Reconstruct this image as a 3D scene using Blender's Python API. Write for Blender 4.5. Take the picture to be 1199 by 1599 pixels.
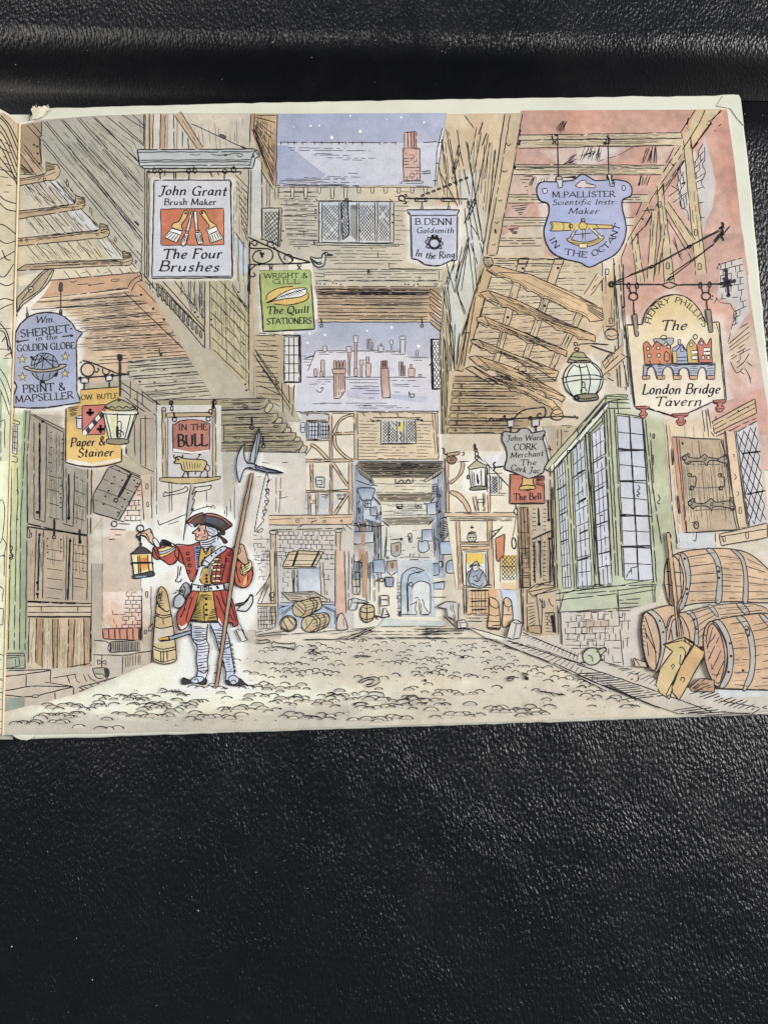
import bpy, bmesh, math, random
from math import radians, sin, cos, pi, hypot
from mathutils import Vector, noise
from mathutils.geometry import delaunay_2d_cdt
random.seed(7)
scn = bpy.context.scene
for o in list(bpy.data.objects): bpy.data.objects.remove(o)

# ------------------------------------------------------------------ camera, light, exposure
PW, PH, FPX = 1199.0, 1599.0, 1163.0        # photograph size and focal length in its pixels
TILT, DIST = radians(7.2), 0.270
CAM = Vector((0, -DIST*sin(TILT), DIST*cos(TILT)))
cam = bpy.data.cameras.new('camera'); camo = bpy.data.objects.new('camera', cam)
scn.collection.objects.link(camo); camo.location = CAM; camo.rotation_euler = (TILT, 0, 0)
cam.sensor_fit = 'VERTICAL'; cam.sensor_height = 24; cam.lens = 24*FPX/PH
cam.clip_start = .01; cam.clip_end = 50
scn.camera = camo

w = bpy.data.worlds.new('World'); scn.world = w; w.use_nodes = True
w.node_tree.nodes['Background'].inputs['Color'].default_value = (.80, .90, 1.12, 1)
w.node_tree.nodes['Background'].inputs['Strength'].default_value = .17

def lamp(name, loc, target, size, power, col):
    l = bpy.data.lights.new(name, 'AREA'); l.shape = 'RECTANGLE'; l.size = size[0]; l.size_y = size[1]
    l.energy = power; l.color = col
    o = bpy.data.objects.new(name, l); scn.collection.objects.link(o); o.location = loc
    o.rotation_euler = (Vector(target)-Vector(loc)).to_track_quat('-Z', 'Y').to_euler()
    return o
lamp('window_light', (2.95, .62, 2.35), (0, .02, 0), (1.9, 2.2), 178, (1, .985, .96))
lamp('fill_light', (-1.6, .9, 2.2), (0, .03, 0), (1.2, 1.0), 26, (1, .96, .9))  # weak fill added at the left to brighten the page, no lamp seen there

scn.view_settings.view_transform = 'Standard'; scn.view_settings.look = 'None'
scn.view_settings.exposure = 0; scn.view_settings.gamma = 1
scn.render.engine = 'CYCLES'

# ------------------------------------------------------------------ helpers: places on the table
def ray(px, py):
    d = Vector(((px-PW/2)/FPX, -(py-PH/2)/FPX, -1))
    return Vector((d.x, d.y*cos(TILT)-d.z*sin(TILT), d.y*sin(TILT)+d.z*cos(TILT)))
def at(px, py, z=0.0):
    d = ray(px, py); t = (z-CAM.z)/d.z
    return CAM + d*t
BOARD = .0030                      # thickness of the cover board
SHEET = BOARD + .00018             # top of the pasted-down page
LAYER = 4e-6                       # one printed layer

ROOT = at(600, 650, 0); ROOT.z = 0
book = bpy.data.objects.new('picture_book', None); scn.collection.objects.link(book); book.location = ROOT
book['label'] = 'open picture book with a printed old street at night lying on black leather'
book['category'] = 'book'

def lin(c):
    return tuple(((v/255)/12.92 if v/255 <= .04045 else ((v/255+.055)/1.055)**2.4) for v in c)

# ------------------------------------------------------------------ materials
def nodes(name):
    m = bpy.data.materials.new(name); m.use_nodes = True
    nt = m.node_tree; b = nt.nodes['Principled BSDF']
    return m, nt, b
def N(nt, t, **kw):
    n = nt.nodes.new(t)
    for k, v in kw.items():
        if k in n.inputs: n.inputs[k].default_value = v
        else: setattr(n, k, v)
    return n

# printed ink and watercolour on paper: one pigment colour per vertex, mottled by the paper's tooth
MPRINT, nt, b = nodes('printed_paper')
ca = N(nt, 'ShaderNodeVertexColor', layer_name='pigment')
tc = N(nt, 'ShaderNodeTexCoord')
n1 = N(nt, 'ShaderNodeTexNoise', Scale=2000, Detail=2); n2 = N(nt, 'ShaderNodeTexNoise', Scale=190, Detail=4)
r1 = N(nt, 'ShaderNodeMapRange'); r1.inputs[1].default_value = .3; r1.inputs[2].default_value = .7; r1.inputs[3].default_value = .90; r1.inputs[4].default_value = 1.06
r2 = N(nt, 'ShaderNodeMapRange'); r2.inputs[1].default_value = .3; r2.inputs[2].default_value = .7; r2.inputs[3].default_value = .94; r2.inputs[4].default_value = 1.05
mm = N(nt, 'ShaderNodeMath', operation='MULTIPLY'); mx = N(nt, 'ShaderNodeVectorMath', operation='SCALE')
L = nt.links.new
L(tc.outputs['Object'], n1.inputs['Vector']); L(tc.outputs['Object'], n2.inputs['Vector'])
L(n1.outputs['Fac'], r1.inputs[0]); L(n2.outputs['Fac'], r2.inputs[0])
L(r1.outputs[0], mm.inputs[0]); L(r2.outputs[0], mm.inputs[1])
L(ca.outputs['Color'], mx.inputs[0]); L(mm.outputs[0], mx.inputs['Scale']); L(mx.outputs[0], b.inputs['Base Color'])
b.inputs['Roughness'].default_value = .5; b.inputs['Specular IOR Level'].default_value = .25
bp = N(nt, 'ShaderNodeBump', Strength=.12, Distance=.0002); L(n1.outputs['Fac'], bp.inputs['Height']); L(bp.outputs[0], b.inputs['Normal'])

def paper(name, col, col2, scale=60, rough=.6):
    m, nt, b = nodes(name)
    tc = N(nt, 'ShaderNodeTexCoord'); n = N(nt, 'ShaderNodeTexNoise', Scale=scale, Detail=6, Roughness=.65)
    cr = N(nt, 'ShaderNodeValToRGB'); cr.color_ramp.elements[0].color = (*lin(col2), 1); cr.color_ramp.elements[1].color = (*lin(col), 1)
    cr.color_ramp.elements[0].position = .3; cr.color_ramp.elements[1].position = .55
    L = nt.links.new
    L(tc.outputs['Object'], n.inputs['Vector']); L(n.outputs['Fac'], cr.inputs[0]); L(cr.outputs[0], b.inputs['Base Color'])
    f = N(nt, 'ShaderNodeTexNoise', Scale=1500, Detail=2); L(tc.outputs['Object'], f.inputs['Vector'])
    bp = N(nt, 'ShaderNodeBump', Strength=.2, Distance=.0002); L(f.outputs['Fac'], bp.inputs['Height']); L(bp.outputs[0], b.inputs['Normal'])
    b.inputs['Roughness'].default_value = rough; b.inputs['Specular IOR Level'].default_value = .3
    return m
MCOVER = paper('cover_paper', (220, 220, 203), (208, 208, 188), 45)
MEDGE = paper('page_edge_paper', (238, 216, 176), (214, 186, 140))
MPAGE = paper('page_paper', (232, 226, 210), (222, 214, 196))
MBOARD = paper('torn_board', (230, 222, 200), (206, 194, 166), 400, .9)

# black grained leatherette
def leather(name, bump, spec=.42):
    m, nt, b = nodes(name); L = nt.links.new
    tc = N(nt, 'ShaderNodeTexCoord')
    w1 = N(nt, 'ShaderNodeTexNoise', Scale=26, Detail=2); L(tc.outputs['Object'], w1.inputs['Vector'])
    sub = N(nt, 'ShaderNodeVectorMath', operation='SUBTRACT'); sub.inputs[1].default_value = (.5, .5, .5)
    L(w1.outputs['Color'], sub.inputs[0])
    sc = N(nt, 'ShaderNodeVectorMath', operation='SCALE'); sc.inputs['Scale'].default_value = .012; L(sub.outputs[0], sc.inputs[0])
    ad = N(nt, 'ShaderNodeVectorMath', operation='ADD'); L(tc.outputs['Object'], ad.inputs[0]); L(sc.outputs[0], ad.inputs[1])
    mp = N(nt, 'ShaderNodeMapping'); mp.inputs['Scale'].default_value = (1.0, .46, 1); mp.inputs['Rotation'].default_value = (0, 0, radians(-8)); L(ad.outputs[0], mp.inputs[0])
    v = N(nt, 'ShaderNodeTexVoronoi', Scale=1150); v.feature = 'SMOOTH_F1'; v.inputs['Smoothness'].default_value = .35; v.inputs['Randomness'].default_value = 1; L(mp.outputs[0], v.inputs['Vector'])
    n = N(nt, 'ShaderNodeTexNoise', Scale=1400, Detail=2, Roughness=.55); L(mp.outputs[0], n.inputs['Vector'])
    n5 = N(nt, 'ShaderNodeTexNoise', Scale=55, Detail=4); L(tc.outputs['Object'], n5.inputs['Vector'])
    a1 = N(nt, 'ShaderNodeMath', operation='MULTIPLY'); a1.inputs[1].default_value = -.9; L(v.outputs['Distance'], a1.inputs[0])
    a2 = N(nt, 'ShaderNodeMath', operation='MULTIPLY_ADD'); a2.inputs[1].default_value = 1.0; L(n.outputs['Fac'], a2.inputs[0]); L(a1.outputs[0], a2.inputs[2])
    gr = N(nt, 'ShaderNodeAttribute', attribute_name='grain')
    bp = N(nt, 'ShaderNodeBump', Strength=1.0, Distance=bump); L(gr.outputs['Fac'], bp.inputs['Strength']); L(a2.outputs[0], bp.inputs['Height'])
    b2 = N(nt, 'ShaderNodeBump', Strength=.06, Distance=.0015); L(n5.outputs['Fac'], b2.inputs['Height']); L(bp.outputs[0], b2.inputs['Normal'])
    L(b2.outputs[0], b.inputs['Normal'])
    n3 = N(nt, 'ShaderNodeTexNoise', Scale=14, Detail=5, Roughness=.7); L(tc.outputs['Object'], n3.inputs['Vector'])
    rr = N(nt, 'ShaderNodeMapRange'); rr.inputs[1].default_value = .3; rr.inputs[2].default_value = .7; rr.inputs[3].default_value = .23; rr.inputs[4].default_value = .35
    L(n3.outputs['Fac'], rr.inputs[0]); L(rr.outputs[0], b.inputs['Roughness'])
    # faint dusty bloom
    n4 = N(nt, 'ShaderNodeTexNoise', Scale=30, Detail=8, Roughness=.75); L(tc.outputs['Object'], n4.inputs['Vector'])
    cr = N(nt, 'ShaderNodeValToRGB'); cr.color_ramp.elements[0].color = (.003, .003, .0036, 1); cr.color_ramp.elements[1].color = (.011, .0105, .010, 1)
    cr.color_ramp.elements[0].position = .5; cr.color_ramp.elements[1].position = .8
    L(n4.outputs['Fac'], cr.inputs[0]); L(cr.outputs[0], b.inputs['Base Color'])
    sp = N(nt, 'ShaderNodeMapRange'); sp.inputs[3].default_value = .14; sp.inputs[4].default_value = spec; L(gr.outputs['Fac'], sp.inputs[0]); L(sp.outputs[0], b.inputs['Specular IOR Level'])
    return m
MLEATHER = leather('black_leather', .00028, .54)
def plain(name, col, rough=.7):
    m, nt, b = nodes(name); b.inputs['Base Color'].default_value = (*lin(col), 1); b.inputs['Roughness'].default_value = rough
    n = N(nt, 'ShaderNodeTexNoise', Scale=4000); bp = N(nt, 'ShaderNodeBump', Strength=.3, Distance=.0001)
    nt.links.new(n.outputs['Fac'], bp.inputs['Height']); nt.links.new(bp.outputs[0], b.inputs['Normal'])
    return m
MDUST = plain('dust', (225, 222, 214)); MHAIR = plain('fibre', (150, 146, 136))

def link_mesh(name, verts, faces, mat, parent=None, smooth=False, origin=None):
    me = bpy.data.meshes.new(name); og = origin if origin is not None else (ROOT if parent else Vector((0, 0, 0)))
    me.from_pydata([Vector(v)-og for v in verts], [], faces); me.materials.append(mat); me.update()
    if smooth:
        for p in me.polygons: p.use_smooth = True
    o = bpy.data.objects.new(name, me); scn.collection.objects.link(o)
    if parent: o.parent = parent
    else: o.location = og
    return o

# ------------------------------------------------------------------ the leather it lies on
def leather_sheet():
    yA, yB, yC = at(0, 150).y, at(0, 96).y, at(0, 60).y
    prof = []
    y = -.75
    while y < yA-.004:
        prof.append((y, 0)); y += .03 if y < yA-.08 else .002
    prof[-1] = (min(prof[-1][0], yA-.0045), 0)
    rim = .0075
    for i in range(40):
        t = i/39; yy = yA-.004 + (yC-yA+.008)*t
        u = (yy-(yA-.002))/(yC-yA)
        u = max(0, min(1, u)); prof.append((yy, rim*(u*u*(3-2*u))))
    y = prof[-1][0]+.01
    while y < .8: prof.append((y, rim+.002*(1-math.exp(-(y-yC)*20)))); y += .03
    xs = [-.9+i*.03 for i in range(61)]
    V = []
    for (y, z) in prof:
        for x in xs: V.append((x, y+.0016*noise.noise(Vector((x*9, 3, 0)))*(1 if z > .0001 else 0)-x*.012*(1 if z > .00001 else 0), z))
    nx = len(xs); Fc = [(j*nx+i, j*nx+i+1, (j+1)*nx+i+1, (j+1)*nx+i) for j in range(len(prof)-1) for i in range(nx-1)]
    o = link_mesh('leather_surface', V, Fc, MLEATHER, smooth=True); o['kind'] = 'structure'
    o['label'] = 'black grained leather surface with a raised padded edge'
    at_ = o.data.attributes.new('grain', 'FLOAT', 'POINT'); ss = lambda u: max(0, min(1, u))**2*(3-2*max(0, min(1, u)))
    y1, y2, y3, y4 = at(0, 235).y, at(0, 175).y, at(0, 108).y, at(0, 72).y
    for i, v in enumerate(o.data.vertices):
        y = v.co.y+v.co.x*.012+.0012*noise.noise(Vector((v.co.x*14, 1, 0))); at_.data[i].value = .12+.88*max(1-ss((y-y1)/(y2-y1)), ss((y-y3)/(y4-y3)))
    return o
leather_sheet()

# ------------------------------------------------------------------ the book: cover boards, pages
def slab(name, pix, z0, z1, mat, bev=.0006, parent=book, jag=0):
    """a sheet or board whose outline is given in table places (pixels of the photo at its top face)"""
    bm = bmesh.new()
    pts = [at(x, y, z1) for x, y in pix]
    vs = [bm.verts.new((p.x-ROOT.x, p.y-ROOT.y, z0)) for p in pts]
    f = bm.faces.new(vs)
    if f.normal.z > 0: f.normal_flip()
    r = bmesh.ops.extrude_face_region(bm, geom=[f])
    for v in r['geom']:
        if isinstance(v, bmesh.types.BMVert): v.co.z = z1
    bmesh.ops.recalc_face_normals(bm, faces=bm.faces)
    if bev:
        es = [e for e in bm.edges if abs(e.verts[0].co.z-z1) < 1e-7 and abs(e.verts[1].co.z-z1) < 1e-7]
        bmesh.ops.bevel(bm, geom=es, offset=bev, segments=3, affect='EDGES', profile=.5)
    me = bpy.data.meshes.new(name); bm.to_mesh(me); bm.free(); me.materials.append(mat)
    for p in me.polygons: p.use_smooth = len(p.vertices) == 4
    o = bpy.data.objects.new(name, me); scn.collection.objects.link(o); o.parent = parent
    return o

def gut(y): return 31-(y-190)*.0277          # the gutter line
def rgt(y): return 1136+(y-170)*.102          # right edge of the picture
def wob(pts, amp, step=14, seed=1):
    out = []; 
    for i in range(len(pts)-1):
        (x0, y0), (x1, y1) = pts[i], pts[i+1]; n = max(1, int(hypot(x1-x0, y1-y0)/step))
        for k in range(n):
            x, y = x0+(x1-x0)*k/n, y0+(y1-y0)*k/n
            out.append((x+amp*noise.noise(Vector((x*.05, y*.05, seed))), y+amp*noise.noise(Vector((x*.05, y*.05, seed+9)))))
    out.append(pts[-1]); return out
cov = wob([(46, 182), (54, 172), (74, 168), (350, 160), (720, 153), (1100, 148), (1143, 145.5), (1154, 147), (1157, 154)], 1.4) + \
      wob([(1157.5, 160), (1169, 255), (1194, 517), (1258, 1100), (1256, 1113)], 1.2, seed=4) + \
      wob([(1250, 1116), (1199, 1116.5), (800, 1130.5), (400, 1143.5), (60, 1155), (30, 1154), (20, 1149)], 1.6, seed=6)
cover = slab('cover', cov, 0.0004, BOARD, MCOVER, .0009)
cover['label'] = 'cream cover board with a worn frayed edge'
# spine and the second board, under the lifted pages at the left
def strip_quad(name, x0, x1, z1, mat): return slab(name, [(x0, 178), (x1, 178), (x1-27, 1155), (x0-27, 1155)], .0004, z1, mat, .0005)
strip_quad('spine', -16, 47, .0013, MCOVER)
strip_quad('back_cover', -1080, -18, BOARD, MCOVER)

top = [(34, 192), (60, 186), (100, 183), (150, 180), (220, 178), (430, 178), (700, 177), (1000, 172), (1136, 169.5)]
pgo = wob(top, .8) + wob([(rgt(172), 172), (rgt(480), 480), (rgt(800), 800), (rgt(1108), 1108)], .8, seed=3) + \
      wob([(1199, 1113), (800, 1127), (400, 1140), (20, 1148)], 1.0, seed=5) + [(gut(1146), 1146), (gut(700), 700), (gut(192), 192)]
page = slab('page', pgo, BOARD+.00002, SHEET, MPAGE, 0)
page['label'] = 'pasted-down right page printed with an old street at night'

# the lifted left leaf: rises from the gutter in a curve, with the block of pages under it
GX = lambda y: at(gut(y), y, SHEET).x
YT, YB = at(31, 189, SHEET).y, at(5, 1147, SHEET).y
def gx_at(yw):
    t = (yw-YT)/(YB-YT); return at(gut(189), 189, SHEET).x*(1-t) + at(gut(1147), 1147, SHEET).x*t
def rise(d):      # height over the gutter at distance d to the left of it
    return SHEET + .0125*(1-math.exp(-d/.0048)) - .00018*min(1, d/.01) - .02*max(0, d-.06)**1.3
def leaf(name, mat, dz, d0, d1, n, y0=0, y1=0, nx=1.0):
    V = []; Fc = []; m = 24
    for j in range(m+1):
        yw = YT+y0 + (YB+y1-YT-y0)*j/m
        for i in range(n+1):
            d = d0+(d1-d0)*(i/n)**1.8
            V.append((gx_at(yw)-d*nx, yw, rise(d)+dz))
    for j in range(m):
        for i in range(n): a = j*(n+1)+i; Fc.append((a, a+1, a+n+2, a+n+1))
    return V, Fc
V, Fc = leaf('lifted_page', MPAGE, 0, .0, .245, 60)
flyleaf = link_mesh('lifted_page', V, Fc, MPAGE, book, True)
so = flyleaf.modifiers.new('thickness', 'SOLIDIFY'); so.thickness = .00018; so.offset = -1
flyleaf['label'] = 'left leaf curving up out of the gutter'
# page block: solid under the leaf
V = []; Fc = []; n = 40
for yw in (YT-.0004, YB+.0004):
    for i in range(n+1):
        d = .004+(.240-.004)*(i/n)**1.5; V.append((gx_at(yw)-d, yw, rise(d)-.0007))
    for i in range(n+1):
        d = .004+(.240-.004)*(i/n)**1.5; V.append((gx_at(yw)-d, yw, BOARD+.0001))
k = 2*(n+1)
for i in range(n):
    Fc += [(i, i+1, k+i+1, k+i), (n+1+i, k+n+1+i, k+n+2+i, n+2+i), (i, n+1+i, n+2+i, i+1), (k+i, k+i+1, k+n+2+i, k+n+1+i)]
Fc += [(n, 2*n+1, k+2*n+1, k+n), (0, k, k+n+1, n+1)]
link_mesh('page_block', V, Fc, MEDGE, book)
# the bright cut edge of the leaf along the gutter
V = []; Fc = []
for j in range(81):
    y = 191+(1148-191)*j/80; jx = .5*noise.noise(Vector((0, y*.04, 2)))
    a = at(gut(y)-1.1+jx, y, SHEET+.0008); c = at(gut(y)+1.3+jx, y, SHEET+.0008)
    V += [(a.x, a.y, SHEET+.0006), ((a.x+c.x)/2, a.y, SHEET+.0011), (c.x, c.y, SHEET+.0003)]
for j in range(80):
    a = 3*j; Fc += [(a, a+1, a+4, a+3), (a+1, a+2, a+5, a+4)]
link_mesh('page_edge', V, Fc, MEDGE, book, True)['label'] = 'pale cut edge of the leaf along the gutter'
# ------------------------------------------------------------------ drawing: printed shapes on the page
INK = (32, 29, 34)
ZT = dict(A=(0, 160, 4), B=(200, 160, 4), C=(400, 160, 4), D=(600, 160, 4), X=(900, 130, 4.01), F=(0, 400, 4.8), G=(200, 400, 4.8),
          H=(400, 400, 4), I=(650, 380, 4), J=(900, 380, 4.01), K=(0, 600, 4), L=(200, 620, 4.8), M=(420, 620, 4), N=(650, 620, 4),
          O=(900, 600, 4.01), P=(900, 820, 4.01), Q=(0, 880, 4), W=(180, 780, 4.61), U=(400, 860, 4), V=(650, 860, 4), Z=(0, 0, 1))
tr = ZT['Z']
def T(k):
    global tr; tr = ZT[k]
def conv(p): return (tr[0]+p[0]/tr[2], tr[1]+p[1]/tr[2])
def spline(P, closed):
    out = []; n = len(P)
    for i in range(n if closed else n-1):
        p1, p2 = P[i], P[(i+1) % n]
        p0 = P[i-1] if (i > 0 or closed) else p1
        p3 = P[(i+2) % n] if (i+2 < n or closed) else p2
        k = max(2, int(hypot(p2[0]-p1[0], p2[1]-p1[1])/2.2)+1); k = min(k, 14)
        for s in range(k):
            t = s/k; a, b_, c, d = -.5*t+t*t-.5*t**3, 1-2.5*t*t+1.5*t**3, .5*t+2*t*t-1.5*t**3, -.5*t*t+.5*t**3
            out.append((a*p0[0]+b_*p1[0]+c*p2[0]+d*p3[0], a*p0[1]+b_*p1[1]+c*p2[1]+d*p3[1]))
    if not closed: out.append(P[-1])
    return out
def parse(s):
    """'x,y x,y ...; ~x,y ... z' -> list of (points, closed) in photo places; ~ smooth, z closed, oX,Y,RX,RY ellipse"""
    res = []
    for part in s.split(';'):
        part = part.strip()
        if not part: continue
        sm = part[0] == '~'; cl = part[-1] == 'z'; part = part.strip('~z ')
        if part[0] == 'o':
            for e in part.split():
                v = [float(q) for q in e[1:].split(',')]; ry = v[3] if len(v) > 3 else v[2]; ro = radians(v[4]) if len(v) > 4 else 0
                k = max(10, min(40, int(v[2]/tr[2]*2.4)))
                pts = []
                for i in range(k):
                    ex, ey = v[2]*cos(2*pi*i/k), ry*sin(2*pi*i/k)
                    pts.append(conv((v[0]+ex*cos(ro)-ey*sin(ro), v[1]+ex*sin(ro)+ey*cos(ro))))
                res.append((pts, True))
            continue
        pts = [conv(tuple(float(q) for q in p.split(','))) for p in part.split()]
        if sm: pts = spline(pts, cl)
        res.append((pts, cl))
    return res

HALO = []        # paper left bare around what is drawn in front: (points, reach, strength)
def halo(s, reach=11, k=.75):
    for pts, c in parse(s):
        xs = [p[0] for p in pts]; ys = [p[1] for p in pts]
        HALO.append((pts, reach, k, min(xs)-reach, max(xs)+reach, min(ys)-reach, max(ys)+reach))
def inside(x, y, P):
    c = False; j = len(P)-1
    for i in range(len(P)):
        xi, yi = P[i]; xj, yj = P[j]
        if (yi > y) != (yj > y) and x < (xj-xi)*(y-yi)/(yj-yi)+xi: c = not c
        j = i
    return c
def pdist(x, y, P):
    b_ = 1e9; x0, y0 = P[-1]
    for x1, y1 in P:
        dx, dy = x1-x0, y1-y0; l = dx*dx+dy*dy
        t = max(0, min(1, ((x-x0)*dx+(y-y0)*dy)/l)) if l else 0
        d = (x-x0-t*dx)**2+(y-y0-t*dy)**2
        if d < b_: b_ = d
        x0, y0 = x1, y1
    return b_**.5
def haloed(x, y):
    m = 0
    for P, r, k, xa, xb, ya, yb in HALO:
        if xa < x < xb and ya < y < yb:
            d = 0 if inside(x, y, P) else pdist(x, y, P)
            if d < r:
                t = 1-d/r; t += .35*noise.noise(Vector((x*.07, y*.07, 3))); t = max(0, min(1, t*1.25))
                m = max(m, k*t*t*(3-2*t))
    return m

class El: pass
els = []; occ = []      # finished boxes with levels
cur = None
def E(name, label=None, on=None):
    global cur
    finish(); cur = El(); cur.name = name; cur.label = label; cur.V = []; cur.F = []; cur.C = []; cur.boxes = []; cur.on = on or 'page'
    cur.ink = []; cur.lv = -1
def level(bx):
    lv = -1
    for (b0, l) in occ:
        if b0[0] < bx[2] and b0[2] > bx[0] and b0[1] < bx[3] and b0[3] > bx[1] and l > lv: lv = l
    return lv+1
def place(x, y, lv):
    z = SHEET+LAYER*(lv+1)
    if cur.on == 'page': return at(x, y, z)
    lo, hi = SHEET, SHEET+.0125
    for _ in range(30):
        zm = (lo+hi)/2; p = at(x, y, zm)
        if rise(max(0, gx_at(p.y)-p.x)) > zm: lo = zm
        else: hi = zm
    p = at(x, y, lo); u = (CAM-p).normalized()
    return p+u*(LAYER*(lv+1)+6e-5)
def poly_add(pts, tris, cols, lv):
    o = len(cur.V)
    for p in pts: cur.V.append(place(p[0], p[1], lv))
    cur.F += [tuple(o+i for i in t) for t in tris]; cur.C += cols
def clean(pts):
    out = []
    for p in pts:
        if not out or hypot(p[0]-out[-1][0], p[1]-out[-1][1]) > .15: out.append(p)
    if len(out) > 2 and hypot(out[0][0]-out[-1][0], out[0][1]-out[-1][1]) < .15: out.pop()
    return out
def inframe(p):       # nothing drawn beyond the sheet
    x, y = p
    return x, y
CUT = None
def F(s, col, col2=None, d=(0, 1), var=.07, bg=True, sp=5.0, soft=()):
    """a wash of colour; col2 at the far end of direction d"""
    flush()
    for pts, _ in parse(s):
        pts = clean(pts)
        if len(pts) < 3: continue
        xs = [p[0] for p in pts]; ys = [p[1] for p in pts]; bx = (min(xs), min(ys), max(xs), max(ys))
        lv = level(bx); occ.append((bx, lv))
        n = len(pts); vv = []
        for i in range(n):      # long edges get points of their own so colour can change along them
            (x0, y0), (x1, y1) = pts[i], pts[(i+1) % n]; k = max(1, int(hypot(x1-x0, y1-y0)/(sp*1.5)))
            for q in range(k): vv.append((x0+(x1-x0)*q/k, y0+(y1-y0)*q/k))
        n = len(vv); ed = [(i, (i+1) % n) for i in range(n)]
        if bx[2]-bx[0] > sp*1.6 and bx[3]-bx[1] > sp*1.6:
            y = bx[1]+sp*.6; r = 0
            while y < bx[3]:
                x = bx[0]+sp*(.6 if r % 2 else 1.1)
                while x < bx[2]:
                    if inside(x, y, pts) and pdist(x, y, pts) > sp*.45: vv.append((x, y))
                    x += sp
                y += sp*.87; r += 1
        a = delaunay_2d_cdt([Vector(v) for v in vv], ed, [list(range(n))], 1, 1e-5)
        P = [(v.x, v.y) for v in a[0]]
        tris = [tuple(f) for f in a[2]]
        L0, L1 = lin(col), lin(col2 or col)
        pr = [p[0]*d[0]+p[1]*d[1] for p in P]; lo, hi = min(pr), max(pr)+1e-6; cols = []
        sd = len(cur.V)*.013
        SF = []
        for (s2, r2, k2, c2) in soft:
            for q2, _ in parse(s2): SF.append((q2, r2, k2, lin(c2), min(a_[0] for a_ in q2)-r2, max(a_[0] for a_ in q2)+r2, min(a_[1] for a_ in q2)-r2, max(a_[1] for a_ in q2)+r2))
        edge = [any(k < n for k in q) for q in a[3]] if max(bx[2]-bx[0], bx[3]-bx[1]) > 25 else [False]*len(P)
        for p, q, eg in zip(P, pr, edge):
            t = (q-lo)/(hi-lo); v = Vector((p[0]*.02, p[1]*.02, sd)); u = Vector((p[0]*.085, p[1]*.085, sd))
            nz = noise.noise(v); t = max(0, min(1, t+.3*nz)) if col2 else 0
            c = [L0[i]*(1-t)+L1[i]*t for i in range(3)]
            for (q2, r2, k2, c2, xa, xb, ya, yb) in SF:
                if xa < p[0] < xb and ya < p[1] < yb:
                    dd = pdist(p[0], p[1], q2)*(-1 if inside(p[0], p[1], q2) else 1)
                    tt = max(0, min(1, .5-dd/(2*r2)+.45*noise.noise(Vector((p[0]*.045, p[1]*.045, 11+c2[0])))))*k2
                    c = [c[i]*(1-tt)+c2[i]*tt for i in range(3)]
            g = (1+var*(2.0*nz+1.9*noise.noise(u)+1.2*noise.noise(u*2.6)))*(.94 if eg else 1); tint = var*.9*noise.noise(v*.7+Vector((7, 3, 1)))
            c = [c[0]*(g+tint), c[1]*g, c[2]*(g-tint)]
            if bg:
                h = haloed(*p)
                if h: c = [c[i]*(1-h)+lin((248, 246, 238))[i]*h for i in range(3)]
            m_ = .3*c[0]+.55*c[1]+.15*c[2]; k_ = (.2 if max(c)-min(c) > .12 else .1)*(1 if bg else .75)
            c = [q*(1-k_)+(m_*w_)*k_ for q, w_ in zip(c, (1.03, 1.0, .93))]
            c = [q+(p_-q)*(.09 if bg else .03) for q, p_ in zip(c, (.84, .80, .70))] if bg is not None else c
            cols.append((*[max(.004, min(.88, q)) for q in c], 1))
        poly_add(P, tris, cols, lv)
    return
def stroke(pts, w, col):
    cur.ink.append((pts, w, col))
def flush():
    """ink of the element so far goes down as one layer over the washes under it"""
    if cur is None or not cur.ink: return
    xs = [p[0] for s in cur.ink for p in s[0]]; ys = [p[1] for s in cur.ink for p in s[0]]
    bx = (min(xs)-1, min(ys)-1, max(xs)+1, max(ys)+1); lv = level(bx); occ.append((bx, lv))
    for pts, w, col in cur.ink:
        if not isinstance(w, list): w = w*.96
        n = len(pts); P = []; seed = random.random()*99
        for i, (x, y) in enumerate(pts):
            a = pts[max(0, i-1)]; b_ = pts[min(n-1, i+1)]; dx, dy = b_[0]-a[0], b_[1]-a[1]; l = hypot(dx, dy) or 1
            ww = w[i] if isinstance(w, list) else w*(1+.3*noise.noise(Vector((seed, x*.15, y*.15))))
            if not isinstance(w, list) and i in (0, n-1): ww *= .6
            nx, ny = -dy/l*ww/2, dx/l*ww/2
            P += [(x+nx, y+ny), (x-nx, y-ny)]
        tris = []
        for i in range(n-1): tris += [(2*i, 2*i+1, 2*i+3), (2*i, 2*i+3, 2*i+2)]
        poly_add(P, tris, [(*lin(col), 1)]*len(P), lv)
    cur.ink = []
def finish():
    global cur
    if cur is None: return
    flush()
    if cur.V:
        me = bpy.data.meshes.new(cur.name); og = ROOT
        me.from_pydata([v-og for v in cur.V], [], cur.F)
        at_ = me.color_attributes.new('pigment', 'FLOAT_COLOR', 'POINT')
        at_.data.foreach_set('color', [q for c in cur.C for q in c])
        bm = bmesh.new(); bm.from_mesh(me); bm.normal_update()
        bmesh.ops.reverse_faces(bm, faces=[f for f in bm.faces if f.normal.z < 0]); bm.to_mesh(me); bm.free()
        me.materials.append(MPRINT); me.update()
        o = bpy.data.objects.new(cur.name, me); scn.collection.objects.link(o)
        o.parent = page if cur.on == 'page' else flyleaf
        if cur.label: o['label'] = cur.label
    cur = None

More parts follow.
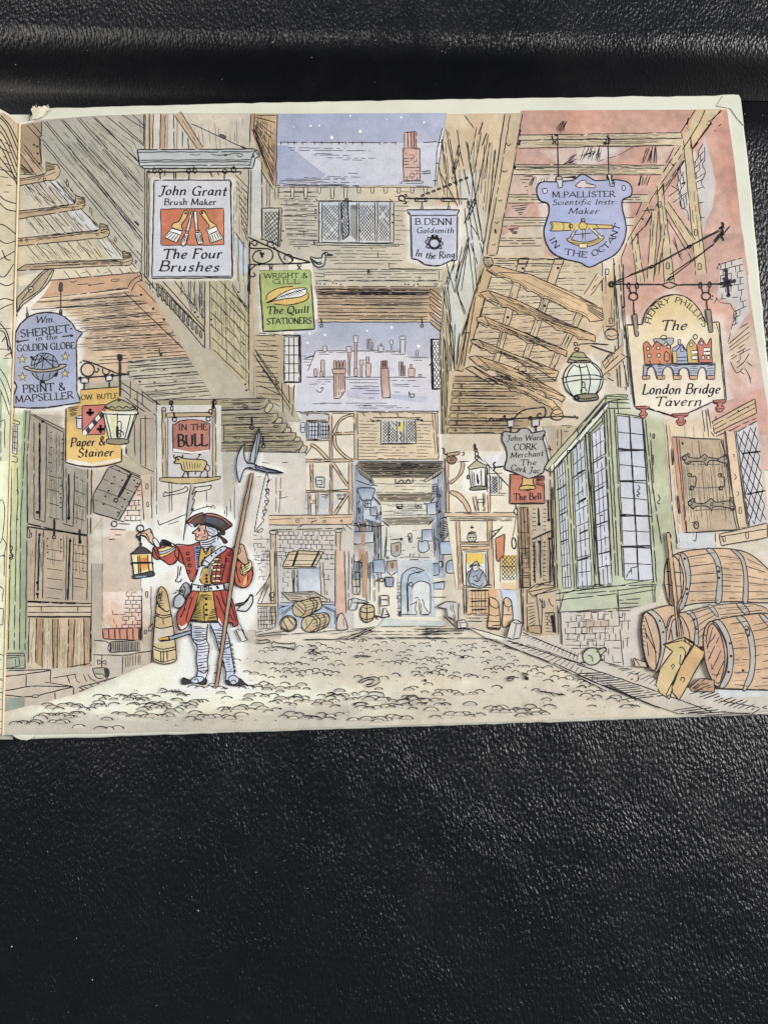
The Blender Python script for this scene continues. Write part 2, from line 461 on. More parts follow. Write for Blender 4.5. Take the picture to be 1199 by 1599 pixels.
W0 = 1.45
def line(p, q, w=W0, brk=.1, col=INK, wb=.45):
    """one hand-drawn straight line, a little shaky, now and then broken"""
    L_ = hypot(q[0]-p[0], q[1]-p[1]); brk *= .55
    if L_ < .4: return
    n = max(2, int(L_/4)+1); sd = random.random()*99; nx, ny = -(q[1]-p[1])/L_, (q[0]-p[0])/L_; run = []
    for i in range(n+1):
        t = i/n; o = wb*noise.noise(Vector((sd, t*L_*.06, 0)))*1.6
        run.append((p[0]+(q[0]-p[0])*t+nx*o, p[1]+(q[1]-p[1])*t+ny*o))
        if brk and len(run) > 2 and random.random() < brk:
            stroke(run, w, col); run = []
    if len(run) > 1: stroke(run, w, col)
def S(s, w=W0, brk=.03, col=INK):
    for pts, cl in parse(s):
        if cl: pts = pts+[pts[0]]
        if len(pts) > 9 and max(hypot(pts[i+1][0]-pts[i][0], pts[i+1][1]-pts[i][1]) for i in range(len(pts)-1)) < 6:
            stroke(pts, w, col)
        else:
            for i in range(len(pts)-1):
                line(pts[i], pts[i+1], w, brk, col)
def FS(s, col, col2=None, d=(0, 1), w=W0, var=.07, bg=False, brk=.02, ink=INK, sp=5.0):
    F(s, col, col2, d, var, bg, sp); S(';'.join(q if q.strip().endswith('z') else q+' z' for q in s.split(';') if q.strip()) if s[0] != 'o' else s, w, brk, ink)
def lp(a, b, t): return (a[0]+(b[0]-a[0])*t, a[1]+(b[1]-a[1])*t)
def HT(s, n, w=1.2, brk=.1, cut=0.0, jit=.15, col=INK, skip=0):
    """n lines from edge a0-a1 to edge b0-b1; cut: chance that a line covers only a stretch"""
    (a0, a1, b0, b1) = parse(s)[0][0]
    for i in range(n):
        if random.random() < skip: continue
        t = (i+random.uniform(-jit, jit))/(n-1) if n > 1 else .5; t = max(0, min(1, t))
        p, q = lp(a0, a1, t), lp(b0, b1, t)
        if random.random() < cut:
            u = random.uniform(0, .55); v = random.uniform(u+.2, 1); p, q = lp(p, q, u), lp(p, q, v)
        line(p, q, w*random.uniform(.8, 1.15), brk, col)
def GR(s, nx, ny, w=1.3, brk=.03, col=INK, edge=True):
    a, b_, c, d = parse(s)[0][0]
    for i in range(0 if edge else 1, nx+1 if edge else nx): line(lp(a, b_, i/nx), lp(d, c, i/nx), w, brk, col)
    for i in range(0 if edge else 1, ny+1 if edge else ny): line(lp(a, d, i/ny), lp(b_, c, i/ny), w, brk, col)
def LT(s, nx, ny, w=1.0, col=INK, brk=.04, skip=0):
    """diamond leading in a quad"""
    a, b_, c, d = parse(s)[0][0]
    def q(u, v): return lp(lp(a, b_, u), lp(d, c, u), v)
    for i in range(-ny, nx+1):
        for sg in (1, -1):
            if random.random() < skip: continue
            u0, u1 = i/nx, (i+ny)/nx
            v0, v1 = 0., 1.
            if u0 < 0: v0 = -u0/(u1-u0); u0_ = 0
            else: u0_ = u0
            if u1 > 1: v1 = (1-u0)/(u1-u0); u1_ = 1
            else: u1_ = u1
            if v1 <= v0 or u0_ >= 1 or u1_ <= 0: continue
            p, r = (q(u0_, v0), q(u1_, v1)) if sg > 0 else (q(u0_, 1-v0), q(u1_, 1-v1))
            line(p, r, w, brk, col)
def BK(s, rows, cols, keep=.85, w=1.1, col=INK, fill=None, fk=.25):
    """masonry joints in a quad"""
    a, b_, c, d = parse(s)[0][0]
    def q(u, v): return lp(lp(a, b_, u), lp(d, c, u), v)
    fl = []
    for r in range(rows+1):
        for k in range(cols):
            if random.random() < keep: line(q(k/cols, r/rows), q((k+1)/cols, r/rows), w, .08, col)
            if r < rows:
                u = (k+(.5 if r % 2 else 0)+random.uniform(-.12, .12))/cols
                if 0 <= u <= 1 and random.random() < keep: line(q(u, r/rows), q(u, (r+1)/rows), w, 0, col)
def BM(s, w0, w1=None, col=(196, 172, 132), grain=2, w=1.4, bg=True, ink=INK):
    """a timber: wash, two edges, a little grain"""
    w1 = w1 or w0
    for pts, _ in parse(s):
        (x0, y0), (x1, y1) = pts[0], pts[-1]; l = hypot(x1-x0, y1-y0); nx, ny = -(y1-y0)/l, (x1-x0)/l
        Q = [(x0+nx*w0/2, y0+ny*w0/2), (x1+nx*w1/2, y1+ny*w1/2), (x1-nx*w1/2, y1-ny*w1/2), (x0-nx*w0/2, y0-ny*w0/2)]
        global tr
        k = tr; tr = ZT['Z']
        F(' '.join('%.2f,%.2f' % p for p in Q), col, None, var=.09, bg=bg); tr = k
        line(Q[0], Q[1], w, .06, ink); line(Q[3], Q[2], w, .06, ink)
        for g in range(grain):
            t = random.uniform(.2, .8); u = random.uniform(0, .7); v = min(1, u+random.uniform(.1, .35))
            line(lp(lp(Q[0], Q[3], t), lp(Q[1], Q[2], t), u), lp(lp(Q[0], Q[3], t), lp(Q[1], Q[2], t), v), w*.7, .1, ink)
def GN(s, n, w=.62):
    """fine wood grain: short thin strokes along a quad"""
    HT(s, n, w, .12, .92, .5)
def DT(s, r=1.2, col=INK):
    for p in s.split():
        x, y = conv(tuple(float(q) for q in p.split(',')))
        k = 7; stroke([(x-r, y), (x-r*.3, y), (x+r*.3, y), (x+r, y)], [r*.9, r*1.9, r*1.9, r*.9], col)

# ------------------------------------------------------------------ pen lettering
GL = {
'A': (.86, '0,0 .43,1 .86,0;.17,.36 .69,.36'), 'B': (.68, '.08,0 .08,1;~.08,1 .36,1 .53,.9 .53,.66 .38,.54 .08,.53;~.08,.53 .42,.53 .63,.4 .63,.13 .42,0 .08,0'),
'C': (.76, '~.7,.8 .58,.96 .4,1 .15,.87 .03,.5 .15,.12 .4,0 .6,.05 .72,.2'), 'D': (.8, '.08,0 .08,1;~.08,1 .4,1 .65,.86 .75,.5 .65,.14 .4,0 .08,0'),
'E': (.62, '.08,0 .08,1;.08,1 .55,1 .55,.85;.08,.52 .42,.52;.08,0 .58,0 .6,.16'), 'F': (.58, '.08,0 .08,1;.08,1 .56,1 .56,.84;.08,.52 .42,.52'),
'G': (.84, '~.7,.82 .58,.97 .4,1 .15,.87 .03,.5 .15,.12 .4,0 .6,.03 .7,.14;.7,.0 .7,.42;.5,.42 .82,.42'), 'H': (.82, '.1,0 .1,1;.72,0 .72,1;.1,.52 .72,.52'),
'I': (.32, '.16,0 .16,1'), 'J': (.5, '.34,1 .34,.25;~.34,.3 .28,.0 .14,-.12 -.02,-.04;.1,1 .52,1'), 'K': (.74, '.1,0 .1,1;.66,1 .12,.44;.26,.56 .72,0'),
'L': (.62, '.1,0 .1,1;.1,0 .58,0 .6,.18'), 'M': (1.0, '.08,0 .14,1;.14,1 .5,.08;.5,.08 .84,1;.84,1 .92,0'), 'N': (.82, '.1,0 .1,1;.1,1 .72,0;.72,0 .72,1'),
'O': (.84, '~.42,1 .14,.86 .04,.5 .14,.13 .42,0 .7,.13 .8,.5 .7,.86 .42,1'), 'P': (.64, '.1,0 .1,1;~.1,1 .4,1 .6,.88 .6,.62 .42,.49 .1,.48'),
'Q': (.9, '~.42,1 .14,.86 .04,.5 .14,.13 .42,0 .7,.13 .8,.5 .7,.86 .42,1;~.3,.14 .45,.12 .62,-.14 .9,-.2'), 'R': (.72, '.1,0 .1,1;~.1,1 .4,1 .58,.88 .58,.64 .42,.51 .1,.5;.3,.5 .72,0'),
'S': (.6, '~.5,.82 .4,.97 .24,1 .09,.87 .1,.67 .3,.53 .5,.4 .55,.18 .4,.01 .2,0 .05,.17'), 'T': (.76, '0,.85 0,1 .76,1 .76,.85;.38,1 .38,0'),
'U': (.8, '~.1,1 .1,.35 .2,.07 .41,0 .62,.07 .71,.35 .71,1'), 'W': (1.15, '0,1 .28,0;.28,0 .58,.95;.58,.95 .86,0;.86,0 1.14,1'), 'Y': (.76, '0,1 .38,.5;.76,1 .38,.5 .38,0'),
'&': (.78, '~.72,.42 .55,.08 .26,0 .06,.18 .14,.42 .42,.66 .44,.88 .3,1 .16,.88 .22,.62 .74,.0'), '.': (.26, '.05,.01 .12,.09;.07,.07 .15,.02'), ':': (.25, '.1,.04 .14,.09;.1,.44 .14,.49'), '-': (.4, '.06,.42 .34,.42'),
'a': (.56, '~.43,.48 .27,.58 .1,.46 .06,.2 .18,.02 .34,.1 .43,.4;~.45,.58 .42,.14 .47,.02 .56,.08'), 'b': (.54, '.08,0 .08,1;~.08,.36 .25,.58 .44,.46 .44,.12 .25,0 .08,.1'),
'c': (.46, '~.42,.46 .27,.58 .1,.44 .06,.22 .2,.0 .42,.12'), 'd': (.58, '~.44,.46 .28,.58 .1,.46 .06,.2 .18,.02 .34,.08 .44,.36;.47,1 .46,.06 .54,.04'), 'e': (.48, '~.07,.28 .36,.34 .4,.5 .26,.58 .1,.44 .06,.18 .2,.0 .42,.12'),
'f': (.38, '~.46,.92 .34,1 .22,.88 .19,.5 .17,-.1 .06,-.24;.04,.56 .38,.56'), 'g': (.56, '~.43,.48 .27,.58 .1,.46 .06,.22 .18,.06 .34,.14 .43,.4;~.46,.58 .43,-.08 .3,-.32 .1,-.3 .06,-.18'),
'h': (.58, '.1,0 .1,1;~.1,.36 .28,.58 .43,.5 .45,.3 .44,.04 .54,.05'), 'i': (.26, '.11,.56 .11,.04 .2,.05;.12,.76 .14,.82'), 'k': (.52, '.1,0 .1,1;.42,.57 .12,.26;.2,.33 .48,0'), 'l': (.27, '.12,1 .11,.05 .22,.06'),
'm': (.88, '.08,0 .08,.57;~.08,.36 .24,.58 .38,.5 .4,.3 .4,0;~.4,.36 .57,.58 .71,.5 .73,.3 .72,.03 .82,.05'), 'n': (.6, '.09,0 .09,.57;~.09,.36 .28,.58 .44,.5 .46,.3 .45,.03 .55,.05'),
'o': (.52, '~.25,.58 .1,.48 .05,.28 .1,.08 .25,0 .4,.1 .45,.3 .4,.5 .25,.58'), 'p': (.56, '.1,-.34 .1,.57;~.1,.36 .27,.58 .46,.46 .46,.13 .27,0 .1,.1'), 'r': (.42, '.1,0 .1,.57;~.1,.34 .24,.56 .4,.52'),
's': (.42, '~.36,.48 .24,.58 .1,.5 .12,.37 .28,.27 .36,.14 .24,.0 .06,.08'), 't': (.38, '~.18,.88 .16,.12 .24,.0 .36,.07;.03,.57 .36,.57'), 'u': (.6, '~.08,.57 .08,.14 .2,.0 .36,.1 .45,.3;.46,.57 .45,.05 .56,.05'),
'v': (.5, '.03,.57 .23,.0;.23,0 .45,.57'), ' ': (.34, '')}
def TX(text, path, h, it=0.0, wt=1.0, col=INK, serif=True):
    """lettering along a path given in the current zoom; fills the path's length; h = cap height in px of the photo"""
    P = parse(path)[0][0]; seg = [0]
    for i in range(len(P)-1): seg.append(seg[-1]+hypot(P[i+1][0]-P[i][0], P[i+1][1]-P[i][1]))
    adv = [GL[c][0]+.1 for c in text]; tot = sum(adv)-.1; kx = seg[-1]/tot
    def on(s):
        for i in range(len(P)-1):
            if s <= seg[i+1] or i == len(P)-2:
                dx, dy = P[i+1][0]-P[i][0], P[i+1][1]-P[i][1]; l = hypot(dx, dy); t = (s-seg[i])
                return P[i][0]+dx/l*t, P[i][1]+dy/l*t, dx/l, dy/l
    x = 0
    for c, a in zip(text, adv):
        cx, cy, ux, uy = on((x+a/2)*kx); jy = random.uniform(-.03, .03)*h; js = random.uniform(.97, 1.04)
        for sub in GL[c][1].split(';'):
            sub = sub.strip()
            if not sub: continue
            sm = sub[0] == '~'; pts = [tuple(float(q) for q in p.split(',')) for p in sub.strip('~').split()]
            cap = c.isupper()
            ser = []
            if serif and not sm and len(pts) == 2 and c.isalpha():
                for (gx, gy) in pts:
                    if gy in (0, 1) or (gy > .55 and gy < .58):
                        if cap: ser.append([(gx-.11, gy), (gx+.11, gy)])
                        elif gy > .5: ser.append([(gx-.1, gy-.03), (gx, gy)])
                        else: ser.append([(gx-.07, gy), (gx+.09, gy)])
            for k, pl in enumerate([pts]+ser):
                q = []
                for (gx, gy) in pl:
                    lx = (gx-a/2+.05+it*gy)*kx; ly = -gy*h*js+jy
                    q.append((cx+ux*lx-uy*ly, cy+uy*lx+ux*ly))
                if sm: q = spline(q, False)
                elif len(q) > 1:
                    r = []
                    for i in range(len(q)-1):
                        for s_ in range(4): r.append(lp(q[i], q[i+1], s_/4))
                    q = r+[q[-1]]
                ws = []
                for i in range(len(q)):
                    A_, B_ = q[max(0, i-1)], q[min(len(q)-1, i+1)]; dx, dy = B_[0]-A_[0], B_[1]-A_[1]; l = hypot(dx, dy) or 1
                    s_ = abs((dx*ux+dy*uy)*.35+(-dx*uy+dy*ux)*.94)/l      # a broad pen: thick on downstrokes
                    ws.append(max(.95, h*wt*(.075+.125*s_))*(.8 if k else 1))
                if len(q) > 1: stroke(q, ws, col)
        x += a
# ------------------------------------------------------------------ the printed street, back to front
# paper left bare round the signs, lamps and the figure
T('F'); halo('120,590 135,500 240,430 330,418 430,430 520,480 615,570 580,640 580,960 610,1090 480,1120 120,1130', 14)
T('K'); halo('640,170 860,170 800,360 680,370', 13, .85); halo('415,180 760,180 760,480 580,510 415,490', 9, .6)
T('B'); halo('165,485 650,485 655,1095 150,1100', 7, .5); halo('830,1050 1140,1050 1165,1420 845,1440', 6, .5)
T('D'); halo('150,670 470,670 460,990 310,1020 170,980', 9, .55); halo('960,500 1180,500 1330,560 1350,640 1500,600 1520,800 1380,1080 1000,800', 8, .45)
T('J'); halo('310,510 410,500 600,320 800,490 890,490 935,985 610,1080 360,1020', 17, .42)
T('I'); halo('o1040,850,125,122', 12, .5); T('N'); halo('320,420 440,420 440,570 330,570', 12, .8); halo('540,220 800,220 800,420 700,510 560,460', 8, .5)
T('W'); halo('110,400 270,390 280,560 120,570', 34, 1); halo('110,300 300,290 300,600 120,600', 85, .55)
halo('150,190 300,290 520,320 530,140 640,90 850,180 800,330 990,440 1000,600 890,700 1000,700 960,800 880,920 850,1200 930,1330 480,1330 560,900 440,800 500,500 280,430', 24, 1)
T('L'); halo('820,500 870,350 990,230 990,500 1170,560 920,590 830,640', 8, .8)
T('U'); halo('900,50 1100,50 1100,420 900,420', 10, .3)

# --- first pale washes under everything
E('printed_underwash', 'pale tan wash under the left houses'); T('Z')
F('31.5,195 60,187 100,184 430,179 440,560 470,700 440,740 440,1000 250,1030 115,1085 6,1112', (190, 180, 160), (206, 192, 170), (.3, 1), .06)
E('printed_underwash', 'pale tan wash under the right houses')
F('690,178 860,176 1000,174 1134,171.5 1150,320 1167,480 1181,620 1203,840 1219,1000 1229,1104 1075,1116 780,990 690,978 690,700', (208, 186, 152), (212, 200, 178), (.1, 1), .06)

# --- sky, snow and the roofs far off
E('printed_sky', 'dusky blue night sky with snowflakes over the far roofs'); T('C')
F('125,70 1190,66 1190,260 125,260', (146, 156, 192), (176, 180, 206), (.2, 1), .05)
E('printed_sky', 'grey blue night sky with snowflakes seen through the gap'); T('H'); F('235,395 1150,395 1150,640 235,640', (158, 168, 194), (186, 188, 206), (0, 1), .05)
E('printed_snow', 'white snowflakes in the night sky'); T('C')
for s in ('472,218,11', '650,181,10', '588,83,6', '340,146,7', '394,144,6', '905,93,7', '1048,124,7', '816,106,4', '236,152,4'): F('o'+s, (240, 240, 240), bg=False, var=.01)
E('printed_snow', 'snowflakes seen through the gap'); T('H')
for s in ('334,484,9,6,40', '430,492,9,8,50', '322,542,10,6,50', '692,466,9,6,30', '846,444,11,8,55', '1014,562,12,9,50', '780,600,5,4'): F('o'+s, (240, 240, 242), bg=False, var=.01)
E('printed_roof', 'snowy lavender roof below the sky at the top'); T('C')
F('125,255 1180,250 1160,525 120,525', (204, 206, 217), (190, 192, 210), (-.5, 1), .05)
F('130,268 200,268 430,450 420,470 130,505', (160, 166, 198), (172, 178, 206), var=.06, bg=False)
S('150,248 870,252;1040,250 1130,244', 1.4, .12)
for x in (155, 200, 238, 290, 365, 410, 470, 516, 560, 604, 660, 770, 870): S(f'{x},{244} {x+1},{264}', 1.5)
for y, a, b_ in ((283, 200, 560), (298, 210, 720), (318, 370, 480), (327, 350, 600), (345, 440, 760), (358, 540, 660), (462, 440, 650), (470, 300, 560), (478, 180, 560), (486, 150, 420), (496, 145, 620), (440, 570, 640)):
    S(f'{a},{y} {b_},{y+4}', 1.0, .3)
S('120,516 600,520 1085,524', 1.7, .06); S('130,508 560,512', 1, .2)
E('printed_chimney', 'red brick chimney with two pots on the top roof'); T('C')
FS('915,285 1020,285 1024,490 920,490', (208, 160, 142), (226, 196, 184), (.3, 1)); FS('926,188 998,182 1002,285 926,285', (196, 128, 108), (222, 190, 178), (-1, .2))
S('945,182 948,285;965,180 970,285;985,184 985,285', 1.6); S('895,505 920,492 1040,490 1040,505 900,506', 1.1); BK('920,290 1018,290 1022,485 924,485', 10, 3, .6, 1.1)
S('1030,430 1090,425;1032,445 1085,447 1085,430', 1.2); HT('1045,428 1080,428 1042,445 1078,445', 4, 1)
E('printed_drainpipe', 'pale jointed drainpipe bending down the right of the roof'); T('D')
F('360,170 378,165 350,330 328,480 322,640 302,640 308,480 326,300', (224, 222, 226), bg=False); S('362,160 330,290 318,480 312,560;378,165 348,330 328,490 325,560;330,250 358,248;318,382 342,380;302,488 330,490;308,640 330,650', 1.5, .02); S('~302,575 312,583 325,572;~304,615 314,625 328,615;~304,650 316,656 328,650', 1.5)

# --- clapboard house across the street
E('printed_house', 'clapboard house across the street with its jettied floor'); T('C')
F('100,525 1165,525 1190,1165 360,1165 350,1000 100,900', (186, 181, 166), (206, 192, 162), (1, .3), .06)
F('640,520 1000,520 960,620 700,600', (218, 200, 168), bg=False, var=.05)
T('B'); HT('935,560 950,900 1150,560 1190,900', 10, 1.1, .12, .2); HT('960,640 970,870 1180,620 1190,880', 8, 1, .2, .6)
T('C')
for y in range(555, 900, 30): S(f'170,{y} 385,{y+4}', 1.05, .1); S(f'865,{y+2} {random.choice((905, 930, 960))},{y+4}', 1.0, .15)
for k, y in enumerate(range(905, 1010, 20)): S(f'{380+random.randint(0, 160)},{y} {760+random.randint(0, 160)},{y+3}', 1.0, .2)
S('190,610 191,640;300,795 301,825;268,900 268,918;760,935 760,970;718,905 720,918;830,1000 830,1035;830,1035 1000,1040;360,1065 425,1068 425,1090 365,1085;715,1040 712,1075;1020,1080 1022,1115;1140,1050 1142,1110', 1.2)
S('700,1040 700,1070', 4); S('370,1115 1165,1115;360,1150 1180,1148;380,1040 1160,1045', 1.3, .12); HT('420,1060 420,1112 1130,1052 1130,1112', 4, 1, .2, .6)
DT('380,1130 400,1132 428,1135 480,1128 500,1132 528,1136 930,1135 950,1138 985,1140 1010,1136', 1.3); S('1110,1130 1130,1128 1135,1140 1115,1142 1110,1130', 1.2)
for x in range(215, 1100, 83):
    h = random.choice((36, 70)); FS(f'{x},530 {x+24},530 {x+20},{530+h} {x+4},{530+h}', (205, 196, 172), w=1.3)
S('125,528 1100,530', 1.2, .1); S('370,600 385,615 600,612;830,600 850,615', 1.4)
E('printed_window', 'leaded casement window with one light standing open in the clapboard house'); T('C')
F('392,615 858,615 858,875 392,875', (192, 198, 202), (208, 208, 206)); F('586,640 628,640 628,865 590,830', (150, 148, 146), bg=False); F('596,640 624,640 624,668 596,664', (120, 108, 100), bg=False)
LT('415,640 515,640 515,860 415,860', 5, 10, .95, skip=.1); LT('645,640 740,640 738,865 645,865', 5, 10, .95, skip=.15); LT('765,640 835,640 832,865 765,865', 4, 10, .95, skip=.15); LT('536,625 575,605 580,830 542,850', 3, 9, 1.1)
S('532,625 572,596 582,826 540,858 z', 2); S('392,618 392,875 858,878 858,620 z;412,630 412,868;518,622 516,870;530,625 528,868;628,625 630,870;642,625 642,870;742,625 744,870;758,622 756,870;838,622 838,872', 1.6)
FS('362,875 890,885 890,897 368,890', (200, 196, 182)); S('360,862 362,892', 2)
DT('395,745 395,690 852,700 852,750 648,800 372,670 372,690 372,720', 1.4)
E('printed_jetty', 'brown boarded underside of the jettied floor across the street'); T('H')
F('360,190 1165,195 1100,400 1040,412 385,412 385,270', (158, 132, 102), (204, 172, 128), (0, 1), .09)
for k, y in enumerate((206, 222, 235, 262, 285, 300, 325, 348, 372, 392)): S(f'{370+k*2},{y} {1088-k*2},{y+5}', 1.5 if k % 2 else 1.1, .05)
HT('400,200 400,400 1080,205 1080,400', 14, .9, .2, .8); HT('390,210 390,250 1080,215 1080,250', 5, 1.5, .1, .3); S('385,412 1080,412', 1.3)
for k in range(5): y = 205+k*48; FS(f'~1085,{y} 1120,{y+20} 1168,{y+62} 1160,{y+78} 1110,{y+40} 1088,{y+18}', (196, 158, 118))
F('400,400 1090,400 1090,407 400,407', (222, 200, 164), bg=False)
for x in (408, 1036): S(f'{x-2},385 {x},420', 2.4); S(f'o{x},434,9', 1.6)

# --- roofs and chimneys through the gap
E('printed_roof', 'snowy lavender roofs with rows of small chimneys through the gap'); T('H')
F('370,590 930,590 960,640 1145,640 1145,975 240,975 270,640 350,640', (216, 212, 218), (206, 206, 218), (0, 1), .04)
F('800,680 860,700 870,720 830,720', (190, 194, 214), bg=False); F('820,860 1080,880 1040,915 850,890', (188, 192, 214), bg=False); F('560,840 700,800 820,850 700,900 570,880', (198, 196, 214), bg=False)
S('372,592 322,720;372,592 915,592;310,755 1060,757', 1.3, .08); S('300,640 360,622', 1.8)
for y, a, b_ in ((602, 390, 560), (612, 390, 460), (600, 740, 915), (612, 840, 900), (630, 930, 1070), (650, 980, 1040), (625, 290, 360), (645, 290, 350), (660, 290, 340), (680, 310, 350), (770, 380, 480), (770, 560, 770), (785, 370, 470), (790, 580, 760), (798, 330, 450), (812, 600, 770), (826, 590, 740), (776, 840, 1000), (800, 850, 960), (812, 850, 1020), (840, 680, 770), (858, 660, 770), (848, 860, 900), (918, 400, 820), (922, 350, 440), (935, 620, 880), (930, 640, 720), (948, 640, 760), (946, 800, 960), (885, 700, 770)):
    S(f'{a},{y} {b_},{y+1}', 1.0, .22)
S('375,835 392,850 408,848 418,820 400,826;955,845 958,880 985,880 988,860 955,862', 1.8); S('250,972 1140,968', 1.6, .08)
CH = [(418, 560, 440, 596, 0), (608, 497, 638, 540, 1), (614, 540, 630, 700, 0), (566, 563, 594, 602, 1), (574, 602, 588, 745, 0), (692, 518, 702, 580, 0), (706, 518, 718, 585, 0), (720, 540, 732, 585, 0), (764, 560, 796, 598, 0), (836, 524, 854, 552, 1), (840, 552, 850, 582, 0), (895, 500, 932, 520, 1), (900, 520, 930, 615, 0), (998, 592, 1012, 632, 0),
      (362, 705, 382, 752, 0), (404, 650, 428, 752, 0), (398, 722, 416, 755, 0), (644, 650, 672, 680, 1), (650, 680, 664, 755, 0), (686, 630, 704, 665, 0), (684, 668, 716, 750, 0), (610, 700, 634, 750, 0), (892, 660, 905, 748, 0), (908, 660, 918, 748, 0), (922, 685, 932, 748, 0), (950, 700, 990, 752, 0), (960, 675, 974, 700, 0), (1014, 740, 1032, 755, 0), (776, 548, 784, 562, 0)]
for a, y0, b_, y1, f in CH:
    E('printed_chimney'); T('H'); FS(f'{a},{y0} {b_},{y0} {b_-1},{y1} {a+1},{y1}', (206, 176, 168) if y1 > 640 else (206, 200, 206), w=1.2, sp=9)
E('printed_chimney', 'wide brick chimney with four pots in the middle of the snowy roofs'); T('H')
for x in (486, 506, 526, 546): FS(f'~{x},715 {x-2},660 {x+5},652 {x+12},660 {x+10},715', (200, 164, 150), w=1.2)
FS('474,705 562,705 556,735 480,735', (206, 172, 158)); FS('484,735 552,735 556,840 520,890 488,890', (206, 164, 148), (222, 196, 186)); HT('500,740 545,740 498,880 540,860', 4, 1.1, .2)
E('printed_chimney', 'tall orange chimney on the right of the snowy roofs'); T('H'); FS('778,655 818,652 820,700 780,700', (190, 130, 112)); FS('776,700 826,700 836,885 788,888', (202, 152, 136), (222, 190, 180)); S('790,655 792,695;803,655 805,695', 2)
S('822,880 842,885', 2)
E('printed_window', 'square paned window at the left of the gap'); T('H'); F('170,498 274,498 274,790 170,790', (206, 208, 206), (214, 214, 212)); GR('176,504 266,504 266,784 176,784', 3, 5, 1.5); S('274,492 278,790', 3.2); S('160,495 278,495;168,790 282,786', 2.4)
E('printed_window', 'narrow lattice window at the right of the gap'); F('1090,520 1145,520 1152,830 1098,830', (226, 226, 226)); LT('1104,530 1140,530 1150,826 1106,826', 2, 9, 1.2); S('1094,520 1102,835', 4.5); S('1086,522 1148,520;1098,832 1154,830', 2.6); S('1140,520 1150,830', 1.2); S('1076,685 1096,668', 2)

# --- the lower row: timbered house, clapboard house, alley
E('printed_house', 'cream timber framed house at the end of the street'); T('M')
F('40,340 190,95 545,90 545,400 530,800 0,800 0,400', (224, 214, 190), (228, 216, 194), (0, 1), .05)
F('45,510 105,520 150,570 150,735 50,735', (196, 196, 200), bg=False, var=.08); F('175,600 240,600 240,730 175,720', (190, 194, 204), bg=False); F('310,610 380,600 380,660 440,640 420,600 490,605 440,660 380,690 320,720', (198, 200, 206), bg=False)
F('200,100 370,100 370,150 200,150', (206, 202, 200), bg=False); F('180,690 240,650 370,720 370,735 180,735', (204, 206, 212), bg=False)
HT('190,96 190,104 530,92 530,104', 2, 1.3, .1); S('232,98 236,116 244,116 244,98;350,98 352,110 380,110', 1.4)
for s, w0 in (('384,112 388,385', 4.5), ('540,95 545,395', 5.5), ('158,412 162,735', 4), ('266,415 270,580', 4.5), ('388,412 388,735', 4), ('508,412 510,735', 6), ('252,600 254,735', 4), ('300,600 300,735', 4)): BM(s, w0, col=(216, 182, 144))
for s, w0 in (('70,398 550,396', 4.5), ('395,230 530,226', 4), ('180,590 500,585', 3), ('235,148 375,148', 2.5), ('232,268 378,266', 2.5), ('50,626 152,626', 3.5)): BM(s, w0, col=(218, 186, 150))
for s in ('~528,102 450,130 405,200 398,222 418,222 440,160 490,125 528,118', '~400,240 410,310 460,370 500,392 520,390 470,355 425,300 415,240', '~268,290 310,315 372,380 352,385 300,330 262,305'): FS(s, (220, 190, 154))
BM('400,415 492,555', 4.5, col=(220, 188, 150)); BM('490,610 410,730', 4.5, col=(220, 186, 146)); S('270,305 212,388', 1.3)
F('195,158 370,155 370,262 240,262 195,225', (206, 212, 220), bg=False); GR('250,160 305,160 305,262 250,262', 3, 4, 1.6); GR('322,160 370,160 370,258 322,258', 3, 4, 1.6); S('240,150 240,268;232,150 234,260;312,155 312,262;200,160 225,160;200,190 225,190;198,220 226,222;198,160 198,220;222,160 224,222', 1.4)
FS('292,500 346,500 346,565 295,562', (206, 208, 208), w=1.8); S('300,520 332,520 332,548 300,548', 1.5); HT('180,605 180,660 236,600 236,640', 4, 1, .2, .3); HT('320,608 330,630 380,604 370,632', 4, 1.2, .2, .3); HT('420,608 430,640 490,604 470,640', 5, 1.2, .2, .3); HT('256,640 256,665 298,640 298,665', 4, 1, .1, .3)
S('45,510 50,735;55,590 52,735;60,490 150,495', 1.2, .1); DT('228,695 160,525', 1.2)
E('printed_house', 'tan clapboard house with a lit window above the alley'); T('M')
F('555,92 1050,92 1062,395 560,395', (214, 192, 158), (222, 200, 160), (0, 1), .06); S('560,96 1060,100;1035,95 1056,385;1018,95 1040,360;1052,95 1060,385;555,392 1062,388', 1.3, .05)
for y in range(150, 390, 20): S(f'562,{y} {690-random.randint(0, 30)},{y+2}', 1, .18); S(f'920,{y} {1030-random.randint(0, 40)},{y+2}', 1, .18)
for y in range(312, 388, 18): S(f'{640+random.randint(0, 80)},{y} {800+random.randint(0, 120)},{y+2}', 1, .3)
S('635,135 640,150 960,142;650,128 950,130', 1.7, .05); DT('650,150 680,148 930,140 955,146', 1.8); S('588,97 592,115 600,115;692,97 694,112 704,112;800,97 802,118 812,118;902,97 902,112', 1.6); FS('1020,92 1056,88 1054,100 1022,102', (214, 206, 190))
T('M'); E('printed_window', 'leaded window with a yellow lit gap above the alley'); F('700,145 915,142 918,288 700,288', (214, 214, 208), bg=False); F('806,155 842,155 842,215 806,210', (222, 204, 84), bg=False); F('806,155 820,155 818,185 808,185', (60, 56, 50), bg=False); F('806,210 842,215 842,284 808,284', (190, 190, 182), bg=False)
LT('708,150 800,148 800,282 708,284', 5, 7, 1, skip=.1); LT('862,146 912,146 914,280 862,280', 3, 7, 1.1); S('700,145 698,290 918,290 915,142;748,148 748,285;800,148 800,285;842,148 842,285;856,148 858,285', 1.6); S('692,296 922,292', 1.3); S('815,215 832,240 818,260 832,280', 2.4)

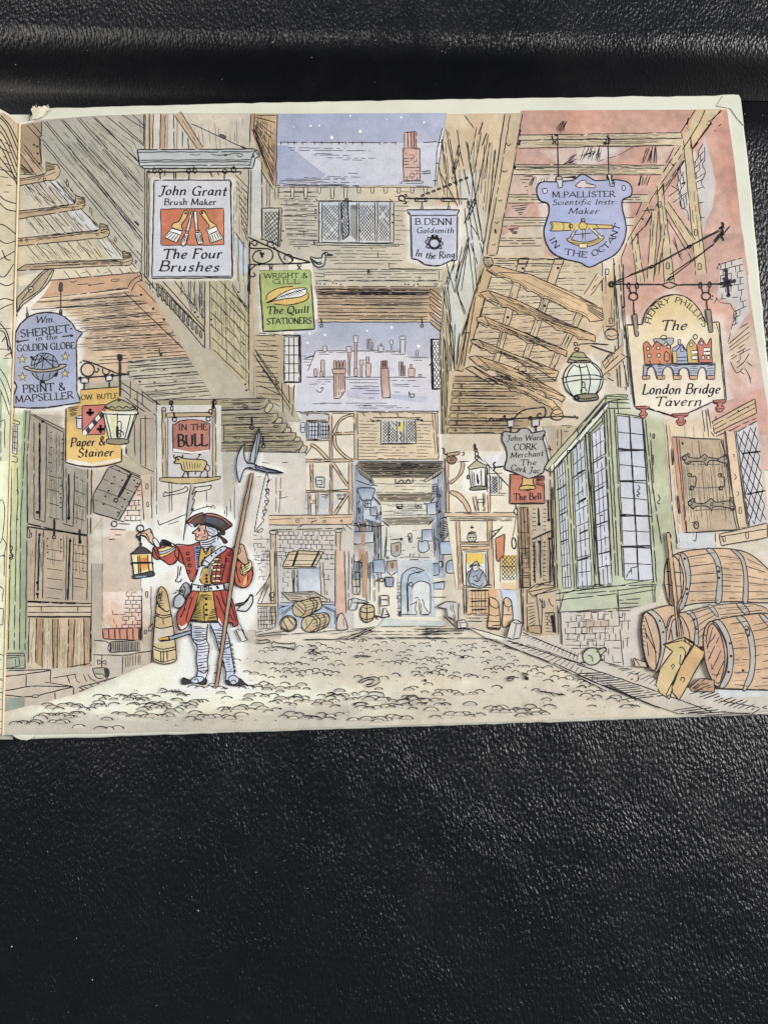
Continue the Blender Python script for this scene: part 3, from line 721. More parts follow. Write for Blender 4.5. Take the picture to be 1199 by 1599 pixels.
E('printed_alley', 'blue shaded alley of overhanging houses leading to an arch'); T('M')
F('528,395 1095,395 1100,1130 520,1130', (190, 196, 200), (214, 214, 208), (0, 1), .1)
F('630,500 1020,500 1030,650 690,665', (222, 214, 188), (214, 206, 180), bg=False); F('700,660 1010,650 1010,740 720,760 700,720', (216, 212, 196), bg=False); F('720,800 1030,790 1030,1010 720,1010', (222, 218, 200), (210, 212, 210), bg=False)
F('560,400 1090,400 1080,440 1020,505 640,505 545,420', (120, 108, 92), (164, 150, 124), (0, 1), bg=False); F('660,605 1030,600 1015,652 690,655', (150, 136, 112), (196, 184, 156), bg=False); F('705,755 1030,745 1000,800 740,800', (168, 156, 132), (206, 198, 176), bg=False)
F('535,420 620,520 680,560 690,760 700,800 720,1130 525,1130', (158, 168, 182), (188, 196, 204), (1, 0), .2, bg=False); F('1085,440 1020,510 1025,640 1010,760 1040,1130 1100,1130 1095,430', (150, 162, 180), (186, 194, 204), (-1, 0), .2, bg=False)
F('590,560 640,560 655,650 600,640', (120, 140, 172), bg=False, var=.12); F('600,760 700,790 700,860 660,900 640,800', (128, 124, 122), bg=False, var=.15); F('560,800 600,770 620,1000 560,1020', (176, 150, 122), bg=False, var=.15)
HT('560,405 630,500 1088,405 1020,500', 9, 1.3, .06); HT('600,420 640,490 1060,420 1030,490', 9, .9, .2, .7); HT('665,608 695,650 1030,604 1018,650', 6, 1.1, .1); HT('712,758 745,798 1030,750 1005,792', 6, 1.1, .08)
HT('650,520 660,598 1010,520 1020,598', 5, .9, .2, .7); HT('705,668 712,740 1000,668 1000,735', 6, .9, .25, .7); HT('545,420 545,900 575,450 570,1100', 1, 1); HT('540,560 590,560 535,1100 580,1100', 5, 1.2, .1, .2); HT('1045,560 1085,560 1050,1100 1090,1100', 5, 1, .1, .3); HT('1060,420 1095,430 1045,640 1090,700', 4, .9, .1, .2); HT('600,760 690,770 610,1120 690,1120', 9, 1.2, .1, .35)
for k in range(5): x = 545+k*17; FS(f'~{x},{425+k*12} {x+16},{440+k*12} {x+40},{485+k*11} {x+34},{492+k*11} {x+6},{450+k*11}', (176, 168, 152), w=1.2)
for k in range(5): x = 1085-k*15; FS(f'~{x},{445+k*10} {x-20},{455+k*10} {x-58},{498+k*6} {x-50},{505+k*6} {x-8},{470+k*10}', (186, 180, 164), w=1.2)
for k in range(4): S(f'{645+k*12},{620+k*13} {680+k*6},{650+k*8}', 1.8); S(f'{1040-k*9},{615+k*12} {1018-k*4},{650+k*3}', 1.6); S(f'{705+k*10},{770+k*8} {740+k*4},{800+k*3}', 1.6); S(f'{1030-k*9},{758+k*10} {1000-k*2},{795+k*2}', 1.6)
S('640,515 640,545 680,555;545,520 640,555 660,548;630,505 632,540', 1.4); S('790,510 790,540 900,538 895,508;800,538 830,515 845,538;850,538 870,512 888,538', 1.6); S('798,665 798,698 832,698 832,665;915,665 917,694 950,692 950,668', 1.4); S('806,680 806,696 828,696', 3); S('924,680 940,680', 3.5)
S('730,870 722,1010;1030,820 1036,1000;735,810 730,1000;698,680 702,1130', 1.2, .08); S('845,1000 1005,1000;820,1002 840,1004;880,975 882,998;905,975 905,998;940,980 940,996', 1.1); S('880,1015 935,1015 935,1045 882,1045 z;895,1022 905,1036 918,1024', 1.5); S('868,855 890,850 890,905 875,905 z;880,870 880,900', 1.6)
# more of the shaded fronts: window bars, ledges and boards
random.seed(33)
for x0, x1, n_ in ((545, 700, 30), (1030, 1088, 12)):
    for k in range(n_):
        x = random.uniform(x0, x1-8); y = random.uniform(560, 1110); h = random.uniform(15, 60)
        if random.random() < .5: S(f'{x},{y} {x+random.uniform(-3, 3)},{y+h}', random.uniform(.7, 1.3), .1, (50, 54, 68))
        elif random.random() < .6: S(f'{x},{y} {x+random.uniform(8, 26)},{y+random.uniform(-4, 6)}', random.uniform(.7, 1.4), .1, (50, 54, 68))
        else: GR(f'{x},{y} {x+16},{y+2} {x+16},{y+h*.7} {x},{y+h*.7}', 2, 3, .9, .1, (60, 64, 78))
for k in range(30):
    x = random.uniform(725, 1010); y = random.uniform(810, 1000); S(f'{x},{y} {x+random.uniform(6, 30)},{y+random.uniform(-2, 2)}', .7, .1, (90, 92, 100))
HT('560,425 640,500 1085,420 1025,500', 8, .8, .15, .6); HT('720,672 720,740 1000,668 1000,738', 6, .7, .2, .8)
# small hanging signs down the alley
for s, c in (('~558,570 655,570 655,600 640,640 610,648 580,640 560,600', (128, 148, 182)), ('632,690 670,685 674,742 636,742', (150, 164, 186)), ('525,840 655,840 655,905 625,940 570,940 525,905', (150, 152, 158)), ('520,925 658,905 658,1035 520,1030', (172, 158, 146)), ('985,665 1042,660 1045,730 988,735', (132, 152, 184)), ('955,830 1020,826 1022,900 958,902', (120, 138, 172)), ('~935,895 950,905 985,898 998,950 960,972 935,955', (170, 184, 204)), ('1065,905 1140,900 1142,980 1068,985', (140, 158, 186)), ('762,915 825,908 822,980 795,1000 765,985', (176, 160, 146)), ('735,1025 800,1018 800,1090 765,1115 735,1085', (170, 146, 122)), ('650,1020 720,1015 725,1100 655,1095', (160, 174, 194)), ('1000,1042 1060,1036 1062,1110 1004,1116', (128, 140, 166)), ('~1110,1095 1108,1040 1135,1018 1165,1040 1166,1092', (160, 172, 190)), ('725,1130 770,1125 775,1170 730,1175', (160, 172, 192)), ('1030,1160 1095,1150 1095,1200 1032,1200', (176, 188, 202))):
    E('printed_sign'); T('M'); FS(s, c, (206, 212, 218), (.4, 1), w=1.4, var=.14)
E('printed_sign_brackets', 'stained signs and thin iron brackets in the alley'); T('M')
F('575,850 600,850 600,930 575,930', (180, 146, 110), bg=False, var=.1); F('790,925 810,925 808,965 792,965', (150, 106, 72), bg=False); F('760,1035 780,1035 778,1070 762,1070', (140, 96, 64), bg=False); F('560,950 600,945 600,1025 560,1025', (184, 148, 112), bg=False)
S('540,800 600,800 670,810 720,800;530,795 560,780 580,800;640,690 600,690 595,672;985,668 965,660;920,880 955,880;830,885 760,890;1060,900 1040,880', 1.6); S('o540,795,10,8 o565,805,12,8 o598,800,10,9 o827,887,6 o742,1003,6', 1.5)
S('~525,1010 540,1030 560,1025 590,1040;595,1040 620,1040 620,1080 598,1085 z;600,1060 625,1060', 1.5); S('970,1020 1020,1025;1062,1030 1080,1025 1085,1060 1068,1062', 1.8); GR('600,640 636,640 636,690 600,690', 2, 2, 1.1)
S('~1078,760 1100,752 1130,800 1110,870 1080,880 1066,850', 1.4); HT('1085,770 1070,860 1128,790 1112,862', 7, 1.4); GR('1020,545 1055,545 1055,605 1022,605', 3, 4, 1.1); S('1055,705 1080,720;1070,700 1058,730', 2)
E('printed_arch', 'pale stone arch with two tiny people at the end of the alley'); T('U')
F('880,60 1100,60 1120,410 890,410', (206, 212, 214), (198, 206, 214), var=.1, bg=False); F('905,400 905,200 910,180 930,130 980,105 1040,115 1080,160 1095,200 1095,400', (178, 196, 214), bg=False, var=.12)
F('905,400 905,180 930,130 990,104 1050,118 1085,170 1095,220 1095,400', (176, 194, 212), (206, 214, 220), bg=False, var=.1)
F('975,395 978,225 1000,195 1030,188 1065,200 1085,225 1085,395', (228, 230, 226), bg=False, var=.03)
S('~905,390 905,190 925,135 985,104 1050,125;~950,380 948,180 985,140 1040,130;~975,240 980,215 1005,195 1035,190 1065,200 1086,225 1088,395;905,400 1080,400;945,400 940,200', 1.5); S('o966,210,12', 1.6); BK('880,200 905,200 905,400 880,400', 10, 1, .9, 1)
F('~1000,300 1015,310 1030,315 1028,400 1002,400 990,360', (226, 222, 212), bg=False); S('~990,300 1005,290 1015,300 1020,312;958,338 1000,320;~1000,312 995,340 992,365 1005,395;~1020,318 1018,350 1024,400;~1030,312 1038,305 1045,318 1050,350 1068,375 1080,390 1060,398 1040,395;1028,330 1032,360 1030,395', 1.3)
HT('980,115 960,135 1050,120 1030,140', 3, 1.2, .2, .3); HT('1095,200 1095,290 1190,190 1190,290', 2, 1.1)

# --- shop front right of the alley
E('printed_shop', 'cream timbered shop front right of the alley with a lit counter window'); T('N')
F('195,340 560,335 640,420 640,1200 250,1200 190,760', (232, 220, 196), (236, 224, 196), (0, 1), .05)
F('420,380 545,335 560,430 440,470', (226, 224, 224), bg=False)
for s, w0 in (('190,380 196,720', 5), ('446,420 455,720', 4), ('258,775 275,1200', 6), ('455,765 470,1200', 8), ('420,600 422,715', 3)): BM(s, w0, col=(218, 178, 132))
BM('175,735 620,735', 7, col=(222, 190, 148)); BM('205,765 600,768', 3, col=(226, 196, 156)); BM('270,912 450,912', 3.5, col=(220, 182, 138)); BM('280,945 450,942', 6, col=(222, 184, 136)); BM('360,620 380,715', 5, col=(212, 180, 142))
for s in ('~300,410 290,470 240,525 215,545 215,525 255,495 278,440 280,410', '~215,585 270,600 320,660 340,715 318,715 290,665 250,625 215,605'): FS(s, (224, 190, 150))
S('258,405 330,400;430,480 540,475;460,600 560,600;455,615 550,612', 1.3, .05); F('465,492 510,490 510,600 468,600', (206, 206, 204), bg=False); LT('470,496 508,496 508,596 472,598', 2, 6, 1.5); S('462,490 464,602;516,490 518,598;530,500 530,580', 1.3); S('384,640 425,640;384,660 425,658;384,638 384,710', 1.3)
S('385,360 578,558;380,365 460,440', 1.8); F('385,358 392,356 440,420 432,420', (244, 240, 232), bg=False); S('475,440 545,432', 2.6); S('~495,405 480,420 490,440 478,462', 2.4)
T('V'); F('300,15 445,10 450,215 310,215', (240, 236, 226), (196, 206, 216), bg=False, var=.05); F('308,15 420,15 420,80 390,85 375,60 340,75 330,100 308,60', (246, 206, 60), bg=False, var=.08)
S('285,5 300,400;310,12 312,390;300,8 440,4 448,215;430,15 436,210;296,218 470,212', 1.5); BM('300,225 470,222', 3, col=(214, 180, 140)); F('325,245 460,240 460,400 315,400', (222, 182, 134), bg=False); HT('330,245 330,400 460,242 455,398', 4, 1.2, .1); S('335,250 470,246;340,318 440,312;345,370 440,365', 2.6); HT('345,250 450,250 350,390 450,390', 6, 1.2, .1)
HT('315,400 320,440 450,402 445,440', 3, 1.3, .1); F('450,240 500,240 500,300 460,300', (222, 170, 120), bg=False)
F('525,30 620,25 620,150 530,150', (238, 196, 80), (236, 220, 170), bg=False, var=.08); LT('530,30 622,30 618,185 530,185', 4, 6, 1.2); S('520,10 522,200;625,25 625,190;525,100 620,98', 1.3); HT('525,205 530,240 622,200 620,238', 3, 1.3, .1); F('525,200 620,200 620,240 525,240', (230, 196, 150), bg=False); F('525,240 620,250 640,440 590,420 540,300', (196, 206, 222), bg=False, var=.1)
T('N'); S('345,800 345,850;320,855 345,840 375,850;335,815 360,815', 2.4); FS('o346,878,28,28', (222, 214, 196), w=1.7); S('318,878 375,878;~346,850 335,878 346,906;~346,850 358,878 346,906', 1.3)
FS('492,885 552,855 545,985 525,1005 515,1028 500,1020', (222, 138, 92), (206, 120, 80), w=1.8); S('460,890 540,808;465,840 530,825', 2); S('~478,870 490,860 485,842', 1.5)
S('625,735 600,880', 1.2); S('o622,715,14,18 o608,912,14,34', 1.7); S('622,670 620,700', 2.4); S('~600,880 595,900 600,940 615,948 622,920 612,885', 1.8)
E('printed_person', 'grey shopkeeper in a cocked hat leaning at the lit counter window'); T('V')
FS('~312,215 318,140 340,120 350,95 378,95 395,115 420,135 440,200 420,225 395,235 340,222', (146, 156, 172), (176, 184, 196), w=1.5, var=.12); F('o370,110,17,16', (222, 210, 200), bg=False); FS('330,100 375,62 400,98 380,88 352,90 335,105', (186, 182, 176), w=1.8); S('~352,105 352,120 368,128 385,118;360,110 364,112;372,108 378,106;~340,125 325,180 340,220;~350,165 368,155 382,160 380,180;~360,185 385,190 405,150 418,130;395,235 415,200;340,200 370,215 400,225', 1.6)
E('printed_barrel', 'two open tapered tubs standing before the shop front'); FS('~455,300 470,292 500,310 515,345 522,480 490,490 445,480 452,400', (222, 186, 140), w=1.7); S('~455,300 462,340 500,360 514,345;~452,398 490,408 518,400;448,440 520,444', 1.5); FS('~545,310 562,292 585,305 596,340 598,440 540,475 540,380', (224, 190, 146), w=1.7); S('~545,310 555,345 580,350 595,340;542,400 596,402;572,355 574,380', 1.4)
S('470,470 520,465', 2); S('445,480 525,485', 2.4)
# ------------------------------------------------------------------ left side of the street
E('printed_wall', 'grey planked gable wall at the top left with slanting board lines'); T('A')
F('262,118 400,98 600,82 920,72 920,1100 880,1080 700,870 270,400', (163, 160, 145), (182, 178, 158), (1, .5), .06)
for s in ('275,120 895,860', '290,118 896,830', '380,106 896,695', '392,104 898,655', '480,98 896,560', '498,96 898,535', '580,88 898,395', '592,86 905,415', '662,82 905,275', '760,76 905,165', '830,74 905,150', '262,225 890,968', '270,255 885,1000', '420,260 880,860', '600,480 890,850', '480,245 640,430', '740,120 900,260', '640,290 800,470'):
    S(s, 1.3, .06)
GN('270,235 600,90 885,965 900,300', 24); GN('300,120 900,90 890,800 900,260', 10); HT('760,390 790,640 890,540 890,780', 5, .9, .3, .7); S('840,740 870,770', 3); S('900,72 898,270;920,72 915,1100;890,860 880,1085', 1.5, .08)
for s in ('418,478 430,498 430,528 416,525 z', '562,655 575,668 578,705 565,700 z', '716,838 730,850 728,875 718,870 z', '846,985 858,990 850,1008 846,1000 z'): FS(s, (176, 172, 156))
E('printed_ceiling', 'tan boarded undersides of the stepped floors beside the gutter'); T('A')
F('128,140 262,118 265,260 300,430 370,470 900,1080 300,1010 110,1080', (190, 172, 138), (204, 190, 158), (0, 1), .08)
F('130,500 350,470 520,640 130,690', (196, 186, 166), bg=False); F('125,700 500,660 640,800 125,850', (198, 188, 166), bg=False); F('120,870 660,840 800,985 115,1040', (206, 194, 162), bg=False); F('110,1090 330,1040 860,1020 880,1075 380,1100 120,1150', (222, 208, 178), bg=False); F('300,480 350,470 480,640 440,640', (206, 208, 206), bg=False, var=.04); F('430,680 500,665 640,800 560,805', (206, 206, 202), bg=False, var=.04); F('600,850 680,870 800,985 700,985', (214, 208, 192), bg=False, var=.04)
F('130,140 262,120 262,390 200,440 130,440', (164, 138, 104), bg=False)
S('130,290 215,455;150,260 280,430;170,140 262,240;200,130 262,200;262,118 262,205 245,215 262,390;255,230 262,390;245,215 270,205', 1.4, .05); DT('215,265 235,275 238,318 248,380', 1.8)
BM('135,300 250,445', 9, 11, col=(186, 154, 112)); HT('130,370 130,450 190,440 210,450', 9, 1.2, .1, .3)
for y0, y1, xa, xb, n in ((500, 640, 130, 420, 7), (700, 820, 125, 560, 8), (880, 985, 140, 720, 9), (1050, 1095, 380, 860, 7)):
    for k in range(n):
        x = xa+(xb-xa)*k/n; S(f'{x+20},{y0-(x-xa)*.05} {x+20+(y1-y0)*.85},{y1-(x-xa)*.04}', 1.25, .12)
        if k % 2: S(f'{x+55},{y0+20} {x+80+(y1-y0)*.4},{y1-40}', .9, .3)
GN('130,520 400,480 260,690 520,650', 16); GN('130,710 540,660 250,840 640,800', 18); GN('120,890 690,840 240,1030 780,985', 22); S('130,495 350,640;300,480 480,640;350,490 890,1075', 1.2, .15)
BEAMS = ['118,478 260,455 290,440 292,372 320,385 358,390 360,385 380,420 375,450 345,485 300,488 118,522', '112,680 440,640 470,632 478,580 505,590 522,595 534,630 520,660 480,672 430,678 112,728', '108,850 590,800 625,795 625,755 660,762 675,775 688,810 678,835 640,850 590,850 106,898', '160,1012 740,980 770,985 768,925 800,940 825,960 832,990 815,1015 780,1020 720,1018 105,1050']
for k, s in enumerate(BEAMS):
    E('printed_beam', ('topmost', 'second', 'third', 'lowest')[k]+' of the four brown beams with upturned ends by the gutter'); T('A'); FS(s, (186, 158, 120), (196, 172, 132), (1, 0), w=1.6, var=.1); p = [tuple(float(q) for q in a.split(',')) for a in s.split()]
    e = p[3]; HT(f'{e[0]+4},{e[1]+8} {e[0]},{e[1]+60} {e[0]+55},{e[1]+14} {e[0]+55},{e[1]+45}', 6, 1.2, .05); S(f'{p[0][0]},{p[0][1]+14} {p[2][0]},{p[2][1]+18} {e[0]+60},{e[1]+60}', 1.1, .1); HT(f'{p[0][0]+120},{p[0][1]-20} {p[0][0]+120},{p[0][1]+12} {p[2][0]-10},{p[2][1]} {p[2][0]-10},{p[2][1]+8}', 3, 1.1, .15, .4)
    S(f'o{(p[1][0]+20) if k != 2 else 610},{p[1][1]+24},8'+(' o170,860,8 o135,862,7' if k == 2 else ''), 1.3)
E('printed_soffit', 'rusty brown boarded soffit sloping behind the globe sign'); T('F')
F('140,330 390,180 1040,125 1070,160 1720,740 1690,760 1450,760 640,960 600,780 200,400', (202, 160, 120), (212, 184, 146), (-.9, .4), .1)
T('G'); F('0,780 480,750 560,700 900,1020 880,1060 180,1070 20,980', (186, 178, 156), (196, 184, 152), (.4, 1), .08)
T('F'); F('380,180 1040,128 1060,150 960,235 300,310', (200, 156, 118), bg=False); F('960,240 1060,155 1720,710 1590,760', (202, 158, 120), bg=False, var=.1)
S('380,182 1045,122 1070,150;300,318 600,285 965,240;965,265 930,265 1100,430 1560,870', 1.6, .05)
S('~960,235 985,190 1030,155 1060,150 1062,180 1020,200 985,262;1045,165 1725,705;1075,150 1715,700', 1.5, .02); S('1040,210 1540,735', 1.3, .05); DT('1060,290 1150,395 1230,475 1300,560 1350,610 1395,660', 2)
for y, a in ((345, 260), (400, 240), (385, 420), (470, 640), (485, 620), (540, 600), (555, 640), (620, 640), (640, 700), (690, 660), (705, 690), (780, 740), (755, 760), (810, 700)): S(f'{a},{y} {min(1180+(y-470)*1.05, 1050+(y-345)*1.02):.0f},{y-48}', 1.35, .07)
GN('300,330 620,720 1000,250 1500,720', 34); GN('260,320 500,690 800,260 1300,640', 14); HT('800,250 780,320 960,235 1000,290', 6, .9, .15, .5); HT('780,330 760,420 1020,300 1100,390', 7, .9, .15, .6); HT('880,430 800,720 1120,420 1420,700', 16, .9, .2, .8)
S('530,185 535,195 575,190 580,182;838,175 892,170 892,185 842,192 z;580,212 665,208 680,215 665,220 790,200', 1.3); S('~1300,520 1330,500', 1)
F('300,318 960,250 965,262 320,335', (236, 206, 172), bg=False)
T('G')
S('235,685 240,730', 2); S('o248,738,7', 2.5)
for k, (x, y) in enumerate(((470, 750), (560, 790), (640, 850), (740, 935), (800, 1000))):
    S(f'0,{y+40-k*4+k*12} {x},{y+5};~{x},{y+5} {x+30},{y-30} {x+70},{y-45}' if k < 3 else f'{60+k*20},{y+60-k*5} {x},{y};~{x},{y} {x+25},{y-40} {x+65},{y-45}', 1.5, .03)
    S(f'0,{y+75} {x-5},{y+30};~{x-5},{y+30} {x+38},{y-8} {x+75},{y-20}' if k < 3 else f'{70+k*20},{y+85} {x-5},{y+25}', 1.3, .05)
HT('0,800 100,1060 560,790 760,1000', 12, .9, .2, .75); S('~500,745 520,715 560,715;620,700 900,1022;635,712 880,1020', 1.5)
for k in range(4): FS(f'{640+k*72},{735+k*82} {690+k*72},{790+k*82} {676+k*72},{786+k*82} {628+k*72},{740+k*82}', (236, 234, 226), w=1.1)
DT('118,855 90,940 200,945 272,850 212,1003', 1.3); S('~80,935 90,950 100,935;~340,925 352,942 365,928', 1.3)
E('printed_bracket', 'curved timber bracket under the lowest beam by the gutter'); T('F')
FS('128,315 330,105 405,95 370,150 330,215 300,255 190,330 155,360 130,420', (176, 158, 124), w=1.8); S('~165,330 300,160 370,100;~410,100 380,170 320,250 200,345 165,375 125,450', 1.6); FS('o235,250,20,24', (190, 176, 146), w=1.5); S('220,255 240,245', 2.2); F('132,430 170,380 310,270 395,180 330,290 240,380 150,470', (240, 232, 218), bg=False)

E('printed_house', 'brush maker house front of planks and plaster behind the white sign'); T('B')
F('105,68 930,68 930,540 1010,900 950,1750 1090,2000 700,1960 540,1860 90,1110', (194, 182, 156), (182, 172, 144), (0, 1), .07)
F('380,72 770,70 770,300 440,300', (206, 194, 176), bg=False); F('150,75 380,72 380,290 150,290', (206, 200, 188), bg=False)
F('770,70 930,70 925,540 840,420 770,170', (186, 156, 116), bg=False, var=.1); F('830,440 920,560 900,660 840,660', (196, 188, 170), bg=False)
for a, b_ in ((110, 135), (185, 215), (225, 240), (285, 300)): F(f'{a+18},75 {b_+15},75 {b_+12},288 {a+15},288', (190, 154, 116), bg=False)
GN('390,80 760,80 420,290 760,290', 12); GN('800,80 925,80 800,200 920,520', 16); GN('655,500 745,500 655,1000 748,1000', 10); S('135,70 130,1100;160,70 155,290;205,70 200,290;235,75 232,290;285,70 290,290;340,180 340,280;375,220 380,290;108,70 105,1110', 1.6, .06)
BM('310,68 455,290', 11, 9, col=(192, 160, 122)); S('395,132 735,288', 1.3, 0); FS('o590,212,22,10,25', (90, 86, 82)); S('700,275 750,292', 2.5)
S('768,68 762,250;790,70 785,200;775,165 920,550;790,200 910,490;810,370 830,420 905,545', 1.6, .04)
HT('800,80 790,180 925,80 910,500', 11, 1.3, .08, .3); S('932,70 925,530', 1.3); S('835,370 840,860;868,480 868,650;882,500 885,655;830,440 830,860;918,550 920,610;940,530 938,600', 1.3, .06)
F('775,330 830,370 835,850 770,830', (206, 204, 196), bg=False); S('770,420 765,830;755,410 745,830', 1.4)
for k in range(9): S(f'{670+k*6},{450+k*42} {748},{530+k*42}', 1.2, .12)
F('660,830 745,900 750,1060 700,1080', (190, 196, 204), bg=False); S('668,810 745,920;690,840 690,1120;720,870 722,1120', 1.3, .1)
T('G')
F('600,190 760,180 910,400 910,1010 620,700', (190, 178, 138), bg=False); F('150,190 570,480 570,560 240,220', (196, 180, 146), bg=False)
GN('620,200 900,190 640,690 905,960', 26); GN('950,600 1170,600 960,1050 1180,1090', 24); GN('400,190 570,190 480,420 570,520', 12); S('575,185 575,690;612,185 615,700;600,190 608,690', 1.6, .05); F('585,190 610,190 612,700 585,690', (206, 190, 162), bg=False)
for k, x in enumerate((400, 455, 470, 500, 540, 555)): S(f'{x},185 {x},{290+k*35}', 1.2, .1)
for s in ('260,185 575,540', '345,185 575,470', '205,200 575,570', '240,215 570,560', '110,130 575,690'): S(s, 1.5, .04)
for k in range(11): x = 218+k*32; FS(f'~{x},{215+k*35} {x+8},{208+k*35} {x+14},{225+k*35} {x+16},{305+k*31} {x+2},{290+k*31}', (150, 142, 124), w=1.4, sp=9)
S('130,185 160,220;165,190 168,255;185,190 188,275', 1.4)
for a, b_, c, d in ((620, 215, 905, 520), (690, 190, 905, 400), (620, 310, 905, 610), (620, 420, 910, 700), (630, 520, 905, 790), (630, 610, 905, 880), (640, 700, 900, 950), (760, 310, 905, 490), (780, 225, 900, 420), (815, 290, 895, 380)): S(f'{a},{b_} {c},{d}', 1.4, .06)
HT('780,200 700,480 900,380 890,880', 6, .8, .3, .8); DT('525,455 505,420 625,475 628,515 880,960 888,1005 828,270', 1.6)
S('905,190 908,1010;935,60 940,1060;912,330 920,600;960,590 965,1060', 1.5, .05); HT('905,220 905,680 930,210 930,680', 12, 1.5, .1)
F('912,0 940,0 940,1060 910,1020', (192, 176, 140), bg=False)
F('945,590 1150,590 1160,950 1180,1100 960,1060', (190, 172, 138), (176, 160, 122), bg=False); HT('955,590 960,1060 1180,590 1180,1080', 13, 1.35, .06, .15)
S('940,735 1200,1100;950,700 1210,1060', 1.5, .03); DT('1015,860 1065,930 1110,960', 1.5)
T('H'); F('120,480 170,500 170,790 240,830 240,1010 150,900', (186, 168, 132), bg=False); S('160,790 175,1060;240,800 225,1000;205,800 210,960;0,600 210,920;0,640 215,955', 1.4, .04); HT('20,480 20,870 150,490 150,940', 7, 1.2, .08, .2)
E('printed_window', 'narrow lattice window beside the scroll bracket'); T('B'); FS('835,660 960,660 950,900 840,850', (186, 184, 172), w=1.8); LT('850,680 945,680 938,900 850,850', 4, 7, 1.3); S('945,665 938,905;835,660 838,860', 2.4); S('960,800 975,805;955,855 965,870', 2)
E('printed_jetty', 'stepped grey green beams of the jetty above the halberd'); T('L')
F('215,30 1050,10 1060,60 1090,90 1180,120 1200,200 1260,300 1300,360 1330,410 1000,420 700,410 340,160 220,60', (160, 152, 124), (150, 144, 122), (0, 1), .09)
for x0, x1, y in ((215, 1055, 10), (700, 1125, 120), (720, 1190, 195), (720, 1260, 265), (700, 1310, 330)):
    FS(f'{x0},{y+12} {x1},{y} {x1},{y+35} {x1-25},{y+62} {x1-60},{y+82} {max(x0, 690)},{y+92} {x0},{y+60}', (172, 160, 122), (152, 144, 118), (0, 1), w=1.5); FS(f'~{x1},{y+35} {x1+30},{y+40} {x1+28},{y+65} {x1-5},{y+105} {x1-32},{y+95} {x1-20},{y+62}', (190, 178, 144), w=1.5)
    HT(f'{max(x0, 700)},{y+18} {max(x0, 700)},{y+85} {x1-20},{y+10} {x1-60},{y+78}', 5, 1.1, .12, .45); S(f'{max(x0, 780)},{y+38} {x1-60},{y+30}', 1.2, .1)
for x, y in ((445, 78), (880, 72), (850, 158), (820, 305), (1110, 220), (1150, 300)): S(f'{x-18},{y-8} {x+18},{y-8} {x+16},{y+8} {x-14},{y+8} z', 1.3)
S('925,145 928,210;1010,290 1016,350;1060,420 1060,450', 3); S('o928,228,16,14 o1016,368,14,14 o1062,466,18,20', 2); S('1050,490 1065,515', 2)
S('695,410 1340,418', 1.3, .1)
T('F'); F('1000,920 1170,1110 1200,1140 1200,1240 900,1230 640,960 ', (180, 170, 146), bg=False); S('900,940 1160,1100;980,935 980,1070;1070,1010 1070,1120;1180,1090 1180,1160;1060,1010 1220,1130;940,1060 1130,1200;900,985 1180,1200', 1.5, .05)

E('printed_door', 'grey studded double door in two halves at the left'); T('K')
F('170,180 400,200 420,500 560,530 560,940 640,830 640,1200 570,1730 155,1730', (178, 164, 142), (190, 168, 138), (0, 1), .08); F('195,190 415,280 415,500 550,540 548,945 175,880', (160, 152, 136), (166, 156, 138), bg=False, var=.1); F('190,890 548,950 560,1350 170,1350', (182, 164, 140), bg=False, var=.08)
F('640,960 900,900 960,1100 960,1500 640,1500', (216, 200, 182), (206, 186, 164), bg=False)
GN('300,290 390,310 300,840 390,860', 16); GN('460,560 545,590 460,900 540,930', 12); GN('200,900 540,960 190,1190 550,1190', 24); S('195,190 400,300;205,185 400,280;250,240 250,850;215,240 215,840 285,860 295,250;400,300 395,870 460,890 470,540;415,520 420,870', 1.6, .04); S('250,240 250,840;432,560 432,850', 3.4); DT('270,232 245,800 432,835 235,800', 2.6)
S('170,870 350,910 550,950;175,890 548,942', 2.6); S('550,530 548,945;170,180 175,880;575,530 570,940', 1.6, .04); S('340,840 342,950;500,905 502,995', 4); S('o340,955,10 o502,985,8', 2)
for k in range(4): S(f'300,{570+k*85} 375,{590+k*85};465,{575+k*85} 530,{610+k*80}', 1.1, .1)
DT(' '.join(f'{x},{y}' for x, ys in ((322, (300, 340, 395, 440, 490, 545, 600)), (310, (430, 490)), (380, (585, 635, 685, 710, 740, 770)), (392, (345, 370, 430, 470)), (300, (965, 1010, 1050, 1090)), (520, (1010, 1060, 1100, 1150)), (385, (970, 1020))) for y in ys), 1.2)
S('230,900 215,1350;275,910 268,1340;420,945 412,1350;460,955 455,1350;550,950 545,1350;175,890 165,1350', 1.6, .04); S('248,940 238,1340;440,960 425,1350', 3.2); DT('250,940 440,980 236,1240 236,1310', 2.4)
for k in range(6): S(f'295,{1030+k*60} 395,{1045+k*60};460,{1000+k*52} 545,{1015+k*52}', 1.1, .1)
S('~178,890 190,930 182,960 200,950 195,925', 1.6)
T('Q'); FS('160,235 580,250 600,268 590,330 165,330', (206, 188, 160), w=1.7); S('165,268 600,268;170,305 585,305;260,268 262,300;490,265 485,300;160,240 400,250', 1.6, .03); S('160,238 260,240;380,245 480,250', 3)
F('150,335 570,335 565,690 330,700 160,640', (202, 180, 146), (208, 190, 160), bg=False, var=.08); F('225,340 275,340 270,650 225,620', (176, 144, 104), bg=False); F('325,345 365,345 360,700 325,680', (184, 156, 120), bg=False); F('430,345 475,345 460,670 425,675', (186, 156, 118), bg=False); F('525,340 570,340 560,680 525,640', (190, 158, 118), bg=False)
GN('170,345 560,345 165,650 550,680', 34); S('150,335 590,335;165,335 155,560;185,340 180,620;230,340 225,620;272,345 265,660;330,345 335,690;365,345 358,690;430,345 425,675;472,345 455,670;525,340 530,640;568,340 562,690;360,660 560,625;330,700 570,680', 1.6, .05)
E('printed_shutter', 'grey studded shutter flap propped open over the brickwork'); T('K')
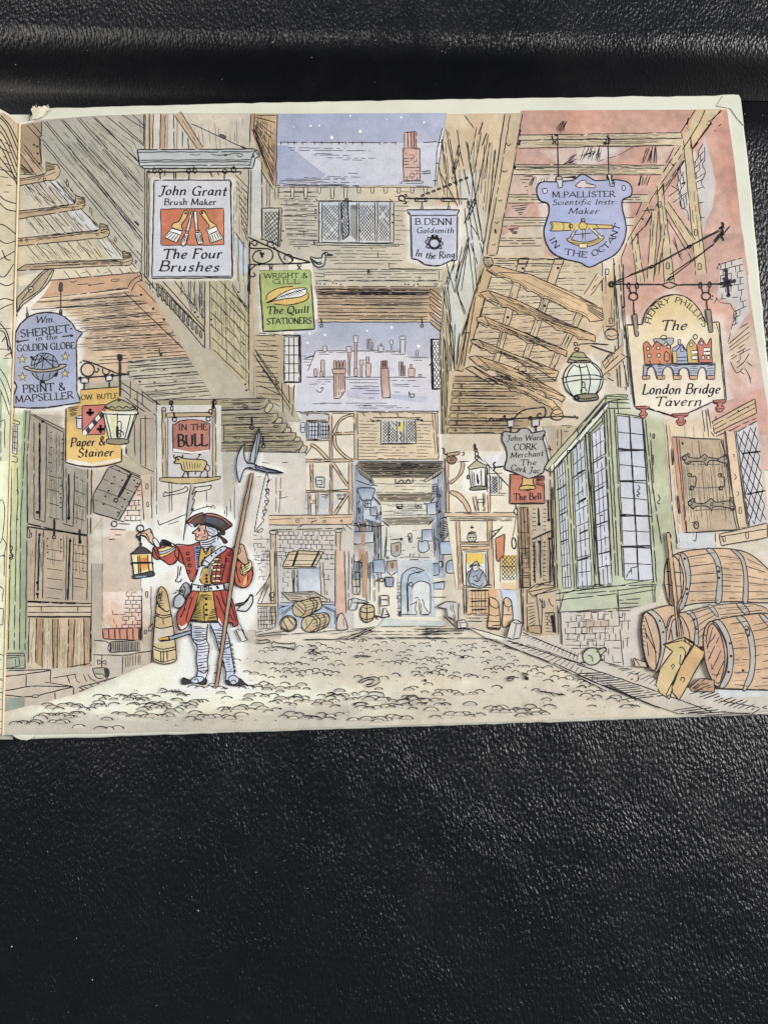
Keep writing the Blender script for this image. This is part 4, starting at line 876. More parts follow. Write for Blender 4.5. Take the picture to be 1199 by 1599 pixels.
FS('585,690 680,520 720,505 890,590 745,850 585,800', (158, 150, 138), (168, 160, 146), (1, 0), w=1.7, var=.08); S('605,650 840,740;590,720 770,790;640,590 870,690;690,520 890,600', 1.1, .1); S('820,560 740,710', 5); S('o725,725,12', 2.4); DT('745,540 800,575 715,580 700,620 680,665 660,700 650,750 765,600 840,600 860,620 800,680 780,720 765,765 740,800 850,640', 1.5)
S('720,505 900,580 945,575;735,830 760,790', 1.6); S('o715,872,18', 1.8); S('780,450 945,540;790,490 940,580', 1.5); F('770,440 945,535 945,580 900,580 720,500', (190, 178, 150), bg=False)
E('printed_brickwork', 'patches of orange brickwork glowing in the lantern light'); T('K')
F('885,620 900,800 870,860 760,850 745,860', (222, 172, 138), (232, 206, 180), (-1, 1), bg=True, var=.1); F('680,900 790,900 790,960 690,965', (232, 214, 194), bg=False)
BK('800,700 885,690 885,850 780,850', 5, 3, .85, 1.4); S('690,905 785,910;720,940 760,940;680,968 720,965;740,870 830,875;745,850 780,860', 1.3, .1); S('855,640 885,620;860,665 885,665', 1.3)
T('Q'); F('640,180 890,170 885,405 700,405 640,330', (228, 196, 168), (216, 156, 126), (.6, 1), bg=True, var=.1); BK('790,178 888,180 885,405 760,405', 9, 3, .85, 1.3); BK('700,290 790,290 780,405 720,405', 4, 2, .5, 1.2)
FS('640,408 880,400 878,480 650,470', (220, 148, 120), w=1.5, var=.1); HT('680,408 870,402 685,470 870,478', 6, 1.3, .04)
E('printed_post', 'weathered timber post beside the brickwork'); T('K')
F('880,570 960,560 965,1300 985,1700 900,1720 885,1300', (204, 186, 162), (206, 182, 158), var=.09); S('885,590 900,850;945,570 950,840;970,570 975,820', 1.5, .06); S('915,620 928,625 925,655 912,652 z;918,735 930,738 930,765 916,762 z', 1.5)
E('printed_wall', 'grey planks behind the yellow sign lantern'); F('760,180 960,170 960,560 900,540 800,440', (184, 172, 146), bg=False); S('790,170 790,440;840,200 845,450;880,210 880,500;910,190 912,520;985,170 980,800;860,40 860,180;', 1.5, .05); HT('880,180 880,520 960,180 960,560', 2, 1.2, .1)
E('printed_post', 'foot of the timber post beside the arched bricks'); T('Q'); S('890,150 885,480;945,140 945,400;880,480 880,540', 1.5, .06); S('910,175 925,175 925,210 912,210 z;905,415 918,418 916,440 905,440 z', 1.6); S('640,0 640,360;600,0 600,60;575,0 570,690', 1.4, .06)
F('575,0 640,0 640,470 575,520', (186, 174, 158), bg=False, var=.08)
E('printed_stone_step', 'stone steps and gutter stones along the left houses'); T('Q')
F('20,660 320,655 590,640 600,480 880,480 950,545 960,640 480,800 460,850 260,930 20,930', (206, 192, 172), (198, 182, 160), var=.06); F('690,490 880,485 880,545 690,555', (156, 148, 136), bg=False); F('770,575 950,548 950,630 775,690', (196, 180, 158), bg=False)
S('590,480 660,485 685,500 675,530 690,555;690,490 880,478;690,490 690,555;585,570 770,575 950,545 945,640;770,578 765,690;690,555 880,545', 1.6, .03); HT('695,495 860,485 695,552 860,545', 13, 1.5, .04); HT('785,580 880,565 785,650 880,630', 7, 1.3, .05)
FS('612,600 638,615 662,604 664,632 638,618 612,630', (196, 184, 168), w=1.6); S('638,575 638,655', 1.5); FS('580,655 650,650 680,660 685,690 670,720 640,690 590,690', (176, 168, 150), w=1.6); F('650,655 680,655 685,700 660,715', (48, 46, 46), bg=False)
S('30,670 318,662 318,740;30,705 165,690 318,668;165,690 165,770;30,795 200,765 430,768 460,775 462,840;30,820 150,835 240,825 455,770;345,805 348,860', 1.8, .03); FS('205,825 225,818 245,825 240,835 200,836', (182, 172, 152)); S('470,840 490,815 520,845', 1.8); HT('25,835 25,930 160,850 150,910', 9, 1.2, .06); F('25,835 155,840 150,915 25,925', (150, 158, 146), bg=False)
S('330,715 480,690;420,700 440,750;520,690 545,740;~470,695 480,730 500,745;~550,690 570,720 600,735;~590,690 610,715 650,715', 1.4); S('490,775 950,650;500,800 970,665;500,775 560,815', 1.6, .04); HT('520,772 930,660 570,790 965,668', 10, 1.6, .03)
S('280,740 460,768', 1.4)
E('printed_door', 'green shop door post at the left edge with yellow lamplight'); T('K')
F('98,130 190,160 165,380 175,880 165,1750 20,1800 40,900 82,250', (196, 204, 150), (168, 182, 140), (1, .1), .08); F('68,1200 50,1200 90,500 100,300 75,300 60,900', (232, 232, 170), bg=False); F('150,160 192,165 172,500 175,1680 120,1680 130,500', (156, 170, 138), bg=False)
S('192,165 170,480 172,880 160,1660;165,165 150,500 130,900 125,1660;110,520 115,700 105,900 90,1660;75,520 70,900 55,1660', 1.6, .05); F('80,250 115,260 110,440 75,430', (206, 206, 206), bg=False); GR('85,260 112,262 108,440 80,430', 2, 5, 1.4); S('75,220 125,235 120,255 70,240;65,480 110,490 112,455 68,445', 1.5); S('105,660 118,670 115,690;110,850 118,840', 1.5)
S('~45,1040 60,1010 80,1020 70,1050 85,1070 60,1085 48,1060', 2); S('o45,1140,16 o70,1080,14', 1.5)
T('Q'); FS('40,560 155,560 160,590 158,655 36,655', (160, 170, 150), w=1.7); S('40,575 155,578;45,590 120,585 125,640 60,655;100,595 100,640', 1.4)

# the left leaf, as far as it shows
E('printed_house', 'curved strip of timber and green shopfront printed on the left leaf', on='left')
T('Z'); F('-900,178 -400,172 -5,176 -5,430 -900,430', (196, 178, 140), (180, 164, 134), (1, .4), sp=16); F('-900,432 -5,432 -5,760 -900,780', (190, 196, 166), (206, 192, 160), (-1, 0), sp=16); F('-900,782 -5,762 -5,1146 -900,1146', (214, 208, 178), (200, 188, 164), (-1, .3), sp=16)
HT('-5,200 -5,420 -700,180 -700,420', 20, 1.2, .1, .4); HT('-30,440 -500,440 -30,1120 -500,1120', 24, 1.3, .1, .4)
F('-4,176 6,176 18,184 29,194 24,430 -4,430', (188, 166, 124), (196, 184, 152), sp=4); F('-4,430 24,430 21,560 -4,560', (206, 196, 170), sp=4); F('-4,560 20.5,560 17,720 -4,720', (182, 196, 160), (206, 212, 176), sp=4); F('-4,720 16,720 9,960 4,1146 -4,1146', (222, 228, 186), (206, 200, 176), sp=4)
for s in ('~-4,180 12,196 29,236', '~-4,190 10,208 28,250', '~-4,200 10,218 28,262', '~-4,212 10,232 28,276', '~-4,222 8,240 28,290', '~2,180 16,196 29,222', '~-4,240 10,258 27,280', '~-4,256 10,268 27,284', '~-4,300 8,312 26,318', '~-4,312 10,326 26,330', '~-4,350 8,352 26,366', '~-4,372 10,380 25,376', '~4,390 10,404 18,406', '~-4,408 10,400 24,392', '~-4,428 8,432 22,412', '~-4,440 12,446 24,440', '~-4,470 8,466 23,470', '~-4,486 10,478 22,474', '~-4,500 12,520 20,560', '~-4,516 8,520 14,548', '~4,534 10,526 14,540 18,550 8,556', '~-4,570 10,590 20,620', '~-4,582 8,606 18,640', '~-4,600 6,620 16,650', '-4,660 8,655 8,700', '2,610 2,720', '~-4,790 4,780 8,800 4,840 -2,850', '-4,912 6,920 4,940', '-4,950 6,950 5,976 -4,976', '-4,1020 6,1024', '-4,1060 5,1062', '-4,1080 5,1082', '~4,840 10,850 6,870', '-2,870 8,866 7,900'):
    S(s, 1.4)
HT('-4,214 -4,300 20,230 26,300', 8, 1, .1, .5); HT('-4,500 -4,560 18,500 18,560', 5, 1, .1, .5); HT('-3,1028 -3,1140 4,1030 4,1140', 8, 1, .1)
# ------------------------------------------------------------------ behind the bull sign and the stone wall
E('printed_wall', 'pale stone and plaster wall with bars and bull sign behind the watchman'); T('L')
F('215,60 700,60 700,410 1330,420 1330,1010 1140,1010 1140,1750 250,1750 190,1740 190,900', (206, 202, 192), (222, 212, 200), (0, 1), .06)
S('215,60 215,880;300,150 300,600;310,630 310,870;330,640 330,860;588,700 590,820;500,430 505,600;330,200 330,600;720,420 725,880;740,410 740,900;765,420 770,860;795,420 800,920;708,420 710,500', 1.3, .07); F('705,415 800,415 800,700 720,860', (186, 182, 166), bg=True)
S('1000,490 1060,495;1150,490 1200,492;1110,600 1110,860;1150,700 1130,870;1125,705 1140,705 1135,760 1200,745;1060,890 1190,885;1060,920 1190,915;1060,960 1190,955;1145,600 1145,690;960,600 1000,598', 1.1, .1)
for s, c in (('~270,720 265,745 290,740 420,715 450,690 430,670 410,690 300,720 285,710', 1), ('~500,680 600,665 625,660 620,685 600,695 520,710', 1), ('~225,920 235,955 260,950 430,880 500,850 600,820 635,835;~620,830 640,810 650,840', 0)):
    S(s+' z' if c and ';' not in s else s, 1.6, .02)
F('470,660 505,665 480,860 415,1070 440,800', (184, 182, 174), bg=False); S('470,660 415,1080;~505,670 480,730 510,710 485,770 500,770 475,850 495,830 470,880', 1.7, .02); S('300,955 380,930', 1.2)
FS('~1030,595 1055,620 1040,670 1060,700 1030,740 1055,780 1020,830 1040,850 1005,905 1020,920 990,960 965,990 975,1005 1000,985 1010,985 1000,1010 960,1010 955,960', (224, 222, 216), w=1.7)
S('~1055,620 1040,640 1070,615;~1060,700 1030,690 1058,735;~1055,780 1025,775 1040,810;~1040,850 1010,850 1025,890', 1.9)
T('U'); F('0,0 130,0 130,500 0,530', (206, 200, 190), var=.05); BK('0,5 90,0 90,60 0,60', 3, 3, .75, 1.1); BK('5,80 60,80 60,180 20,180', 5, 2, .6, 1)
T('L'); BK('940,1035 1060,1035 1060,1250 940,1250', 7, 4, .6, 1.1)

E('printed_house', 'stone ground floor with an open flap window and post left of the alley'); T('M')
F('0,735 525,735 530,800 530,1440 20,1440', (206, 196, 184), (202, 200, 196), var=.06); F('0,735 525,735 520,795 0,800', (222, 190, 156), bg=False); S('0,740 525,735;0,800 500,795;~500,795 525,785 520,770;180,825 185,810 210,800;270,795 265,780 300,770', 1.5, .05)
S('0,765 520,750', 1, .3); FS('168,770 190,768 190,780 170,782', (232, 210, 180)); FS('338,772 355,770 355,782 340,783', (232, 210, 180)); S('445,770 460,768 452,782 z', 1.2); S('460,805 480,840;480,800 520,830;500,795 530,800', 1.2)
BK('55,840 410,835 410,1015 55,990', 6, 11, .82, 1.15); BK('310,1010 410,1010 415,1240 340,1240', 7, 3, .5, 1.1); BK('60,1000 130,1000 130,1250 75,1250', 8, 3, .35, 1.1)
F('50,820 430,815 410,830 60,840', (206, 196, 178), bg=False); S('10,830 460,820;40,850 60,835', 1.4)
BM('28,850 24,1060', 8, col=(206, 182, 150)); S('5,835 50,835 48,858 8,858 z', 1.4)
BM('432,840 436,1420', 7, col=(216, 184, 150)); S('412,828 462,822 455,845 415,845 z', 1.4)
F('185,1060 320,1060 325,1180 280,1200 260,1180 230,1230 185,1215', (128, 148, 174), (176, 190, 206), bg=False, var=.15)
T('U'); F('262,110 400,115 405,250 268,260', (150, 164, 184), (196, 204, 212), (.3, 1), bg=False, var=.15); BM('245,115 250,265', 6, col=(210, 202, 184)); BM('408,70 418,280', 5, col=(212, 200, 178)); S('225,120 232,260;240,115 240,255', 1.2)
FS('165,98 205,10 260,0 418,8 415,20 370,100', (206, 186, 146), (216, 200, 166), w=1.7); S('190,60 390,62;200,20 410,25;180,85 375,85', 1.2, .06); S('262,0 225,108;392,5 345,100', 3.4); FS('168,98 370,100 372,106 170,112', (196, 180, 146))
BM('70,210 8,290', 7, col=(206, 180, 140)) ; BM('108,120 20,330', 5, col=(206, 180, 142)); BM('100,0 112,470', 7, col=(214, 190, 158)); S('130,0 140,480', 1.5, .03)
S('o100,276,16', 1.5); S('90,290 112,292 112,312 88,312 z', 1.3); F('10,330 130,330 130,350 10,350', (212, 190, 150), bg=False); S('5,330 130,330;5,350 130,350', 1.3); GR('15,360 120,358 120,480 15,490', 6, 5, 1.1, .2); S('0,510 100,490', 1.2)
F('140,330 490,330 500,480 140,480', (176, 192, 212), (200, 206, 210), bg=False, var=.12)
FS('160,265 360,252 440,300 440,318 215,315', (206, 196, 174), w=1.5); HT('180,272 220,310 360,258 430,300', 5, 1.1, .1); S('150,325 500,320;145,345 490,335;430,300 460,300 460,318;140,360 190,345;150,400 230,340;160,410 230,350;410,340 490,375;420,350 490,385', 1.3, .05)
E('printed_post', 'tall pinkish post at the mouth of the alley with a stone bollard'); T('U')
F('492,0 545,0 560,390 500,395', (222, 190, 162), (214, 176, 160), var=.08, bg=False); S('495,0 492,460;552,0 562,390', 1.5, .05); FS('~505,490 508,420 530,390 552,415 568,488', (214, 200, 184), w=1.6); S('545,420 550,490', 1.2)
S('580,0 575,370;600,40 600,220;610,20 608,170;650,50 640,280;690,0 690,320;710,100 710,310;740,150 740,320;765,150 770,400', 1.2, .15, (60, 62, 74)); GR('600,130 650,135 650,270 602,270', 2, 3, 1.2); F('660,20 700,20 690,290 670,290', (184, 146, 116), bg=False, var=.14)
FS('575,310 620,295 705,322 690,330 640,325 620,372 580,370', (206, 204, 198), w=1.5); S('600,300 585,360;640,315 625,370;600,325 700,325;775,280 828,280 830,340 778,345 z;780,305 815,305;815,300 815,315', 1.4); S('o785,182,12 o760,185,6', 1.6); S('805,165 858,165 855,225 808,225 z', 1.3); F('808,170 855,170 850,222 815,222', (150, 160, 182), bg=False, var=.12)
FS('785,418 795,358 810,360 828,410', (224, 222, 216), w=1.7); S('800,400 830,395 828,418', 2); S('745,405 800,420;760,430 740,400', 2.4); S('900,375 905,408 890,405 z', 1.4)
BAR = [('lying on top of the small barrel pile under the flap window', '~235,350 250,325 380,292 405,320 408,355 380,375 300,415 270,410', 'o268,365,42,48', '~330,300 355,320 360,350 345,392;~350,295 378,320 380,345 365,380'), ('at the left foot of the small barrel pile', 'o202,455,53,50', 'o202,455,44,42', '160,420 200,500;190,410 245,480;240,420 250,470'), ('at the right foot of the small barrel pile', '~290,430 330,405 430,388 458,420 452,455 420,485 340,508 290,470', 'o332,458,50,50', '~370,400 398,430 400,455 385,500;~410,395 432,420 430,455 415,485'), ('standing upright by the blue alley houses', '~660,350 690,336 730,345 738,390 725,430 690,448 660,430 650,390', '~665,352 690,360 728,350', '~652,380 690,388 736,380;~655,420 690,430 730,420;690,340 690,448')]
for k, (lb, o1, o2, o3) in enumerate(BAR):
    E('printed_barrel', 'small barrel '+lb); T('U'); FS(o1, (214, 196, 150), (196, 172, 128), (.5, 1), w=1.8); F(o2, (204, 182, 140), bg=False) if o2[0] == 'o' else None; S(o2, 1.6); S(o3, 1.7); 
    if k in (0, 2): HT('~'[1:]+('300,320 310,400 395,305 400,360' if k == 0 else '345,412 350,500 445,395 450,460'), 5, 1.1, .08); S('235,340 300,400;250,325 305,380' if k == 0 else '300,500 365,420;310,430 320,470;330,490 350,505', 1.3)

# ------------------------------------------------------------------ right side of the street
E('printed_wall', 'planked and braced side wall right of the gap'); T('D')
F('385,72 860,65 800,400 610,950 560,1190 400,1190 320,650 330,480 360,300', (214, 192, 152), (206, 184, 146), (0, 1), .08, soft=[('480,430 600,430 620,960 560,1180 480,1000', 8, .8, (206, 206, 198)), ('520,60 700,55 570,230 510,260', 6, .6, (196, 164, 124)), ('400,170 460,170 520,420 440,400', 6, .5, (208, 172, 126)), ('600,150 690,200 640,700 570,640', 8, .5, (202, 170, 122))])

T('I'); F('165,150 380,150 420,100 200,800 195,1190 150,1190 150,560', (196, 182, 142), (178, 158, 112), (0, 1), .09); F('200,150 375,140 360,300 300,480 240,680 180,300', (206, 208, 196), bg=False)
T('D')
S('385,165 470,640;455,170 470,290 610,940;510,240 600,800;500,80 560,160;520,250 560,540 620,900;575,155 540,330;605,185 560,440;650,200 560,640;660,250 620,480;690,290 650,700;400,180 455,520;360,230 400,520;340,400 380,580;350,440 460,650', 1.4, .05)
HT('355,230 460,280 395,600 480,640', 5, .9, .1, .4); HT('560,230 700,250 545,620 650,700', 7, .9, .1, .5); S('465,260 420,480;470,310 440,430;615,120 590,200;640,190 610,270;560,600 500,760;575,610 520,740', 2, .06)
S('440,980 385,1190;470,985 440,1190;400,1050 440,1190;540,760 610,870;520,850 450,1100;530,840 480,1180;520,600 560,950 580,1190;500,660 560,1190;405,1100 390,1000', 1.4, .06)
T('I'); S('165,270 240,790;190,200 230,620;240,130 180,260;285,20 240,240;300,80 250,290;320,0 250,300 310,440;250,280 300,450;340,0 380,130;180,270 150,560;150,560 160,1190;170,580 200,860;185,300 220,560;205,420 215,700;240,500 235,780', 1.5, .05); HT('170,580 225,660 158,1190 196,1190', 6, 1.2, .08, .3); HT('172,420 225,540 165,560 235,760', 4, 1.1, .1)
E('printed_wall', 'red plaster wall patched with bare brick and laths at the top right'); T('X')
F('-345,170 940,164 985,480 1030,900 1075,1200 -200,1200 -180,1180 -560,1160 -480,640', (200, 142, 120), (206, 158, 136), (.2, 1), .13, soft=[('930,150 1010,480 1040,800 960,900 900,600 880,380', 9, .8, (194, 122, 102)), ('-20,400 300,400 100,520 -80,560', 7, .85, (206, 194, 186)), ('-420,540 180,560 150,640 -420,660', 8, .7, (204, 188, 176)), ('480,420 600,300 620,380 500,560', 8, .6, (208, 190, 176)), ('540,700 640,640 760,900 700,1100 600,1000', 9, .55, (210, 180, 156)), ('280,850 420,760 470,1000 330,1180', 8, .6, (196, 130, 108))])
T('J'); F('560,-60 1040,-60 1080,300 1130,640 1190,1000 1240,1420 500,1420 300,600 250,0', (204, 148, 126), (208, 162, 142), (0, 1), .13, soft=[('940,850 1200,800 1220,1250 920,1250', 14, .6, (212, 170, 158)), ('960,560 1120,520 1160,760 960,800', 10, .7, (208, 182, 156)), ('520,-40 700,-40 640,260 540,220', 10, .5, (212, 176, 152))]); F('900,1000 1170,900 1210,1200 920,1200', (206, 156, 142), bg=False)
T('X'); F('800,330 830,440 870,620 850,780 810,860 790,930 750,500', (200, 190, 188), bg=True, var=.05); F('660,480 740,420 790,700 700,860 620,720', (204, 196, 190), bg=True)
T('D'); F('600,950 720,840 880,760 1000,780 1000,1000 700,1060', (208, 186, 158), bg=True); F('820,440 940,460 920,580 770,580', (204, 178, 160), bg=False); F('780,640 920,640 880,720 760,720', (206, 176, 160), bg=False); F('960,300 1200,280 1200,400 1100,400', (210, 180, 166), bg=False)
for s in ('830,460 900,570 930,460 890,570', '790,650 850,710 900,640 850,710', '1110,390 1140,380 1200,310 1200,380', '770,790 800,820 840,780 830,820', '1110,470 1180,470 1195,460 1200,480'): HT(s, 6, 1.5, .1, .2)
T('X')
for s in ('20,480 60,400 140,500 150,400', '400,500 440,400 500,500 490,400', '380,640 400,580 440,640 450,590', '-130,300 -90,240 -80,300 -60,250', '20,460 100,430 140,470 150,420', '-300,640 -280,590 -200,640 -190,590'):
    a = [tuple(float(q) for q in p.split(',')) for p in s.split()]
    for k in range(11):
        t = k/10
        if k % 4 == 3: continue
        S(f'{a[0][0]+(a[2][0]-a[0][0])*t:.0f},{a[0][1]+random.uniform(-8, 8):.0f} {a[1][0]+(a[3][0]-a[1][0])*t+random.uniform(-10, 14):.0f},{a[1][1]+random.uniform(-8, 8):.0f}', random.choice((.8, 1, 1.5)), .03)
S('130,490 260,450 350,400', 1.1)
BK('610,600 660,480 700,760 650,800', 4, 3, .8, 1.4); BK('725,470 790,380 800,560 735,610', 4, 2, .8, 1.4); BK('745,620 790,600 800,840 760,840', 5, 1, .7, 1.3); S('~590,640 640,680 650,770 690,800 700,860;~800,400 800,480 785,510 805,560 780,620 800,660;640,660 570,715;690,680 600,750', 1.3); S('655,630 680,620', 3); S('720,415 760,370', 3)
T('J'); F('900,130 1030,90 1060,200 1080,430 940,620 1000,400 880,330', (204, 196, 190), bg=False); BK('900,130 1040,90 1050,330 890,350', 6, 4, .75, 1.4); BK('990,340 1060,320 1070,500 970,560', 5, 2, .7, 1.4); S('~880,150 900,130 1000,100;~870,340 900,370 960,380 975,410 1000,440 985,490;945,620 1000,420;880,340 850,390', 1.3, .06); DT('880,155 890,130 845,350 850,330', 1.4)
BK('940,690 1060,620 1050,740 980,790', 4, 3, .55, 1.3); S('945,625 1080,510;950,660 1080,560;960,720 1090,660;~1000,780 1040,750 1080,690;~960,740 1000,810 1040,780;1050,780 1090,850;1060,740 1100,770;1020,800 1050,820;1090,880 1080,830', 1.4, .12); HT('940,640 950,730 1080,540 1090,660', 6, 1.3, .1, .4); F('945,620 1080,500 1090,640 1010,690 940,740', (216, 186, 150), bg=True); HT('950,630 950,720 1080,520 1085,640', 5, 1.5, .08, .2)

E('printed_beam', 'double rafter across the top with the hooks of the shield sign'); T('Z')
F('811,211 930,209 1063,207.5 1066,220 1061,227.5 940,229 809,231', (206, 182, 142), var=.1); S('811,211 940,209 1063,207;809,219 940,217.5 1066,216;809,231.5 930,229 1060,227.5', 1.5, .06); S('811,206 812,213', 2.4); S('855,210 865,210;1063,207 1066,220;905,212 911,212', 1.4); DT('810,225 811,221', 2.2); GN('815,213 813,229 1060,210 1058,226', 12)
E('printed_beam', 'second rafter across the red wall behind the shield sign')
F('803,256 1038,258 1034,273 800,272.5', (206, 184, 148), var=.1); S('803,257 1038,258;802,261 1030,263;800,272.5 1032,273;802,265 850,263', 1.5, .07); DT('803,260 803,262', 2.2); GN('805,259 803,271 1030,260 1030,272', 10)
for y, x0, x1 in ((304, 793, 1014), (340, 786, 992), (372, 779, 850)):
    E('printed_beam', 'short rafter stepping down the red wall'); T('Z')
    F(f'{x0},{y} {x1},{y} {x1-4},{y+12} {x0-2},{y+13}', (204, 182, 146)); S(f'{x0},{y} {x1-3},{y};{x0},{y+3.5} {x1-15},{y+4};{x0-2},{y+13} {x1-4},{y+12};{x0+15},{y+8} {x1-14},{y+8}', 1.4, .1)
E('printed_post', 'broad timber post leaning beside the red wall'); T('D')
F('750,70 862,66 830,250 800,400 740,740 700,955 635,950 660,800 700,450', (204, 176, 134), var=.08); S('750,70 690,480 620,890 610,960;785,75 720,480 650,870 640,950;862,68 830,250 808,400 760,640 700,955;650,955 705,955', 1.6, .06)
S('~760,262 775,270 790,258;~735,425 750,436 765,424;~710,608 722,616 735,606;~690,745 702,756 712,744;~672,885 685,892 695,882;~760,258 768,250', 1.8); S('845,165 850,185;836,250 838,262;690,790 695,820', 3)
E('printed_beam', 'long timber brace running down from the top right corner of the red wall'); T('X')
F('745,165 905,160 880,210 700,400 480,710 270,1120 200,1120 330,950 540,570 700,270', (206, 180, 132), var=.08)
S('745,165 700,230 650,310;805,165 760,260 660,420;900,165 850,230 730,400 560,660;650,390 540,560;610,400 560,500;660,440 480,700 430,800 330,960 270,1115;560,660 480,800;670,480 550,650;410,740 370,830', 1.6, .06); HT('700,240 560,520 720,260 580,540', 2, 1, .1, .5); S('730,400 830,270;830,240 910,170;885,270 905,255;860,300 870,296', 1.7, .04); S('~820,240 830,235 840,250 830,268 815,255;~835,245 850,260', 1.5); S('700,215 690,260', 2.6); DT('602,512 412,850 515,760', 1.7)
S('410,800 480,790;480,790 470,820 430,900;440,780 455,815;380,940 430,890 480,800;340,970 380,940', 1.6)
for lb, s, w0, w1 in (('outermost upright timber of the red wall', '690,350 780,1200', 12, 17), ('middle upright timber of the red wall', '520,640 580,1250', 9, 15), ('inner upright timber of the red wall', '360,950 400,1250', 9, 12)):
    E('printed_beam', lb); T('X'); BM(s, w0, w1, col=(208, 182, 132), grain=3)
    x = s.split()[0].split(','); S(f'{float(x[0])-25},{float(x[1])+60} {float(x[0])+25},{float(x[1])-15} {float(x[0])+22},{float(x[1])+60}', 1.7)
E('printed_beam', 'slanting braces between the uprights of the red wall'); T('X'); BM('560,760 720,1000', 9, 15, col=(206, 178, 128)); BM('490,800 460,1240', 10, col=(206, 176, 128)); BM('545,880 500,1200', 6, col=(204, 170, 124)); S('570,740 720,960;560,840 720,1100;610,960 640,1080;600,980 660,1110;655,1060 640,1090', 1.3, .06)
for x, y in ((745, 935), (570, 1145), (768, 1150), (192, 1185), (518, 760)): S(f'{x-8},{y-20} {x+10},{y-18} {x+8},{y+18} {x-10},{y+16} z', 1.6)
T('J')
E('printed_post', 'timber door posts standing behind the lamp and tavern sign'); T('J')
BM('195,110 200,520', 18, col=(206, 170, 122), grain=3); BM('255,90 300,900', 12, col=(206, 186, 152), grain=4); F('165,520 245,515 255,600 180,600', (206, 176, 134), bg=False); S('~180,575 178,555 205,540 240,545 262,575 240,600 200,600 180,575;180,520 240,515;~185,545 210,530 245,538', 1.7); S('~190,575 220,582 258,570', 1.3)
for x, y in ((192, 178), (215, 485), (235, 765), (195, 825)): S(f'{x-10},{y-18} {x+10},{y-16} {x+8},{y+16} {x-10},{y+18} z', 1.6)
S('265,130 300,600;240,200 270,560;290,130 300,400;275,650 320,900;240,640 260,900;300,760 310,920', 1.4, .08); DT('290,400 235,130', 1.6)
F('160,740 290,640 300,720 190,860 150,840', (206, 178, 140), bg=False); S('160,745 280,640;150,840 310,710;180,780 260,700;~275,690 320,715;~190,820 205,812 205,832;~190,840 230,860', 1.5); GR('160,750 215,680 230,720 180,790', 2, 2, 1.1)
E('printed_porch', 'timber ceiling of five scalloped braces over the shops at the right'); T('I')
F('410,80 950,80 1160,300 1170,500 1100,640 930,900 900,1040 600,1190 190,1190 200,800 290,790 380,330', (212, 184, 142), (206, 176, 132), (0, 1), .08)
F('430,140 700,80 1150,140 1150,400 900,540 480,330', (212, 192, 156), bg=False, var=.06); F('230,820 500,830 800,960 850,1060 600,1190 200,1190', (196, 172, 132), (176, 150, 110), (0, 1), bg=False, var=.08)
GN('430,150 300,780 1000,120 880,700', 36)
for k in range(17): y = 95+k*38; S(f'{max(390, 480-k*8)},{y+random.randint(0, 6)} {760-k*14},{y+2+random.randint(0, 6)}', 1.0, .3); S(f'{720-k*6},{y+10} {1120-k*15},{y+8}', 1.0, .4)
for s, w0, w1 in (('665,105 490,760', 13, 9), ('890,100 680,720', 14, 9), ('1150,200 1060,330', 12, 10), ('1020,440 920,650', 11, 9), ('880,690 840,790', 9, 8)): BM(s, w0, w1, col=(206, 178, 134), grain=4)
S('635,95 700,90 690,130 630,130 z;860,95 920,92 915,130 855,130 z;480,95 1000,100;490,125 850,128;500,110 640,108', 1.5, .05); DT('664,156 884,154 800,390 570,462', 2.2)
for k in range(8):
    y = 830+k*46; xs = 240-k*6
    F(f'{xs},{y} {640+k*10},{y+2} {640+k*10},{y+32} {xs-4},{y+30}', (196, 170, 126) if k % 2 else (168, 142, 104), bg=False, var=.1); S(f'{xs},{y} {620+k*8},{y+4};{xs-2},{y+31} {600+k*8},{y+34}', 1.5, .07); HT(f'{xs+20},{y+4} {xs+20},{y+28} {560},{y+6} {560},{y+30}', 3, 1, .2, .6)
    if k: S(f'{xs},{y} {xs-8},{y+34};{xs+42},{y+8} {xs+52},{y+8} {xs+52},{y+22} {xs+42},{y+22} z', 1.4)
F('420,110 470,200 290,800 240,790', (202, 170, 122), bg=False, var=.08); S('420,150 370,330 290,800;470,200 430,330 330,690;400,200 330,430 280,760;385,320 410,340;430,345 380,530;340,600 380,600;240,790 290,800;330,440 290,560 340,560;310,560 260,790;270,560 250,760;285,580 330,430', 1.6, .05)
S('420,85 470,90 480,130 435,150 420,120 z', 1.8); HT('425,95 430,140 465,95 472,140', 5, 1.2, .1)
BR = [('uppermost', '480,135 700,190 950,300 1160,405 1165,480 1080,490 1060,460 950,420 850,360 780,345 740,310 690,300 660,265 600,240 560,215 505,215 435,165'),
      ('second', '395,310 450,295 640,360 850,460 1115,575 1115,615 1010,600 980,575 870,540 820,500 750,480 720,450 640,445 590,410 540,400 480,365 440,355'),
      ('third', '375,465 420,455 600,530 780,600 940,670 935,710 880,690 830,665 770,635 690,625 640,590 580,570 540,555 470,530 430,510 380,490'),
      ('fourth', '340,605 385,600 600,690 780,755 890,800 865,860 820,830 760,790 670,765 630,735 570,720 540,690 470,690 400,650 350,625'),
      ('fifth', '325,710 370,700 560,760 720,830 930,960 910,995 850,965 810,970 800,935 740,910 680,890 600,860 560,830 520,805 440,790 380,760'),
      ('lowest', '305,780 345,765 500,850 600,850 680,900 780,950 850,980 900,1040 850,1040 810,1010 760,995 700,950 640,935 590,925 560,890 510,880 480,850 420,850')]
